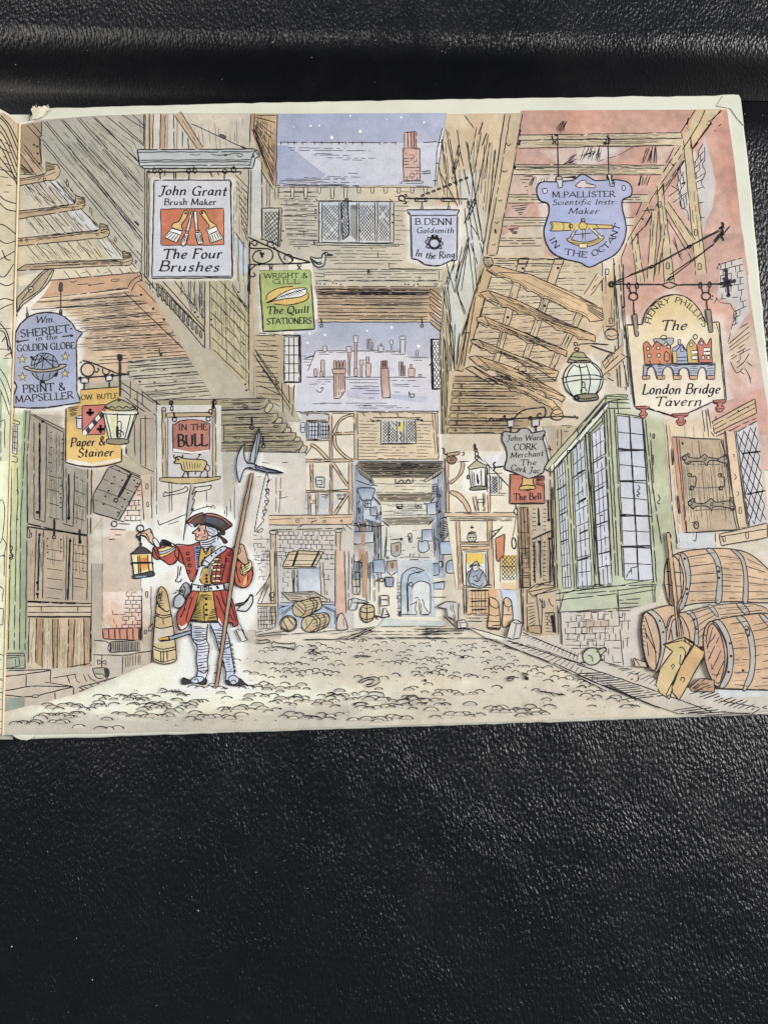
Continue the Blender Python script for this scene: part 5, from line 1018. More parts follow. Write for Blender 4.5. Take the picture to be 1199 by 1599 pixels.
for nm, s in BR:
    E('printed_beam', nm+' of the scalloped timber braces under the porch ceiling'); T('I')
    p = [tuple(float(q) for q in a.split(',')) for a in s.split()]; mi = max(range(len(p)), key=lambda q: p[q][0])
    bot = []
    for q in range(mi+1, len(p)-1):        # a shallow hollow between each pair of cusps
        a, c_ = p[q], p[q+1]; bot += [a, (a[0]*.66+c_[0]*.34, a[1]*.66+c_[1]*.34-7), (a[0]*.33+c_[0]*.67, a[1]*.33+c_[1]*.67-5)]
    s = ' '.join('%.1f,%.1f' % q for q in p[:mi+1]+bot+[p[-1]])
    FS(s, (206, 170, 122), (214, 182, 134), (0, 1), w=1.6, var=.1); GN(f'{p[1][0]},{p[1][1]+8} {p[-2][0]},{p[-2][1]-10} {p[mi-1][0]-20},{p[mi-1][1]+8} {p[mi+1][0]-20},{p[mi+1][1]-12}', 9)
    S(' '.join(f'{x+3:.0f},{y-13:.0f}' for x, y in bot[2:]), 1.0, .02); HT(f'{p[3][0]-110},{p[3][1]-50} {p[3][0]-90},{p[3][1]+10} {p[3][0]},{p[3][1]+8} {p[4][0]},{p[4][1]}', 6, 1.2, .1, .25); S(f'{p[-1][0]},{p[-1][1]} {p[-1][0]+60},{p[-1][1]+38} {p[-1][0]+75},{p[-1][1]+15};{p[1][0]},{p[1][1]} {p[-1][0]+75},{p[-1][1]+15}', 1.4); S(f'{p[2][0]-80},{p[2][1]-18} {p[2][0]+40},{p[2][1]+38};{p[2][0]+60},{p[2][1]+40} {p[2][0]+110},{p[2][1]+66}', 1.2, .2)
E('printed_beam', 'turned pendant and blocks at the foot of the porch braces'); T('I'); FS('~840,1080 850,1050 880,1035 905,1045 915,1085 890,1102 855,1098', (212, 178, 130), w=1.7); S('~845,1060 875,1070 910,1060;~842,1040 870,1020 900,1030', 1.5); E('printed_beam', 'small block between the lowest braces'); T('I'); FS('635,775 680,765 685,800 640,802', (204, 170, 126), w=1.5); S('~605,790 625,770 640,765', 1.5); HT('640,800 700,870 860,800 880,860', 6, 1.4, .15, .4)
E('printed_beam', 'turned pendant knob at the foot of the planked wall'); T('N'); FS('190,350 270,340 265,360 195,372', (196, 160, 116), w=1.7); FS('~195,375 230,368 250,385 240,412 215,418 192,400', (176, 138, 100), w=1.8); HT('200,380 205,410 240,375 240,405', 4, 1.3); S('160,318 175,322 172,355 195,360;282,345 300,345 295,365 282,362', 1.8)
E('printed_wall', 'brown planked wall and barred door between the bell sign and the green bay'); T('N')
F('630,680 860,640 870,480 790,180 1000,180 870,440 870,1200 625,1200', (190, 168, 132), (196, 174, 140), var=.09); T('V'); F('640,0 870,0 880,330 880,520 760,530 690,510 660,460', (186, 166, 130), (196, 170, 138), var=.09)
T('N'); F('640,690 700,690 720,900 710,1195 640,1195', (166, 140, 104), bg=False, var=.12); GN('640,700 700,690 645,1190 708,1190', 12); GN('720,680 850,650 725,1180 850,1160', 16); S('630,690 645,1195;650,690 660,1195;668,690 680,1000;690,690 700,900 712,1195;850,560 865,1195;835,640 850,1150', 1.6, .05); HT('640,690 640,1190 700,690 705,1190', 7, 1.3, .1, .3)
F('720,680 830,660 840,830 725,890', (200, 184, 156), bg=False); DT(' '.join(f'{x},{y}' for x in (730, 740, 795, 805) for y in range(700, 1150, 26) if abs(y-870) > 30), 1.0); S('760,690 765,800;820,640 825,770', 3); DT('765,795 825,768 768,905 830,885', 2.6); S('720,890 840,835', 3); S('770,900 775,1130;830,890 838,1150;735,910 738,1160', 2.8, .03); HT('665,950 665,1190 705,945 708,1190', 9, 1, .05)
S('720,1190 760,1170 850,1150;740,1200 760,1160;830,300 835,340;820,320 850,330', 1.8); S('900,180 970,180;905,200 905,330;880,200 880,380;940,190 960,190;920,215 950,215', 1.3, .06)
T('V'); FS('695,245 745,212 865,215 870,232 760,270 730,292', (202, 178, 142), w=1.5); S('700,255 870,225;725,280 880,245;~765,300 780,320 790,355 800,350 795,310;~825,295 835,330 855,350', 1.6); S('690,240 690,510;660,0 670,500;640,0 665,460;880,340 885,520', 1.6, .05); HT('695,330 700,500 740,325 745,470', 9, 1.2, .05); FS('695,470 775,465 775,520 700,505', (196, 164, 124), w=1.4); BK('800,390 850,390 870,510 805,500', 6, 2, .8, 1.2); S('800,388 860,385 868,515', 2); S('845,400 860,510', 5); S('750,280 770,480;785,300 780,520;740,230 780,215;780,200 800,215 830,210 840,190', 1.5, .05)

E('printed_window', 'green bay shop window with many panes at the right'); T('O')
F('0,330 160,150 180,65 470,70 560,230 590,600 620,900 620,1010 540,1240 480,1400 -100,1400 -120,900', (177, 184, 140), (186, 192, 156), (0, 1), .1)
T('N'); F('1200,130 1200,60 1180,20 800,440 830,470 860,430 880,1200 1200,1200', (178, 186, 144), (186, 192, 152), var=.09)
FS('1180,0 1200,10 1200,70 845,470 790,440', (184, 190, 152), w=1.5); F('1195,40 1200,65 850,450 835,440', (232, 232, 220), bg=False); S('1200,30 820,455;1200,55 848,462;830,440 840,470;1000,190 1010,230;860,420 880,1195;835,450 860,1195', 1.7, .05)
for s, nx, ny in (('878,445 925,395 965,1190 915,1195', 3, 11), ('975,330 1045,260 1095,1190 1010,1195', 3, 9), ('1095,235 1165,165 1220,1160 1145,1180', 3, 9)):
    F(s, (194, 198, 206), (206, 208, 214), bg=False, var=.04); GR(s, nx, ny, 1.3, .12)
S('940,330 985,1195;962,330 1000,1195;1055,220 1115,1195;1080,220 1140,1190;940,335 975,330;1050,220 1090,220 1075,235', 1.7, .04)
for s in ('875,582 930,552', '890,742 945,712', '895,908 950,888', '970,507 1055,455', '1010,655 1060,628', '1015,855 1070,832', '1005,1022 1075,1005', '1100,595 1170,555', '1095,420 1165,372', '1110,805 1190,770', '1130,980 1200,962'): S(s, 2.1, .02)
T('O'); F('95,310 170,250 210,1120 130,1180', (208, 208, 218), bg=False, var=.04); GR('95,310 168,262 212,1130 135,1150', 3, 10, 1.3, .12); F('250,195 410,215 480,1240 300,1220', (196, 200, 210), (208, 208, 214), bg=False, var=.05)
GR('250,195 412,215 480,1230 300,1225', 2, 10, 1.4, .05); S('328,195 388,1230', 2); S('255,408 435,410;262,418 430,412;265,605 430,605;268,612 440,600;275,822 470,828;278,826 450,822;275,1015 460,1010;278,1020 470,1020', 2, .05); S('250,70 262,190;410,215 480,1245', 1.7)
for s in ('0,560 50,535', '100,495 170,452', '105,678 175,635', '0,748 60,715', '110,886 198,856', '15,935 70,910', '130,1065 205,1048', '0,1105 85,1075', '145,822 165,822'): S(s, 2.2, .02)
S('~385,630 395,650 380,670 395,685 375,695 390,705;345,1190 340,1150 385,1140;340,1160 320,1185 310,1210', 1.6); S('310,820 270,825', 4)
FS('0,330 180,110 185,68 240,65 320,66 310,92 250,100 190,110', (188, 194, 156), w=1.6); S('0,300 170,90 330,95;0,350 185,150;185,75 310,80;200,110 330,120;190,150 340,150;245,180 410,205', 1.6, .04); F('10,340 180,140 190,150 20,350', (232, 232, 222), bg=False)
S('55,300 90,320;50,310 140,1200;75,310 120,1200;95,305 135,1190;170,150 220,1200;185,155 245,1200;205,150 262,1200;235,150 290,1210;90,300 160,230;160,180 165,250', 1.7, .04)
S('415,215 470,820 500,1240;430,220 480,700;550,250 590,700 635,1000;460,300 480,620;475,640 530,1000', 1.6, .12); S('478,310 488,312 486,340 476,340 z;470,440 482,445 480,505 470,500 z;~510,690 520,720 505,740 520,750', 1.6)
T('P'); FS('-80,430 0,400 100,385 260,380 470,340 480,345 470,360 480,500 260,520 -20,540 -110,550', (183, 190, 150), (194, 198, 172), w=1.3, var=.08); S('-130,430 95,395 130,370;0,410 260,380 500,372;0,430 250,410 500,378;-130,470 250,430 260,520;260,440 490,405;260,470 400,460;270,490 390,488;270,520 340,515;-110,545 320,538;0,400 20,385 95,380;490,380 490,500;100,395 110,372 220,375', 1.6, .06)
E('printed_wall', 'pale stone footing below the green bay window'); T('P')
F('-100,545 300,535 420,500 500,480 420,870 290,890 -90,880', (210, 198, 184), (206, 196, 184), var=.05); F('60,600 200,600 205,655 65,655', (196, 178, 160), bg=False, var=.1); BK('0,550 265,540 280,860 -50,860', 7, 6, .62, 1.3); BK('265,545 340,545 330,760 275,780', 4, 2, .5, 1.3); S('258,400 262,540 290,880;-100,545 340,535', 1.6, .05); S('260,575 285,580 288,545', 1.5)
T('V'); BK('925,410 1200,395 1200,590 930,590', 5, 8, .5, 1.2); S('900,385 910,605', 1.5, .05)

E('printed_wall', 'plaster strip and timber sill around the shutter at the right'); T('O')
F('545,240 790,150 880,300 900,330 920,930 900,1030 630,1030 600,900', (218, 190, 152), (214, 196, 166), var=.08); F('620,930 870,930 870,1030 640,1030', (204, 206, 204), bg=False)
GN('560,260 780,200 620,1000 860,920', 14); S('560,250 600,800 630,1000;785,160 800,300;805,160 825,330;840,300 860,330;870,200 875,320;820,150 845,310;865,930 870,1020;750,930 745,985 725,975;610,860 625,1000', 1.6, .08)
FS('850,235 1115,90 1125,180 860,310', (214, 180, 132), (206, 174, 130), w=1.7); S('850,260 1120,115;855,285 1120,145;870,330 1125,210', 1.4, .06); DT('1010,165 1050,150 1070,145', 1.3)
F('985,300 1130,230 1190,860 1080,890', (200, 196, 198), bg=False); LT('1005,310 1125,250 1185,850 1075,890', 3, 6, 1.6); S('995,290 1080,890;985,295 1065,890;1000,300 1130,230;940,290 1020,900;960,290 1050,900', 1.8, .04); S('1035,435 1150,420;1060,690 1180,665', 3); F('930,290 985,300 1060,890 1000,900', (216, 188, 150), bg=False); S('930,290 1000,900;975,440 985,440 985,460;985,560 1000,580 985,600;1005,670 1015,685 1005,700;1015,770 1028,770 1030,808 1015,808 z', 1.7)
FS('890,940 1190,870 1194,960 905,1010', (216, 192, 158), w=1.7); S('895,955 1192,905;895,945 920,975 918,985;1055,930 1072,925 1075,965 1060,965 z;910,955 928,955 930,985 915,985 z', 1.6, .04)
E('printed_shutter', 'brown plank shutter with two iron strap hinges standing open at the right'); T('O')
FS('595,330 900,345 930,440 985,740 1015,910 670,930', (178, 154, 122), (196, 176, 144), (.2, 1), w=1.8, var=.1); F('595,330 640,340 690,925 665,930', (206, 150, 120), bg=False, var=.08); S('622,335 685,925;640,345 690,930', 1.5, .03); HT('700,340 745,930 880,345 960,915', 5, 1.3, .06); GN('640,350 900,350 690,920 980,900', 26); S('915,340 960,700 1000,910', 1.6, .05)
for s in ('~660,465 672,448 690,440 700,455 730,462 770,462 800,438 820,455 880,465 925,450 945,470 940,500 880,480 830,480 812,510 790,485 720,485 705,500 680,495 672,475', '~695,745 708,728 735,715 735,740 800,745 840,715 870,738 960,730 985,745 985,780 900,765 850,770 845,792 815,765 745,765 730,782 715,770'): FS(s, (160, 142, 118), w=2)
S('o672,462,14 o710,745,14', 1.9); S('~690,440 700,432 705,450;~700,495 690,488 715,480;~735,715 740,735;~730,785 722,770', 1.9); S('795,462 812,462 808,480 798,478 z;838,742 855,742 850,762 838,762 z;920,435 945,440 945,515 925,515 z;955,710 980,712 985,790 960,790 z', 1.6); HT('922,445 928,510 942,445 945,510', 4, 1.4); HT('960,720 965,785 980,720 984,785', 4, 1.4); DT('885,475 780,748 915,748', 1.6)
S('~695,560 718,562 715,580 745,580 740,640 715,635 708,660 730,660;~885,565 905,560 905,580 925,585 920,640 895,640 890,660 915,660', 2); S('695,560 715,558 712,575 697,578 z;885,562 902,560 900,580 887,580 z;710,642 730,640 728,660 712,660 z;895,645 915,640 912,660 897,662 z', 1.5)
S('o748,882,16,22', 2); S('~720,865 745,870 750,885', 2.4); S('660,360 665,380', 4); S('592,405 602,405 605,505 598,505 z;625,700 635,700 645,810 638,810 z', 1.6)
# ------------------------------------------------------------------ the street
E('printed_street', 'cobbled street of pale yellow and grey washes'); T('Z')
F('390,1004 440,997 540,990 600,976 700,979 780,990 900,1042 1050,1100 1075,1116 800,1126.5 400,1139.5 4.6,1147.5 5,1112 115,1085 250,1030', (216, 206, 182), (212, 202, 178), (0, 1), .06, soft=[
    ('200,1060 330,1000 470,1030 520,1075 420,1110 200,1120', 26, .6, (236, 232, 208)),
    ('400,1010 600,1004 780,1006 860,1040 760,1056 600,1044 470,1052 390,1056', 10, .75, (200, 192, 174)), ('430,985 600,972 760,992 690,1000 560,1002 430,1006', 5, .8, (234, 224, 198)),
    ('120,1085 260,1030 380,1050 430,1066 520,1074 600,1082 420,1106 250,1116 60,1122 30,1112', 12, 1, (246, 245, 220)), ('0,1122 110,1118 260,1120 470,1104 560,1108 620,1150 0,1160', 8, .85, (192, 186, 170)),
    ('620,1000 760,1010 720,1050 620,1054', 14, .5, (206, 202, 186)), ('640,1092 800,1078 1000,1088 1060,1112 800,1126 660,1130', 10, .5, (208, 196, 170)), ('560,1058 720,1056 760,1076 600,1082', 8, .5, (228, 216, 186)), ('380,1016 480,1012 470,1030 390,1036', 8, .6, (204, 198, 188))])
F('600,966 700,970 690,978 590,978', (206, 216, 210), bg=False)
def cob(x, y, r, k=.55):
    """one cobble: a small open arc, heavy at one end"""
    a0, a1 = pi+random.uniform(-.1, .35), 2*pi-random.uniform(-.1, .5)
    n = 9; P = []; Wd = []
    for i in range(n):
        a = a0+(a1-a0)*i/(n-1); P.append((x+r*cos(a), y+r*k*sin(a))); Wd.append((.85+.5*random.random())*(1.7 if i > 6 else 1))
    stroke(P, Wd, INK)
    if random.random() < .35: DT(f'{x+r},{y}', .9)
random.seed(21)
cl = []
for (x0, x1, y, n) in ((480, 760, 1006, 26), (500, 880, 1016, 34), (400, 520, 1016, 10), (470, 540, 1024, 8), (620, 820, 1028, 22), (560, 700, 1036, 12), (400, 540, 1035, 16), (420, 520, 1048, 10), (650, 700, 1048, 6), (760, 880, 1046, 12), (410, 520, 1055, 9), (640, 780, 1056, 12), (400, 480, 1072, 10), (830, 920, 1062, 9), (300, 420, 1075, 12), (680, 750, 1082, 8), (880, 1000, 1078, 14), (380, 470, 1090, 10), (500, 660, 1092, 16), (640, 700, 1098, 8), (900, 1040, 1092, 14), (420, 520, 1098, 9), (560, 700, 1104, 12), (760, 860, 1108, 10), (700, 730, 1118, 4), (570, 640, 1121, 8), (770, 860, 1116, 7), (150, 250, 1090, 13), (60, 180, 1106, 14), (200, 320, 1098, 16), (60, 130, 1120, 9), (180, 260, 1118, 9), (220, 300, 1108, 9), (20, 110, 1130, 8), (120, 190, 1140, 7), (280, 380, 1118, 9), (340, 440, 1108, 8), (440, 520, 1120, 7), (900, 960, 1068, 5), (960, 1060, 1102, 10)):
    for i in range(n):
        x = x0+(x1-x0)*(i+random.uniform(.1, .9))/n; yy = y+random.uniform(-5, 5)
        cl.append((x, yy))
for _ in range(130):
    x = random.uniform(40, 1040); y = random.uniform(1004, 1128)
    if (x < 400 and y < 1140-(x-20)*.33) or (x > 780 and y < 1004+(x-780)*.44): continue
    cl.append((x, y))
low = lambda x: (1139.5-(x-400)*.0325 if x > 400 else 1147-(x-5)*.02)-3     # the sheet's lower edge
for x, y in sorted(cl, key=lambda p: p[1]):
    if y > low(x): continue
    r = (2.9+(y-985)*.040)*random.uniform(.75, 1.35)
    if random.random() < .55 and y > 1030: F(f'~{x-r:.1f},{y:.1f} {x-r*.6:.1f},{y-r*.5:.1f} {x+r*.3:.1f},{y-r*.55:.1f} {x+r:.1f},{y:.1f}', random.choice(((200, 192, 172), (206, 196, 172), (194, 188, 172), (212, 202, 180))), bg=False)
    if random.random() < .9: cob(x, y, r)
for _ in range(230):
    x = random.uniform(15, 1050); y = random.uniform(1002, 1136)
    if y > 1085-max(0, 250-x)*.02 + max(0, 150-x)*.35 or 1000+abs(x-600)*.08 < y:
        if x < 250 and y < 1140-x*.35: continue
        if x > 800 and y < 1000+(x-780)*.44: continue
        if y < low(x): DT(f'{x},{y}', random.uniform(.45, 1.0))
T('U')
for s in ('~95,585 110,565 130,575 215,580 240,575 245,595 235,620 205,608 130,598 105,605 95,585', '~0,555 30,560 70,555 85,570 40,578 0,575'): S(s, 1.6)
S('~640,825 660,805 710,790 750,790 770,815 745,838 700,850 690,838 720,830 735,805 700,805 655,828', 1.8); S('o628,660,10,7', 1.6); S('640,655 720,660;650,650 660,665;668,648 680,668;690,650 700,670', 1.5); S('~440,915 470,900 530,898 555,915 560,940;~605,905 600,890 625,885 637,905;~700,915 705,890 740,880 790,890 795,920;~940,930 945,910 990,902 1015,925;~210,915 240,908 290,920 290,940;~880,950 885,935 950,925 955,960', 1.7)
S('~340,600 360,590 380,610 350,620 400,640;~330,650 350,640 380,660', 1.5)
HT('420,505 560,560 700,480 740,500', 4, 1.1, .25, .3); HT('780,470 600,540 1190,470 1190,545', 5, 1, .2, .5); S('555,550 740,470;600,550 750,475', 1.3, .05); S('300,555 1000,545 1190,548', 1.6, .22); S('0,535 440,505;10,525 200,500', 1.2, .1); S('1065,480 1070,540;1030,520 1190,500', 1.4)
T('V'); S('0,490 350,485 420,530;0,545 380,545 460,550;60,480 60,545;60,485 350,490;80,500 300,500;60,520 290,515', 1.3, .12); S('~565,810 580,790 605,785 640,795;~575,800 600,795;S'.replace(';S', ''), 1.6); S('~565,800 575,790 600,785 605,800 580,815 565,805', 1.6); S('655,760 700,775;690,755 680,800;660,770 690,800;700,790 670,800', 1.8); DT('690,800 685,795 290,665 55,810', 2.4); S('760,875 930,900;800,870 810,890;830,880 860,910;870,890 900,905;900,885 915,905', 1.7)
T('Q'); S('~1000,800 1010,780 1035,785 1045,800 1010,805;1050,795 1140,800 1170,830;1070,785 1090,810;1090,785 1110,812;1115,785 1130,815;1160,820 1190,815', 1.6); S('~815,820 830,810 860,812;~820,835 815,822', 1.5)

E('printed_kerb', 'stone kerb and gutter slanting along the right side of the street'); T('V')
F('500,560 560,545 660,510 880,570 1000,640 1200,700 1200,880 880,720', (206, 198, 184), (200, 190, 176), bg=False, var=.05); F('330,480 560,540 530,560 440,545', (228, 222, 206), bg=False)
S('340,480 560,545;440,548 880,712 1200,860;570,560 740,615 1200,765;660,510 1010,660', 1.7, .04); HT('560,565 1190,850 640,575 1200,775', 20, 1.2, .05); HT('660,530 1000,690 700,525 1010,640', 15, 1.1, .05); HT('650,570 900,660 720,600 1100,730', 9, 1, .1, .4)
T('P'); F('-10,880 290,880 400,920 560,1000 700,1020 900,1030 1230,1040 1260,1160 800,1190 640,1180 380,1090', (206, 198, 184), (198, 190, 176), bg=False, var=.05)
S('0,870 500,1040 860,1175;170,1000 520,1145;-10,935 180,1010 370,1085', 1.8, .04); HT('10,930 380,1085 150,925 540,1065', 14, 1.7, .04); HT('170,860 480,1010 240,870 540,960', 12, 1.3, .08); HT('600,1160 800,1190 800,1130 980,1180', 5, 1.6, .05); HT('700,1060 1100,1180 800,1030 1190,1130', 14, 1.7, .05, .3); S('860,1020 1200,1050;900,1100 1190,1150;640,1180 900,1170 1190,1190', 1.6, .06); S('~315,950 340,930 375,940 385,970 350,980', 1.6); F('o350,957,34,24', (212, 192, 174), bg=False); DT('345,965 385,960 380,930 30,860 170,1005', 1.5)
F('880,1030 1200,1040 1200,1070 900,1080', (214, 216, 214), bg=False)
E('printed_bollard', 'leaning stone bollard and small block by the kerb'); T('V'); FS('560,540 590,440 620,430 660,455 645,545 600,555', (222, 218, 206), (204, 200, 190), (1, 0), w=1.8); S('~590,440 625,455 658,455;625,455 605,550', 1.4); FS('255,440 300,430 315,450 312,480 260,485', (214, 212, 204), w=1.7); S('255,440 270,450 312,450;270,450 275,485', 1.4); S('~130,350 185,320 250,322;~135,352 165,360 200,345;185,325 195,370;165,405 235,470;195,410 240,440;265,325 260,430', 1.7); F('135,350 185,322 250,325 255,430 200,410 190,360', (206, 204, 200), bg=False); S('210,340 240,440;225,330 245,430', 1.2)
E('printed_bottle', 'round green bottle lying on the kerb'); T('P'); FS('~45,850 38,810 70,775 115,770 145,800 150,840 120,870 80,875', (178, 180, 150), (208, 208, 186), (-.4, 1), w=2, var=.1); FS('130,785 170,765 185,780 160,805 150,815', (184, 186, 160), w=1.8); S('~70,815 95,825 100,855;~165,765 185,770 180,795;~120,790 140,800 145,830', 1.8); DT('45,858 160,845', 2)

# ------------------------------------------------------------------ barrels and shovel at the right
E('printed_barrel', 'big barrel lying on top of the stack at the right'); T('P')
FS('~580,250 600,200 650,170 780,150 950,148 1080,180 1190,270 1222,330 1245,470 1150,485 1000,478 750,490 640,515 590,490', (204, 166, 126), (214, 180, 142), (.4, 1), w=1.9, var=.09); F('~548,340 560,250 580,200 620,190 660,250 670,340 650,440 600,515 570,460', (206, 178, 146), bg=False)
S('~548,340 552,260 572,210 600,190 640,230 668,330 655,440 610,518 575,480 550,390 548,340;~600,190 640,185 690,250 710,340 690,440 640,515;565,210 580,480', 1.9)
for s in ('~650,180 690,200 712,300 705,400 670,515 640,520 680,400 680,300', '~810,152 850,150 890,210 910,310 905,470 870,475 880,330 860,220', '~965,152 1010,165 1050,220 1070,330 1070,475 1040,475 1045,330 1025,220'): FS(s, (178, 172, 164), w=1.7)
GN('690,210 710,460 860,190 880,460', 10); GN('905,190 920,460 1030,200 1050,460', 10); GN('1070,220 1080,470 1170,260 1210,460', 8); HT('690,200 710,470 860,170 890,470', 6, 1.3, .07); HT('890,190 910,460 1030,210 1050,460', 8, 1.2, .12, .4); HT('1060,210 1075,470 1170,260 1230,460', 6, 1.3, .1, .2); S('~870,270 880,255 895,270 895,300;560,290 665,300;560,370 660,385;600,210 605,480;640,200 660,500', 1.7); DT('890,330 885,290 675,210 690,400 690,430', 2.2)
E('printed_barrel', 'barrel half hidden at the left of the stack'); FS('~400,640 415,560 440,540 560,505 620,515 650,560 650,700 600,860 480,912 440,870 410,760', (206, 172, 134), (214, 190, 160), w=1.9, var=.09); F('~420,700 425,590 445,560 490,620 520,740 510,860 480,905 440,850', (206, 172, 138), bg=False); FS('~440,545 480,535 540,600 560,700 540,820 510,905 490,910 525,800 520,680 490,590', (184, 176, 166), w=1.6); S('~405,640 420,560 440,545 480,580 515,680 520,780 505,880 485,910 450,880 420,790 405,640;~425,570 450,640 490,780 495,880;435,680 500,800;430,640 450,820', 1.7); BK('405,560 430,552 430,860 415,830', 12, 1, .8, 1.3); DT('520,600 540,670 560,640', 1.8)
E('printed_barrel', 'barrel behind the wooden shovel in the stack'); FS('~565,640 580,580 620,560 700,540 850,505 1000,490 1130,500 1200,545 1220,700 900,780 760,760 700,800 600,720', (206, 174, 138), (196, 160, 124), (0, 1), w=1.9, var=.09); F('~570,700 575,620 600,575 640,600 680,700 620,760', (190, 168, 152), bg=False); FS('~680,545 720,540 755,610 762,740 735,740 740,640 715,570', (182, 176, 168), w=1.7); FS('~820,505 850,505 885,560 880,575', (182, 176, 168), w=1.6); FS('~1000,495 1040,492 1080,545 1050,555', (182, 176, 168), w=1.6); HT('690,560 760,720 850,515 880,600', 5, 1.2, .1); HT('880,520 900,580 1100,505 1190,545', 4, 1.2, .1, .3); S('~570,640 590,580 620,560 660,580 700,660 710,740;~575,720 600,600 640,590;590,650 600,720;620,580 625,700;650,590 670,690', 1.7); DT('735,590 750,650', 1.8)
E('printed_barrel', 'big barrel lying in front at the right edge'); FS('~790,720 805,640 850,600 1000,570 1150,555 1225,580 1262,800 1245,1010 1150,1030 1000,1025 880,1015 830,940 800,840', (206, 164, 122), (214, 178, 140), (.2, 1), w=2, var=.09); F('~800,780 808,660 840,612 900,650 940,780 935,900 900,1005 860,980 820,900', (206, 160, 126), bg=False, var=.1)
for s in ('~850,605 900,600 950,680 980,800 970,930 930,1010 895,1012 940,900 940,780 900,670', '~1000,575 1050,580 1100,680 1118,800 1105,950 1060,1030 1040,1025 1080,900 1080,760 1050,650', '~1140,560 1180,570 1225,640 1240,720 1215,660'): FS(s, (182, 178, 170), w=1.7)
S('~790,720 805,640 845,602 890,640 935,740 940,850 915,960 880,1012 840,960 805,860 790,720;~810,720 825,640 855,620 900,690 925,800 920,900 895,985 870,985', 2); BK('792,690 812,690 880,1005 860,1005', 9, 1, .8, 1.3); GN('970,620 985,1000 1060,600 1070,1000', 14); GN('1110,600 1120,1000 1220,600 1240,990', 12); HT('960,620 985,1000 1070,600 1080,1010', 6, 1.3, .06); HT('1100,620 1110,1010 1225,590 1250,1000', 9, 1.2, .1, .35); S('850,640 815,780;890,700 820,850;905,780 850,900;870,680 830,740;920,850 870,960;900,930 860,940', 1.6); S('~1050,640 1062,630 1080,650 1080,690', 1.7); DT('960,740 965,820 950,920 1065,655 1075,690 1040,910', 2.2)
E('printed_crate_wedge', 'brown wooden wedges chocking the barrels'); FS('705,1020 770,960 860,970 860,1045 720,1040', (190, 146, 114), w=1.7); HT('720,1020 740,1040 800,965 850,1010', 5, 1.4); FS('355,830 430,860 440,890 365,885', (206, 186, 160), w=1.5); S('360,830 400,890', 1.3)
E('printed_shovel', 'wooden shovel with a broad two board blade leaning on the barrels'); T('P')
BM('572,55 645,710', 6, 6, col=(208, 164, 108), grain=3, w=1.8); S('~558,60 570,45 585,55 590,80', 1.8); FS('540,745 670,705 730,745 620,950 580,1090 520,1050 495,1000 520,900 600,790', (206, 178, 112), (214, 190, 132), w=1.9, var=.08); FS('670,700 800,790 790,830 640,1098 600,1050 595,1010 650,880 740,740', (206, 166, 104), (216, 178, 116), w=1.9, var=.08)
S('540,750 660,720 720,760;720,750 650,880 600,1010;700,720 790,790;~640,770 660,765 680,800 660,870 645,870 650,810;670,710 685,735;700,725 705,745;560,1060 640,900;~590,890 600,870 610,880 595,905;~650,975 655,955 675,960 665,985;555,1050 565,1075 580,1060 590,1080', 1.7)

# ------------------------------------------------------------------ lamps
def lantern(lb, k, body, extra):
    E('printed_lantern', lb); T(k); body(); extra()
def l1():
    F('650,170 860,170 800,360 680,365', (232, 230, 206), (214, 214, 200), bg=False, var=.04); FS('~655,140 700,110 745,95 790,110 850,150 780,165 700,160', (168, 160, 118), w=1.8); S('~640,165 660,140 680,150 700,138 720,150 745,138 770,150 790,138 815,150 835,142 860,165;~640,175 660,185 850,190 860,170', 1.8)
    S('640,170 685,350;662,185 700,345;735,180 735,350;820,185 780,345;860,175 800,350;850,180 795,345', 1.8, .02); FS('665,345 690,340 780,340 808,348 805,368 740,378 668,370', (150, 142, 112), w=1.9); F('690,200 730,200 730,330 710,335', (222, 222, 170), bg=False); S('~735,240 750,230 760,250 752,330;~730,330 740,290 770,300 770,320;o745,320,12', 1.8); S('735,260 735,330', 5)
    S('o745,98,8', 2.2); S('750,-190 752,-140;740,-190 742,-150 762,-150 760,-190', 2.6)
    for i in range(9): S(f'o{751+(i%2)*2},{-130+i*24},5,12', 1.6)
def l2():
    F('o1040,850,122,118', (226, 232, 216), (206, 214, 200), (.2, 1), bg=False, var=.05); S('~1000,640 985,635 985,620 1000,620 1005,640;1010,640 1020,630 1085,625 1200,632;1085,635 1240,690', 1.9, .02)
    FS('~968,700 985,680 1040,682 1058,705 1085,730 1080,745 960,745 945,735', (176, 166, 120), w=1.8); S('~960,705 1010,712 1070,712;~955,725 1010,735 1085,735;990,650 1015,655 1012,672 988,668 z', 1.8); S('o1040,850,124,120', 2); S('~985,755 950,800 935,860 960,930 985,960;~1090,745 1140,800 1150,850 1130,920 1100,950;~1015,755 1030,840 1030,950;~1060,755 1085,850 1070,945;~985,760 1020,775 1060,770;~905,845 960,830 1100,822 1165,838;~920,870 1040,850 1160,850', 1.9)
    FS('~985,960 1010,945 1110,940 1135,960 1120,978 1020,985', (150, 146, 108), w=2); S('~1000,965 1050,972 1130,960', 2); S('o1000,965,14,12', 3); S('1035,865 1050,868 1050,900 1032,900 z;~1025,930 1030,905 1050,900 1062,925;~1025,930 1040,940 1060,930', 1.8)
lantern('round glass globe lantern hanging from the porch at the right', 'I', l2, lambda: None)
def l3():
    F('330,440 432,440 430,570 338,575', (236, 234, 226), bg=False, var=.03); FS('320,440 375,395 440,432 430,445 400,440 335,455', (196, 190, 150), w=1.8); S('330,455 340,575;345,460 352,560;360,470 364,560;405,450 405,560;428,445 432,570;440,435 438,560', 1.8); F('332,565 430,555 440,570 400,580 340,580', (90, 84, 74), bg=False); FS('~332,572 380,555 440,560 440,575 350,582', (140, 132, 104), w=1.8); S('378,480 382,540', 3); S('~375,520 390,520 385,545;o322,500,6,12 o376,380,9,12 o376,355,10,14 o372,332,8,12', 1.9); S('365,290 370,330', 3)
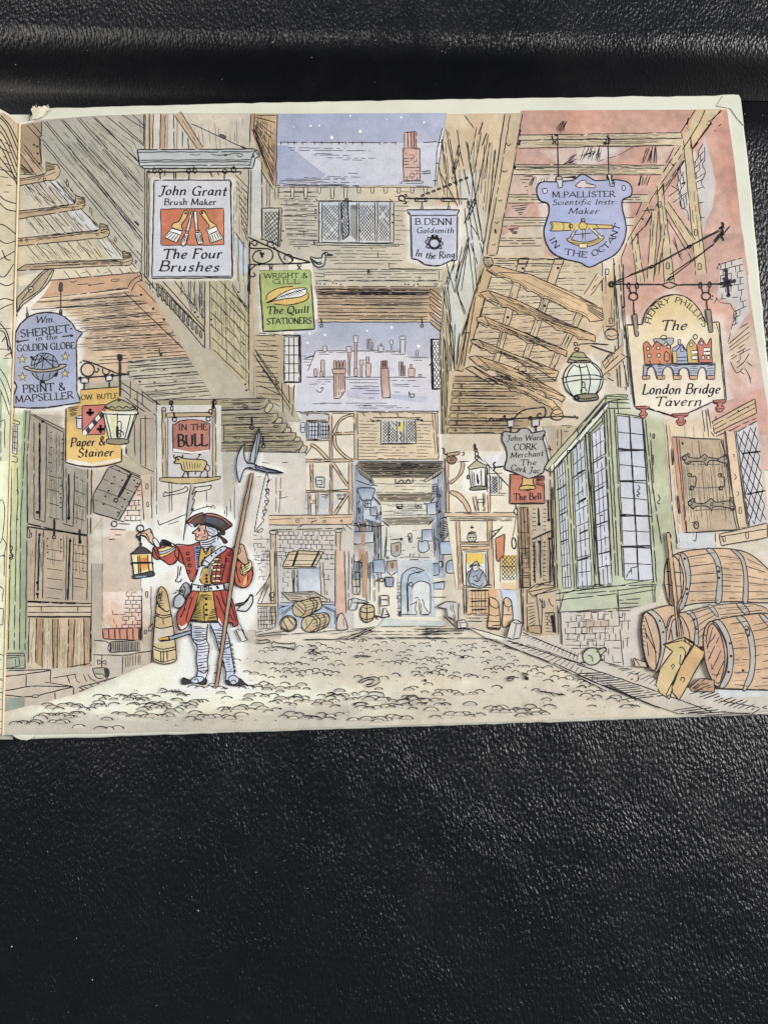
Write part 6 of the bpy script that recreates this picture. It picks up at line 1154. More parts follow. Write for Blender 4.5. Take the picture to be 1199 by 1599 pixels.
lantern('small cylindrical lantern hanging over the lit shop front', 'N', l3, lambda: None)

# ------------------------------------------------------------------ hanging signs
def sgn(lb, k): E('printed_sign', lb); T(k)
sgn('white brush maker sign with four brushes on a red panel under a grey cornice', 'B')
FS('60,295 790,290 815,305 822,335 795,350 780,410 100,412 75,395 65,330', (176, 180, 180), (196, 198, 196), (0, 1), w=1.8, var=.05); S('65,310 770,308 790,298;75,360 765,358;78,372 760,370;85,395 770,390;100,412 775,410;770,355 760,400;765,358 790,330;780,315 790,350;795,295 770,345;795,300 815,335;60,300 75,395', 1.5, .03); S('~520,325 580,330 620,322 600,335 660,318 715,325 700,340 680,330;385,325 430,328 470,325', 1.1, .1)
S('120,435 705,432', 2.4, 0); S('~120,440 118,432 130,428;~690,430 708,435 700,450', 2); S('o203,430,13 o380,428,13 o606,430,13 o168,426,12,15 o418,426,12,15 o660,420,14,18', 1.9); S('200,440 202,485;382,440 380,490;604,440 602,500;165,400 165,425;412,395 415,425;662,395 660,420;120,435 120,1095;232,420 232,460;285,432 290,480;298,432 300,478;510,432 530,465;560,435 575,465', 1.8, .03)
FS('165,485 640,485 652,1095 150,1098', (206, 205, 210), (204, 206, 214), w=2, var=.03); S('630,490 648,500 638,560;640,490 655,1085;150,1088 645,1085', 1.6, .03)
FS('205,665 598,662 600,890 208,892', (206, 104, 64), (214, 128, 84), (1, 1), w=1.5, var=.12)
for s in ('~345,690 360,672 378,688 360,730 335,765 340,800 275,780 285,755 320,740', '~450,690 468,676 485,690 515,740 545,762 550,775 495,805 490,790 510,775 480,730'): FS(s, (222, 190, 112), w=1.7)
for s in ('272,785 340,805 330,830 258,805', '495,800 552,770 565,800 505,830'): FS(s, (240, 238, 232), w=1.5)
for s in ('258,805 328,828 310,880 222,842', '505,830 565,798 598,850 515,880'): FS(s, (232, 226, 214), w=1.5)
HT('270,812 330,830 232,842 305,874', 5, 1.3, 0, 0, 0); HT('512,832 560,806 522,874 588,850', 5, 1.3, 0, 0, 0); S('o362,692,5 o464,690,5', 2)
FS('400,675 408,678 375,820 360,815', (240, 238, 232), w=1.6); FS('412,680 428,680 440,810 425,812', (240, 238, 232), w=1.6); FS('~358,820 378,822 368,870 345,898 332,870', (236, 230, 222), w=1.7); FS('418,815 455,808 472,880 440,885', (236, 230, 222), w=1.7); HT('358,828 374,828 338,876 362,874', 3, 1.2, 0, 0, 0); HT('424,822 450,816 438,878 466,874', 4, 1.3, 0, 0, 0); S('352,800 382,805;420,800 452,795', 1.6)
TX('John Grant', '190,578 610,580', 14, .22); TX('Brush Maker', '225,640 548,640', 9.5, .08); TX('The Four', '212,975 580,972', 15, .2); TX('Brushes', '190,1052 562,1055', 15, .22)
sgn('green stationer sign with a white quill in a gold oval under a scrolled swan bracket', 'B')
S('750,840 1010,960 1140,998', 2.4, 0); S('755,1012 960,1008 1140,1000', 2.2, 0); S('~770,870 800,860 808,880 790,895 775,880 760,880 770,910 880,915 905,950 890,985 840,1005 790,990 780,960 800,930 835,925;~880,905 870,880 890,868 912,880 900,895;~910,900 935,930 950,970 970,1000 1000,1005 1030,985 1020,955 990,950 975,970 985,985;~1010,960 1030,990;~800,1015 770,1040 755,1070 770,1090 795,1080 785,1062;760,860 762,1200;752,1010 752,1180', 2, 0); DT('835,950 830,940 845,945 838,962 820,1012', 2)
T('C'); FS('~340,965 370,972 410,970 412,955 425,940 445,938 450,948 480,952 455,955 435,955 432,985 420,1020 385,1028 360,1010', (206, 204, 190), w=1.9); S('~345,975 380,1000 410,995;~355,990 385,1010 415,1005', 2.2); DT('430,948', 1.5)
T('B'); S('o893,1020,9,12 o893,1045,8,13 o1070,1015,9,12 o1070,1045,8,13', 1.9)
FS('822,1052 1138,1048 1165,1415 845,1432', (174, 186, 98), (164, 182, 100), w=2.2, var=.1, sp=4); T('H'); F('30,90 340,85 345,180 200,180 50,200', (160, 178, 100), bg=False, var=.12)
F('~62,270 80,230 160,195 250,190 325,230 322,265 270,295 160,305 90,292', (222, 182, 84), bg=False, var=.08); S('~62,275 75,235 140,200 230,188;~325,225 325,262 290,285 200,305 110,298', 1.6)
FS('~65,292 110,268 160,235 230,205 290,198 315,205 312,235 270,255 190,265 130,275', (240, 240, 238), w=1.6); S('~65,292 150,255 220,230 310,205', 1.4); HT('150,245 260,205 170,262 300,232', 9, 1.1, 0); TX('WRIGHT &', '48,137 320,135', 7.5); TX('GILL', '100,172 272,170', 6.5); TX('The Quill', '65,360 325,355', 11.5, .12); TX('STATIONERS', '65,425 345,420', 9.2)
sgn('pale lavender goldsmith sign with a ring hanging from a chained bar', 'D')
S('~120,615 95,610 92,588 110,580 125,590 125,612;~125,575 140,575 130,590;~125,610 140,630 120,628', 2.4); S('130,600 520,602', 2.4, 0); S('o200,607,9,12 o262,607,8,12 o365,607,9,12 o432,607,8,12', 1.9); S('205,598 258,596;205,618 260,618;370,598 428,596;370,618 428,618;235,620 235,650;402,622 402,650', 1.7); FS('228,650 242,650 242,725 228,725', (206, 204, 206), w=1.6); FS('396,650 410,650 408,718 396,718', (206, 204, 206), w=1.6)
for i in range(9): S(f'o{240+i*34},{580-i*13.5},11,5,-20', 1.8)
S('o525,625,7,9 o528,648,9,12', 1.7)
FS('140,670 470,670 455,705 452,985 ~410,990 350,1018 310,1020 250,1010 205,980 172,975 165,705'.replace('~', ''), (190, 194, 216), (204, 206, 220), w=2.1, var=.06); S('165,705 455,705', 1.7)
TX('B.DENN', '190,763 418,763', 9.5); TX('Goldsmith', '200,815 432,815', 8.5, .15); TX('In the Ring', '190,955 290,978 438,968', 10, .12)
S('o312,880,30,28 o312,880,38,36', 2); S('~285,910 262,905 268,885 255,870 272,855 270,840 290,845 300,828 315,842 330,830 338,850 355,848 352,868 368,880 352,895 358,912 335,910;~290,850 312,825 335,850;300,845 305,830;320,842 322,832', 1.8)
sgn('lavender shield sign with a brass octant hanging from the rafters', 'D')
S('1080,205 1085,470', 2); S('o1075,248,9,14 o1090,475,20,16', 2); S('1045,205 1050,240 1070,250;1060,205 1085,205;1045,250 1060,262', 3); T('X'); S('195,320 200,560', 2); S('o195,365,14 o205,585,18,16', 2); S('165,365 190,380 165,378;185,330 210,350', 3.2)
T('Z'); FS('~838,302 839,290 847,284 868,284 880,283 895,281 903,275 910,272 920,277 930,282 948,281 965,281 980,285 986,295 984,306 972,312 971,325 975,342 977,360 972,380 960,397 940,408 920,417 905,410 880,404 862,394 852,378 849,360 853,345 857,330 855,318 843,313', (172, 178, 214), (164, 172, 212), w=2.2, var=.07)
T('X'); FS('-10,640 25,610 55,605 60,625 120,640 118,655 5,652', (222, 200, 196), w=1.6); FS('190,570 215,570 215,610 235,612 238,645 208,645 205,610', (200, 198, 202), w=1.8); FS('282,645 304,642 306,668 284,670', (206, 206, 214), w=1.7); S('220,618 230,618 230,632 220,632 z', 1.5)
T('D'); FS('1065,480 1115,478 1110,530 1085,535 1080,500', (206, 204, 206), w=1.8); FS('985,540 1012,535 1015,565 990,568', (206, 206, 214), w=1.7)
T('Z'); TX('M.PALLISTER', '861,308.5 959,307', 8.5); TX('Scientific Instr:', '861,320 962,318.5', 8, .2); TX('Maker', '886,334 933,333.5', 8.5, .2); TX('IN', '857,373 866,388', 8.5); TX('THE', '880,397 915,402.5', 8.8); TX('OCTANT', '925,401 946,390 961,372 968,352', 8.8)
F('860,346.5 890,348.5 905,349 955,350.5 954,357 920,357 892,360 860,360', (218, 190, 96), bg=False, var=.06); S('860,346 889,348;860,361 890,360;~860,346 863,353 860,361;~858,347 861,353 858,361;~878,347 880,354 878,361;889,347 891,361;905,349 955,352;918,357 954,357;~954,350 957,354 954,358', 1.5)
FS('~885,372 898,376 915,378 930,374 940,368 942,373 930,381 915,385 897,382 886,376', (216, 190, 106), w=1.5); BM('900,356 889,374', 4, col=(216, 190, 106)); BM('922,356 938,371', 4, col=(216, 190, 106)); BM('911,350 911,376', 3.4, col=(226, 206, 130)); FS('903,352 910,344 917,352 914,358 906,358', (216, 186, 90), w=1.4); S('o910,344,3 o891,353,3', 1.6); S('~889,378 900,380 915,381 930,377 939,372', 1); FS('904,380 916,380 916,387 904,387', (226, 214, 160), w=1.4); S('929,350 934,356;895,366 925,364', 1.4)
sgn('cream tavern sign with a painted town on a bridge and red knobs', 'J')
S('215,256 530,258;630,260 920,255', 2.6, 0); FS('530,258 580,240 635,260 580,282', (206, 160, 140), w=2); S('o218,256,14', 3.6); S('225,250 300,215 480,145 700,20 900,-80;560,235 700,130 860,0 960,-110', 1.8, 0); S('o470,146,14,8,-25 o275,232,22,8,-20 o705,20,14,8,-25 o590,218,20,8,-30', 2); S('905,250 985,240;935,165 950,325;915,215 970,270;965,225 915,275', 4.5); DT('935,170 985,235 950,325 905,252', 3)
T('X'); S('~905,870 918,885 905,905 915,925 905,950 920,985;890,905 925,900;895,950 925,945;860,990 900,940 910,925', 3.4); S('330,1200 480,1140 720,1010 895,915;580,1200 860,1010', 1.7, 0)
T('J'); S('o326,265,9,18 o378,265,9,18 o775,262,9,18 o832,258,9,18 o355,332,28,24 o810,330,28,24', 2.2); S('330,280 340,320;375,280 368,320;780,278 792,315;830,275 825,315;356,355 360,450;812,350 820,415', 2)
FS('305,512 412,508 425,450 455,400 500,355 560,325 610,320 670,330 730,370 775,425 805,495 890,492 935,985 850,992 690,1065 608,1082 440,1030 360,1022', (222, 198, 138), (236, 224, 206), (0, 1), w=2.2, var=.05); S('~425,500 440,440 480,385 540,340 610,322', 1.5); S('315,515 365,1015;315,512 350,512;870,495 890,560 925,985;440,1035 600,1080', 1.4)
FS('345,450 375,440 388,580 366,584', (150, 132, 112), w=1.9); FS('805,415 838,412 852,555 828,560', (150, 132, 112), w=1.9)
for x, y in ((415, 1030), (650, 1075), (895, 990)):
    k = 1.25 if x == 650 else 1; FS(f'{x-45*k},{y-8} {x+40*k},{y-12} {x+35*k},{y+6} {x+14*k},{y+14} {x+12*k},{y+30} {x+26*k},{y+32} {x+24*k},{y+48} {x+8*k},{y+66} {x-12*k},{y+64} {x-22*k},{y+46} {x-24*k},{y+36} {x-10*k},{y+30} {x-14*k},{y+14} {x-38*k},{y+8}', (196, 100, 78), (206, 122, 100), (1, 0), w=1.8); S(f'{x-40*k},{y+4} {x+35*k},{y+2};{x-22*k},{y+46} {x+24*k},{y+44}', 1.3)
TX('HENRY PHILLIPS', '460,508 472,460 505,415 560,380 610,368 665,385 720,425 760,470 790,525', 8.5); TX('The', '520,545 680,540', 15, .25); TX('London Bridge', '405,945 890,938', 15, .25); TX('Tavern', '480,1020 775,1015', 14, .25)
FS('415,630 440,612 470,650 505,610 535,645 560,640 585,610 595,755 425,755', (206, 116, 76), (214, 134, 90), w=1.5, var=.07); FS('600,655 640,632 660,630 690,680 695,755 600,755', (160, 172, 206), w=1.5); FS('688,640 720,600 750,640 760,750 695,750', (206, 168, 82), w=1.5); FS('752,640 780,590 812,640 840,590 848,745 765,745', (206, 112, 86), w=1.5); FS('480,598 605,592 605,625 580,640 560,612 540,640 500,610 490,630', (176, 178, 182), w=1.4); S('o545,590,20,15 o742,585,14', 1.6); FS('600,675 625,675 628,750 602,750', (216, 176, 90), w=1.3); FS('634,602 650,602 650,632 636,632', (196, 196, 200), w=1.4); S('640,640 660,640 690,680;620,675 650,640', 1.6)
for x, y in ((445, 660), (510, 655), (574, 648), (453, 705), (512, 700), (658, 665), (716, 635), (780, 625), (790, 716), (824, 716)): FS(f'{x-9},{y-10} {x+9},{y-12} {x+10},{y+10} {x-8},{y+11}', (232, 214, 186), w=1.6, sp=9)
for s in ('715,672 755,672 756,690 716,692', '718,705 756,703 757,725 720,727', '790,655 835,655 836,672 790,674', '790,680 836,678 837,696 792,698'): FS(s, (240, 236, 226), w=1.4)
FS('548,690 560,672 580,690 580,735 550,735', (206, 130, 90), w=1.5); S('450,740 460,735 462,755;512,740 520,738 522,755;560,740 570,740;630,715 690,712;632,735 690,735', 1.5)
FS('420,758 865,750 862,850 810,850 812,800 795,775 775,775 760,800 755,845 705,845 705,800 690,780 665,778 640,790 630,850 605,850 605,800 590,775 560,770 540,790 530,848 500,848 495,800 480,775 455,770 440,790 430,850 415,850', (176, 182, 196), w=1.7, var=.06); HT('430,770 430,835 450,768 445,835', 6, 1.2, 0); HT('500,770 505,840 540,770 530,840', 6, 1.2, 0); HT('605,770 608,840 640,770 632,840', 6, 1.2, 0); HT('705,770 708,840 755,770 755,840', 6, 1.2, 0); HT('815,770 815,840 858,765 860,840', 6, 1.2, 0); S('425,765 862,757', 2)
for x in (432, 526, 627, 729, 838): FS(f'{x-22},{828} {x+26},{826} {x+26},{850} {x-20},{852}', (208, 158, 108), w=1.5)
S('~435,840 440,800 460,775 480,780 495,830;~535,840 545,790 570,772 595,790 604,840;~640,840 645,795 670,778 695,795 704,840;~755,840 765,795 785,775 805,795 812,840', 1.4, col=(70, 80, 120))
sgn('grey shield sign of a cork merchant on a scrolled bracket', 'N')
S('~435,140 440,152 455,148 465,130 480,140 490,150 505,138;~540,125 555,115 552,138 575,140 605,138 640,100 690,75 760,68;~760,68 800,65 805,110 775,135 755,115 770,100 780,112', 2, 0); S('500,142 605,135 720,130 880,120 1000,125', 2.2, 0); S('o713,132,9 o600,140,9', 2.8); S('~985,110 995,125 1010,125 1000,138', 2); FS('568,148 608,142 605,185 572,188', (200, 198, 190), w=1.6); FS('720,140 768,135 765,180 722,185', (200, 198, 190), w=1.6); S('588,190 590,225;745,185 745,222', 2.4); S('o588,190,5 o745,185,5', 2.2)
FS('~545,218 620,222 650,198 690,195 715,215 720,225 800,212 790,260 805,310 815,360 820,400 800,440 790,470 760,490 720,505 700,512 650,490 605,470 555,452 552,430 565,380 558,320 535,268', (170, 170, 164), (182, 182, 176), w=2.2, var=.05); S('575,238 800,235', .01)
TX('John Ward', '562,275 790,268', 8.5, .15); TX('CORK', '605,332 745,328', 9.5, .12); TX('Merchant', '585,380 790,368', 8.5, .15); TX('The', '645,428 745,425', 8.5, .1); TX('Cork Jac.', '585,455 680,472 780,478', 9, .12)
sgn('red bell sign hanging below the grey shield', 'N'); FS('585,480 650,488 705,512 795,490 800,662 582,664', (196, 104, 76), (206, 124, 98), (0, 1), w=1.8, var=.1, ); HT('745,510 745,545 795,495 792,560', 8, 1.3, .05); F('~660,505 700,512 735,510 730,540 745,560 735,580 640,575 655,545', (222, 184, 96), bg=False); S('~660,500 662,530 650,555 640,570 650,580 735,575 742,560 728,535 730,510;~645,558 690,550 738,555;~680,575 690,585 705,582 708,568;595,668 800,665', 1.8); TX('The Bell', '608,645 778,640', 10.5)
sgn('blue globe sign with four gold stars at the left', 'F')
S('458,235 458,420', 2); FS('~448,205 460,196 472,210 468,240 470,260 445,260 446,230', (60, 56, 56), w=1.5); S('205,380 208,440', 2); FS('200,430 214,425 215,535 200,538', (110, 108, 108), w=1.6); FS('448,400 466,400 464,505 446,505', (110, 108, 108), w=1.6); S('450,425 465,425;202,460 214,460;202,490 214,490', 3)
FS('122,575 130,550 165,500 215,455 280,430 340,422 420,425 480,450 540,500 570,550 620,572 585,620 575,650 578,950 580,1020 608,1095 480,1115 350,1135 220,1138 100,1130 104,1050 130,970 104,930 112,700', (160, 168, 196), (168, 174, 200), (0, 1), w=2.2, var=.06)
S('~122,575 160,505 220,452 300,425 380,420 450,435;~105,940 130,975 115,1010', 1.8); TX('Wm.', '268,500 415,495', 10, .18); TX('SHERBET', '155,610 520,568', 11.5); S('525,545 545,543;140,575 146,577', 2.6); TX('in the', '268,635 430,622', 8, .1); TX('GOLDEN GLOBE', '130,715 560,692', 10); S('465,605 545,595;530,585 552,594 532,606;222,628 130,640;142,628 122,641 146,650', 2.2); TX('PRINT &', '172,1025 490,1005', 11.5); TX('MAPSELLER', '115,1098 550,1066', 10.5)
F('o335,830,98,100', (150, 160, 180), (130, 138, 160), (1, 1), bg=False, var=.06); S('~235,830 245,780 290,735 350,728 405,750 435,800 445,840 420,880 380,920 320,935 270,910 240,870;~290,738 265,790 260,840;~350,728 330,760 320,840;~400,750 400,800 395,840;~250,780 320,770 430,790;~240,820 300,795 370,745;~300,740 360,790 430,850;~330,730 270,830;270,870 290,920;330,880 320,930;380,875 370,915', 1.7)
FS('~178,832 215,825 230,840 330,850 440,830 450,812 498,812 480,835 400,860 290,868 210,852', (190, 180, 146), w=2); DT('240,758 250,770 428,880 420,895 320,935 330,945 310,945', 2.4)
for x, y in ((170, 772), (492, 752), (172, 905), (490, 880)):
    P = ' '.join(f'{x+(36 if i%2==0 else 14)*cos(-pi/2+i*pi/5):.0f},{y+(36 if i%2==0 else 14)*sin(-pi/2+i*pi/5):.0f}' for i in range(10)); FS(P, (206, 190, 120), w=1.5, sp=9)
sgn('yellow paper stainer sign with a red and black shield behind the lantern', 'K')
T('F'); S('o660,850,50', 2.2); S('620,780 700,800 870,875 965,885;~715,860 730,870 745,845 730,840;~770,840 780,880 815,880 820,850 800,850;640,920 600,910;600,800 615,790', 2, .02); S('600,912 850,895 960,885;960,860 965,895', 2.2); FS('610,915 665,910 662,950 612,950', (212, 210, 206), w=2); FS('795,895 845,890 842,930 800,935', (212, 210, 206), w=2); S('635,955 635,1000;820,935 820,990;o605,915,9 o662,912,9 o795,895,9 o845,893,9', 2.4)
T('K'); F('505,35 745,15 750,100 740,180 762,400 760,480 660,505 580,512 490,505 412,488 415,150 505,120', (222, 178, 78), (232, 190, 96), (0, 1), bg=False, var=.08); F('415,150 510,130 500,205 415,240', (206, 172, 92), bg=False); S('505,35 740,15;415,150 412,488;~412,488 490,508 580,516 680,505 762,482;762,400 762,482', 2); HT('425,145 440,200 495,140 480,190', 7, 1.5, .1)
T('Z'); TX('OW. BUTLE', '127,624.5 184,621.5', 7.5); T('K')
F('420,485 490,505 580,512 750,480 750,460 580,495 430,465', (240, 232, 214), bg=False, var=.02); FS('515,135 660,125 655,310 520,318', (204, 108, 96), w=1.6, var=.08); F('640,160 655,180 545,318 520,318 520,290', (240, 238, 232), bg=False)
for i in range(3): a, b_ = i*.36+.03, i*.36+.2; F(' '.join(f'{640-115*t+d:.0f},{165+130*t+e:.0f}' for t, d, e in ((a, 0, 0), (b_, 0, 0), (b_, 18, 26), (a, 18, 26))), (40, 38, 40), bg=False, sp=9)
S('640,160 520,292;658,182 540,318', 1.6); DT('565,160 565,190 550,178 580,178 565,176 630,262 630,295 615,280 645,280 630,280', 2.6); S('565,155 565,195;545,177 590,177;630,258 630,300;612,280 655,280', 2)
FS('480,200 512,195 515,280 482,275', (200, 204, 214), w=1.5); S('468,210 515,215', 1.8); TX('Paper &', '440,390 655,380', 13, .2); TX('Stainer', '485,455 705,448', 13, .2)
sgn('framed bull sign of a red board over a yellow bull', 'L')
FS('300,150 635,140 635,600 300,605', (206, 202, 198), w=1.2, var=.04); BM('268,90 275,600', 5.5, col=(196, 172, 126)); BM('645,90 648,600', 5.5, col=(196, 172, 126)); FS('290,120 632,115 632,145 290,152', (196, 172, 130), w=1.6); S('o270,92,16,14 o645,92,14,14', 1.7); FS('238,605 640,600 695,592 692,615 600,635 480,652 380,650 242,630', (200, 178, 120), w=1.8)
S('325,30 330,70;345,110 352,160;645,25 640,80', 3.4); S('o325,42,14,16 o330,85,10,18 o350,168,16 o648,38,16,16 o640,75,9,14 o620,110,14,18 o602,165,16', 2)
FS('335,200 350,205 400,175 470,168 540,172 590,190 615,198 612,408 540,412 480,425 340,410', (178, 106, 90), (196, 124, 106), (1, 0), w=1.7, var=.1); F('340,385 480,412 612,395 612,408 480,424 342,410', (238, 234, 228), bg=False, var=.02); T('Z'); TX('IN THE', '278.5,672 323.5,671', 9.5); TX('BULL', '277.5,697 323,696', 18); T('L')
FS('~345,492 360,475 355,455 375,445 400,450 420,460 470,465 560,470 590,490 580,530 560,560 520,555 440,558 410,545 400,510 385,495 365,500', (206, 184, 116), w=1.9); S('~350,430 342,445 358,460 375,450;~410,430 412,450 395,460;340,490 350,495 345,480', 2.4); pass
for k in range(7): S(f'{415+k*22},{480+k*3} {432+k*17},{545-k*2}', 1.2)
S('430,555 405,600;440,555 455,600;455,560 450,590;520,555 500,575 510,580;570,530 595,560 600,600 585,600;560,560 545,580 540,600;~590,500 612,520 610,550 595,560;~510,470 535,440 545,432;525,432 550,430', 2); DT('378,468', 1.8); S('400,600 420,600;445,600 462,600;535,600 555,600;580,600 605,600', 2)

lantern('four sided lantern hanging on a chain before the yellow shield sign', 'K', l1, lambda: None)
# ------------------------------------------------------------------ the watchman, his lantern and halberd
E('printed_barrel', 'tapered brown tub with a shoe shaped scoop behind the watchman'); T('Q')
FS('~960,600 958,500 972,330 985,200 1005,145 1040,175 1062,270 1085,400 1102,560 1095,610 1030,628 975,615', (196, 172, 116), (210, 190, 142), (0, 1), w=1.8, var=.1); F('970,400 1075,400 1085,490 965,500', (218, 206, 180), bg=False, var=.05); S('~980,200 990,260 1040,300 1060,290;~985,235 1010,280;~975,310 1020,325 1075,315;~972,325 1020,340 1078,325;~968,395 1010,405 1080,390;~960,515 1010,535 1100,520;~965,535 1020,552 1100,535;~965,595 1020,615 1095,595;1000,180 990,230;1015,170 1000,240;1020,340 1022,380;1045,540 1048,620;1005,545 1008,615;1020,620 1022,540', 1.7); S('~960,340 985,320 995,330;~930,420 935,395 960,375;~930,420 950,420 958,400', 1.8); HT('990,200 990,270 1010,160 1030,290', 7, 1.2, .05)
E('printed_person', 'watchman in red coat and cocked hat holding out a lantern'); T('W')
F('550,890 680,880 670,1020 680,1060 660,1290 590,1320 590,1100 555,1010', (200, 208, 228), (226, 230, 238), (1, .1), bg=False, var=.05); F('685,890 790,890 830,1040 855,1250 860,1290 790,1300 790,1180 745,1080 720,980', (206, 212, 232), (198, 206, 228), (1, 0), bg=False, var=.05)
F('560,885 670,890 660,920 560,905', (232, 226, 212), bg=False)
S('~550,895 555,1000 590,1060 585,1150 595,1230 585,1290 600,1310;~668,895 660,1010 678,1060 665,1160 670,1230 650,1290;~690,910 720,980 745,1070 770,1150 795,1230 795,1300;~780,900 815,980 830,1060 845,1150 860,1230 855,1260', 1.9, 0)
HT('560,915 565,1010 665,920 660,1000', 7, 1.7, .05); HT('590,1060 600,1240 675,1050 665,1230', 9, 1.5, .05, .3); HT('700,920 740,1040 790,930 825,1040', 7, 1.6, .05, .3); HT('760,1080 800,1240 835,1080 850,1240', 10, 1.5, .05, .5); S('~555,1000 600,1020 660,1005;~560,1020 600,1045 655,1030;~740,1030 790,1040 828,1030;~750,1060 800,1070 835,1055;590,1200 640,1190;~600,1230 640,1250 670,1220', 1.8)
for y in (1045, 1080, 1110, 1140, 1175, 1205, 1235): S(f'o{838+(y-1045)*.12},{y},7', 1.4)
for s in ('~480,1295 500,1285 545,1305 590,1275 620,1300 655,1290 660,1320 640,1335 600,1325 560,1320 510,1330 485,1330', '~795,1300 830,1310 860,1290 900,1290 930,1320 940,1330 880,1342 820,1335 800,1325'): FS(s, (44, 42, 48), w=1.5)
FS('~545,1305 570,1280 620,1275 640,1290 620,1312 580,1322 560,1318', (206, 212, 232), w=1.5); FS('~815,1290 850,1265 890,1290 880,1320 840,1330', (206, 212, 230), w=1.5); S('~565,1300 590,1290 600,1315;500,1290 520,1300;~830,1310 855,1300 870,1318', 2)
# sword
FS('312,1000 400,985 548,940 548,965 400,1012 320,1018', (150, 170, 200), (176, 186, 200), w=2); F('312,1000 385,990 390,1012 320,1020', (222, 176, 60), bg=False); S('385,990 392,1014', 2.6); S('320,1018 400,1012', 3.4)
FS('~880,790 960,710 970,690 988,695 990,740 960,790 935,805 890,800', (232, 232, 230), w=2.4); S('870,750 930,745 960,715;865,765 920,760;~968,690 985,685 992,700', 3.4); FS('868,750 940,735 930,755 870,770', (70, 66, 66), w=1.5)
# satchel
FS('~500,600 530,610 545,660 520,710 480,720 460,690 470,640', (176, 178, 186), w=2); FS('~425,770 430,710 470,680 505,720 490,760 460,780', (186, 190, 198), w=2); S('~490,620 505,650 490,700;420,680 445,665;440,650 465,660;o480,660,8', 2)
# coat skirts, breeches
FS('~560,655 620,660 590,740 555,830 520,910 480,938 455,920 445,830 490,760', (186, 62, 44), (206, 88, 64), (0, 1), w=2, var=.1); FS('~700,650 800,650 850,740 880,860 885,900 850,915 845,890 800,890 770,915 745,880 720,800', (190, 66, 48), (176, 52, 40), (1, 0), w=2, var=.1)
F('455,900 480,938 515,915 520,890 480,915', (238, 232, 226), bg=False); F('740,870 772,915 765,890 745,850', (238, 232, 226), bg=False); S('~530,670 500,780 470,850;~560,700 530,790 510,880;~760,660 790,760 850,870;~730,690 770,790 810,890;~820,700 845,790 870,880;500,800 505,780;540,720 545,700', 1.8)
F('600,660 700,655 715,760 740,885 650,880 545,870 570,770', (206, 164, 52), (222, 182, 70), (1, 0), bg=False, var=.08); F('590,680 640,680 645,780 635,880 548,868 570,780', (164, 142, 56), (190, 160, 62), (1, 0), bg=False, var=.08)
S('~605,660 580,760 545,868;640,760 645,880;~705,660 720,780 742,888', 1.9); S('~545,868 600,880 650,882 745,880', 3.4); HT('570,790 555,860 610,720 625,870', 9, 1.3, .1); HT('690,800 660,870 735,780 740,870', 7, 1.5, .1); DT('655,715 655,755 658,795 658,830', 2.2); HT('610,690 600,720 690,680 700,720', 4, 1.3, .2)
# torso
F('555,330 640,350 720,330 800,350 790,600 570,600 500,500 450,420 450,330', (238, 234, 226), bg=False, var=.02)
FS('~430,330 540,328 600,308 612,330 575,340 580,420 590,500 570,560 550,590 520,530 500,470 455,435', (186, 60, 42), (200, 78, 56), (.5, 1), w=2, var=.1)
F('570,335 615,330 610,500 585,500', (140, 160, 206), bg=False); HT('575,345 590,490 612,340 608,490', 12, 2, 0)
FS('~620,340 650,375 690,330 720,340 680,420 680,520 695,605 630,605 610,560 640,460 600,480', (214, 172, 56), (206, 160, 50), w=1.9, var=.08); F('615,540 665,530 670,605 625,605', (196, 150, 46), bg=False); F('690,330 735,330 700,400 690,600 670,520', (136, 142, 130), bg=False, var=.1); DT('658,545 658,570 660,592 648,420', 2.2); S('630,350 655,395 680,340;~700,350 680,430 665,500', 1.8)
FS('~790,345 850,370 860,450 850,560 830,590 770,605 700,605 690,560 720,450 740,400', (188, 60, 44), (176, 50, 38), (1, 0), w=2, var=.1)
for y in (435, 470, 510, 555, 590): FS(f'~{700},{y-8} {730},{y-16} {758},{y-10} {760},{y+4} {725},{y+4} {702},{y+8}', (232, 206, 150), w=1.6)
S('~760,400 735,480 720,590;~800,400 790,480 760,600;840,470 838,580', 1.7)
for x, y in ((525, 388), (530, 430), (538, 475), (530, 520), (820, 395), (805, 435), (770, 480), (770, 525), (760, 570)): S(f'o{x},{y},11', 1.9)
FS('~780,335 800,360 720,420 655,490 625,475 630,440 700,385', (204, 208, 226), (222, 224, 234), w=2); FS('640,435 680,460 665,485 625,468', (214, 216, 226), w=2); S('o760,365,4 o725,385,4 o695,405,4', 1.6); F('600,500 640,480 620,560 570,600 560,590', (240, 240, 240), bg=False); S('~600,500 580,560 560,600;635,490 610,560', 1.8)
FS('555,610 620,620 700,618 780,608 785,650 700,658 620,662 550,655', (232, 232, 234), w=2, var=.03); FS('618,622 672,622 672,660 618,662', (214, 216, 222), w=2.2); S('630,632 662,630 660,650 632,652 z;645,625 648,665', 1.8); DT('600,632 690,640 735,628 740,636', 2); S('555,600 548,640;780,600 790,655', 3)
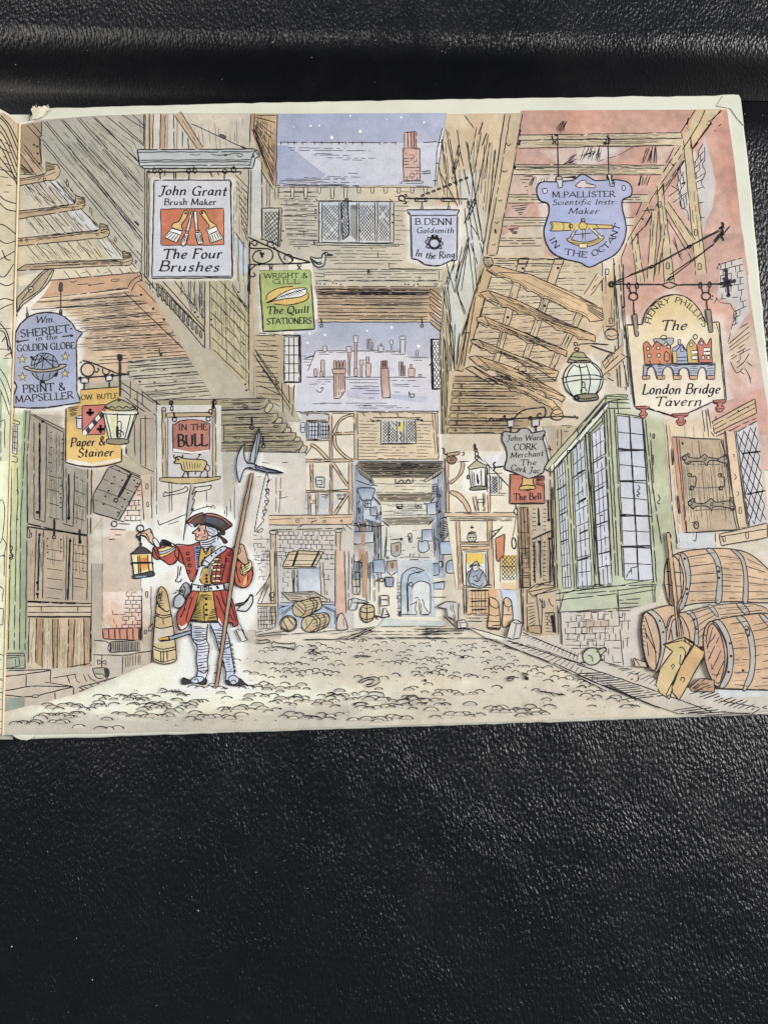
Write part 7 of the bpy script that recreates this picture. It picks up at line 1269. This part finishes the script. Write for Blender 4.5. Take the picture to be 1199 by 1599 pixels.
# right arm (to the lantern)
FS('~275,345 330,340 370,330 450,345 455,420 420,465 370,455 330,430 300,432 275,410', (186, 62, 44), (206, 84, 60), (0, 1), w=2, var=.1); FS('~330,300 350,290 400,310 450,345 455,420 400,470 350,440 325,420 330,340', (196, 74, 54), w=2, var=.1)
for k, c in enumerate(((236, 206, 96), (176, 190, 220), (240, 226, 150))): FS(f'~{322-k*4},{400-k*22} {360},{384-k*20} {415-k*4},{342-k*14} {436-k*6},{350-k*12} {420},{372-k*16} {370},{402-k*18} {324-k*4},{416-k*20}', c, w=1.5)
HT('335,295 330,330 400,312 420,340', 5, 2.2, .05); S('~440,335 430,400 460,430;~455,350 480,400 500,470;~280,350 300,400 320,425;~300,340 310,390', 1.8)
FS('~165,270 155,255 180,240 215,225 250,210 265,235 285,285 310,330 290,335 255,310 240,295 225,275 200,262 185,255', (232, 196, 168), (222, 178, 146), (0, 1), w=1.9, var=.05); S('~180,250 215,240 235,255;~185,262 210,258 225,275;~200,232 180,240;~250,225 262,245;~225,250 240,270 245,290;o160,268,7', 1.9); FS('~270,290 290,278 320,320 318,345 290,335', (238, 236, 232), w=1.7)
# left arm (to the halberd)
FS('~850,450 880,440 960,470 990,490 990,560 960,620 920,635 870,610 860,560', (192, 70, 50), (206, 96, 72), (0, 1), w=2, var=.1); FS('~905,480 940,440 975,440 985,480 960,520 925,545 905,530', (236, 222, 150), w=1.8); F('935,560 960,540 945,600 915,630', (226, 186, 90), bg=False); FS('~880,420 850,385 850,345 890,325 920,325 940,370 955,430 960,460 925,465', (222, 178, 144), (206, 156, 122), (1, 0), w=1.9, var=.05); S('~850,345 880,348 895,352;~848,362 880,368 892,372;~850,380 880,388 890,388;~895,345 905,370 890,395;905,470 920,540;920,460 945,500', 1.8)
S('~870,460 880,540 900,600;950,600 960,540;~980,500 992,530 985,545', 1.8); HT('910,490 915,540 970,450 970,510', 4, 1.4)
# head
FS('~605,190 595,205 582,218 556,238 560,245 582,246 576,262 586,268 580,288 600,298 640,300 668,270 665,200 640,182', (228, 186, 158), (214, 164, 134), (1, 0), w=1.9, var=.05)
FS('~655,185 670,195 700,195 735,220 740,245 715,262 680,260 665,240 655,215', (206, 210, 222), w=1.9); S('~670,205 700,215 720,235;~665,225 690,240 715,250;~680,195 710,205', 1.6)
FS('~740,242 765,232 790,230 785,255 755,250 770,270 800,290 808,310 785,315 765,285 742,262', (46, 42, 46), w=1.6)
FS('~612,300 660,290 700,272 740,262 738,290 715,325 690,340 650,355 620,340', (236, 236, 240), w=1.9); S('~620,310 670,305 730,275;~622,325 680,320 725,295;~630,340 670,338 700,325', 2); F('700,330 740,285 760,310 770,330 740,340', (206, 216, 232), bg=False)
DT('606,222', 2); S('595,212 618,206;~585,268 600,268;~600,252 608,260;~640,215 650,235 642,250;~628,275 640,268 655,272', 1.9); F('o625,255,14,10', (224, 150, 126), bg=False)
FS('~515,160 560,120 610,100 632,96 640,120 655,100 720,105 770,125 815,155 842,185 800,215 765,228 720,200 660,185 600,175 560,195 535,180', (74, 58, 52), w=2, var=.2); F('540,165 590,130 630,115 600,160 560,180', (110, 60, 48), bg=False, var=.15); F('660,125 730,135 790,165 760,195 700,180 650,160', (88, 92, 104), (60, 58, 66), bg=False, var=.2); FS('~655,100 720,108 780,132 840,185 830,190 770,142 710,122 658,115', (206, 122, 92), w=1.6); FS('~520,160 570,120 632,96 630,108 575,130 535,165', (206, 130, 100), w=1.6); S('~640,170 700,185 770,222;~540,180 570,196 600,178', 3); F('530,172 560,180 570,195 555,198', (206, 222, 232), bg=False); S('~455,480 450,560 435,580 440,592 470,590 480,570;475,480 465,550', 2)

E('printed_lantern', 'round black lantern glowing yellow in the watchman hand'); T('W')
S('o182,208,25', 2.2); S('~178,265 185,280 175,295 185,305 180,320;o186,322,8 o178,285,8', 2); FS('115,392 145,365 180,335 220,350 260,380 265,392 190,400', (72, 58, 58), w=2, var=.12); F('118,398 262,392 272,535 135,545', (240, 228, 170), bg=False, var=.05); F('170,400 235,400 240,500 190,520 165,520', (240, 190, 60), bg=False, var=.08); F('190,420 230,420 240,490 195,500', (224, 122, 50), (236, 170, 70), bg=False, var=.12)
S('118,398 135,550;165,402 172,545;178,402 185,540;235,398 245,525;262,392 275,520;118,455 265,452;125,460 262,460', 2); FS('~130,545 200,530 265,515 282,530 275,550 200,562 135,568', (60, 58, 64), w=1.8, var=.1); F('150,552 230,548 220,558 150,562', (130, 160, 190), bg=False); S('~110,395 120,385;~262,445 275,460 268,470;115,455 122,470', 2.6)
E('printed_halberd', 'long halberd with a steel axe head held by the watchman'); T('Z')
F('391.5,738 396.5,738 371,868 341,1072 336.5,1072 365,868', (186, 152, 116), bg=False, var=.08); S('391.5,738 365.5,860 336.5,1068', 1.8, .02); S('396.5,738 371,868 341.5,1070', 1.8, .02); S('~335.5,1070 338,1074 342,1070', 1.8)
T('L'); FS('~875,352 835,410 815,480 815,560 835,640 850,600 870,545 900,530 925,530 945,545 965,535 965,510 930,500 895,495 875,460 868,400', (206, 212, 222), (150, 160, 178), (1, 0), w=2, var=.1); FS('985,230 992,300 968,440 950,500 915,490 925,420 960,290', (196, 204, 216), (140, 150, 170), (1, 0), w=2, var=.08); FS('950,512 1000,520 1170,568 1040,562 960,540', (150, 162, 184), (120, 132, 156), w=2, var=.08); S('955,525 1160,567;980,245 945,490', 1.6)
E('printed_sword_rack', 'small hook and white post beside the watchman legs'); T('W'); FS('870,940 905,930 950,1010 910,1025', (232, 228, 220), w=1.6); S('895,890 955,1015;885,945 920,935;920,935 940,1000', 1.5)
finish()
# ------------------------------------------------------------------ wear on the book, dust
random.seed(5)
def shred(name, pix, z0, dz, mat, label=None):
    V = []; n = len(pix); cx = sum(p[0] for p in pix)/n; cy = sum(p[1] for p in pix)/n
    for k, (x, y) in enumerate(pix): V.append(at(x, y, z0+dz*(.4+.6*random.random())))
    V.append(at(cx, cy, z0+dz*1.4)); Fc = [(k, (k+1) % n, n) for k in range(n)]
    o = link_mesh(name, V, Fc, mat, book)
    m = o.modifiers.new('thickness', 'SOLIDIFY'); m.thickness = .00015
    if label: o['label'] = label
    return o
shred('torn_corner', [(49, 171), (54, 165.5), (57, 169), (61, 166), (66, 167.5), (70, 165), (76, 168), (79, 171), (73, 174), (67, 182), (58, 186), (51, 187), (52, 179)], BOARD+.0001, .0006, MBOARD, 'frayed torn corner of the cover')
V = []; Fc = []
for k in range(26):       # loose paper fibres at the torn corner
    x, y = random.uniform(48, 78), random.uniform(166, 175); a = random.uniform(-2.6, -.4); l = random.uniform(2, 6)
    p = at(x, y, BOARD+.0003); q = at(x+l*cos(a)*.6, y+l*sin(a)*.6, BOARD+random.uniform(.0003, .001)); r = at(x+l*cos(a+.4), y+l*sin(a+.4), BOARD+random.uniform(.0003, .0012)); n_ = Vector((.00007, .00005, 0)); o_ = len(V)
    V += [p-n_, p+n_, q-n_, q+n_, r]; Fc += [(o_, o_+1, o_+3, o_+2), (o_+2, o_+3, o_+4)]
o = link_mesh('torn_fibres', V, Fc, MBOARD, book); o['kind'] = 'stuff'
shred('torn_corner', [(20, 1147.5), (30, 1146), (42, 1147), (55, 1146.5), (52, 1152), (44, 1155.5), (34, 1155), (26, 1152)], BOARD+.0001, .0003, MCOVER, 'worn lower corner of the cover by the gutter')
slab('corner_fold', [(1128, 149), (1143, 147.3), (1153, 148), (1156, 154), (1161, 196), (1150, 184), (1140, 169.5), (1118, 165)], BOARD+.00002, BOARD+.00035, MCOVER, .0001)['label'] = 'folded over paper at the worn upper corner'
# dust and lint on the leather
V = []; Fc = []
def fleck(p, s, a):
    o_ = len(V); u = Vector((cos(a), sin(a), 0))*s; v = Vector((-sin(a), cos(a), 0))*s*random.uniform(.25, .8)
    t = p+Vector((0, 0, s*.7)); V.extend([p-u, p-v, p+u*random.uniform(.6, 1.3), p+v, t]); Fc.extend([(o_, o_+1, o_+4), (o_+1, o_+2, o_+4), (o_+2, o_+3, o_+4), (o_+3, o_, o_+4)])
def leather_z(y):
    yA, yC = at(0, 150).y, at(0, 60).y; u = max(0, min(1, (y-(yA-.002))/(yC-yA))); return .0075*u*u*(3-2*u)
def dust(px, py, s):
    p = at(px, py)
    for _ in range(6): p = at(px, py, leather_z(p.y))
    fleck(p+Vector((0, 0, .00005)), s, random.uniform(0, 6.3))
for px, py, s in ((137, 79, .00018), (171, 60, .00016), (25, 101, .00022), (298, 66, .0002), (19, 141, .0002), (426, 66, .0003), (487, 90, .0003), (502, 63, .00025), (586, 63, .0003), (632, 63, .0003), (690, 80, .0003), (695, 82, .00028), (700, 76, .0002), (738, 63, .0003), (777, 77, .0003), (716, 69, .0002), (807, 101, .0002), (1038, 75, .00028), (995, 72, .0002), (985, 80, .0002), (895, 107, .0002), (347, 124, .00016), (1082, 142, .0003), (1000, 140, .0003), (1011, 146, .0002), (1190, 180, .0003), (1162, 178, .00025), (1195, 205, .0002), (1170, 240, .0002), (585, 128, .0002), (60, 128, .0002),
                 (19, 1478, .0004), (310, 1422, .0003), (300, 1400, .00018), (145, 1530, .00025), (842, 1380, .00025), (120, 1465, .0002), (400, 1362, .00022), (480, 1387, .0002), (610, 1540, .0002), (245, 1570, .0002), (75, 1330, .0002)):
    dust(px, py, s)
for _ in range(150):
    px, py = random.uniform(0, 1199), random.choice((random.uniform(5, 140), random.uniform(1160, 1595), random.uniform(1160, 1595))); dust(px, py, random.uniform(.00004, .00011))
d = link_mesh('dust', V, Fc, MDUST); d['kind'] = 'stuff'; d['label'] = 'white dust specks scattered on the black leather'
# a fine hair right of the book
pts = [(1165, 258), (1172, 259.5), (1180, 262), (1188, 264), (1199, 269), (1215, 277), (1236, 283)]
P = [at(x, y, .0004) for x, y in spline(pts, False)]
V = []; Fc = []; M_ = 6
for i, p in enumerate(P):
    for k in range(M_): V.append(p+Vector((.00004*sin(2*pi*k/M_)*.4, .00006*cos(2*pi*k/M_), .00006*sin(2*pi*k/M_))))
for i in range(len(P)-1):
    for k in range(M_): Fc.append((i*M_+k, i*M_+(k+1) % M_, (i+1)*M_+(k+1) % M_, (i+1)*M_+k))
h = link_mesh('hair', V, Fc, MHAIR, smooth=True)
h['label'] = 'thin pale hair lying on the leather right of the book'; h['category'] = 'hair'
finish()
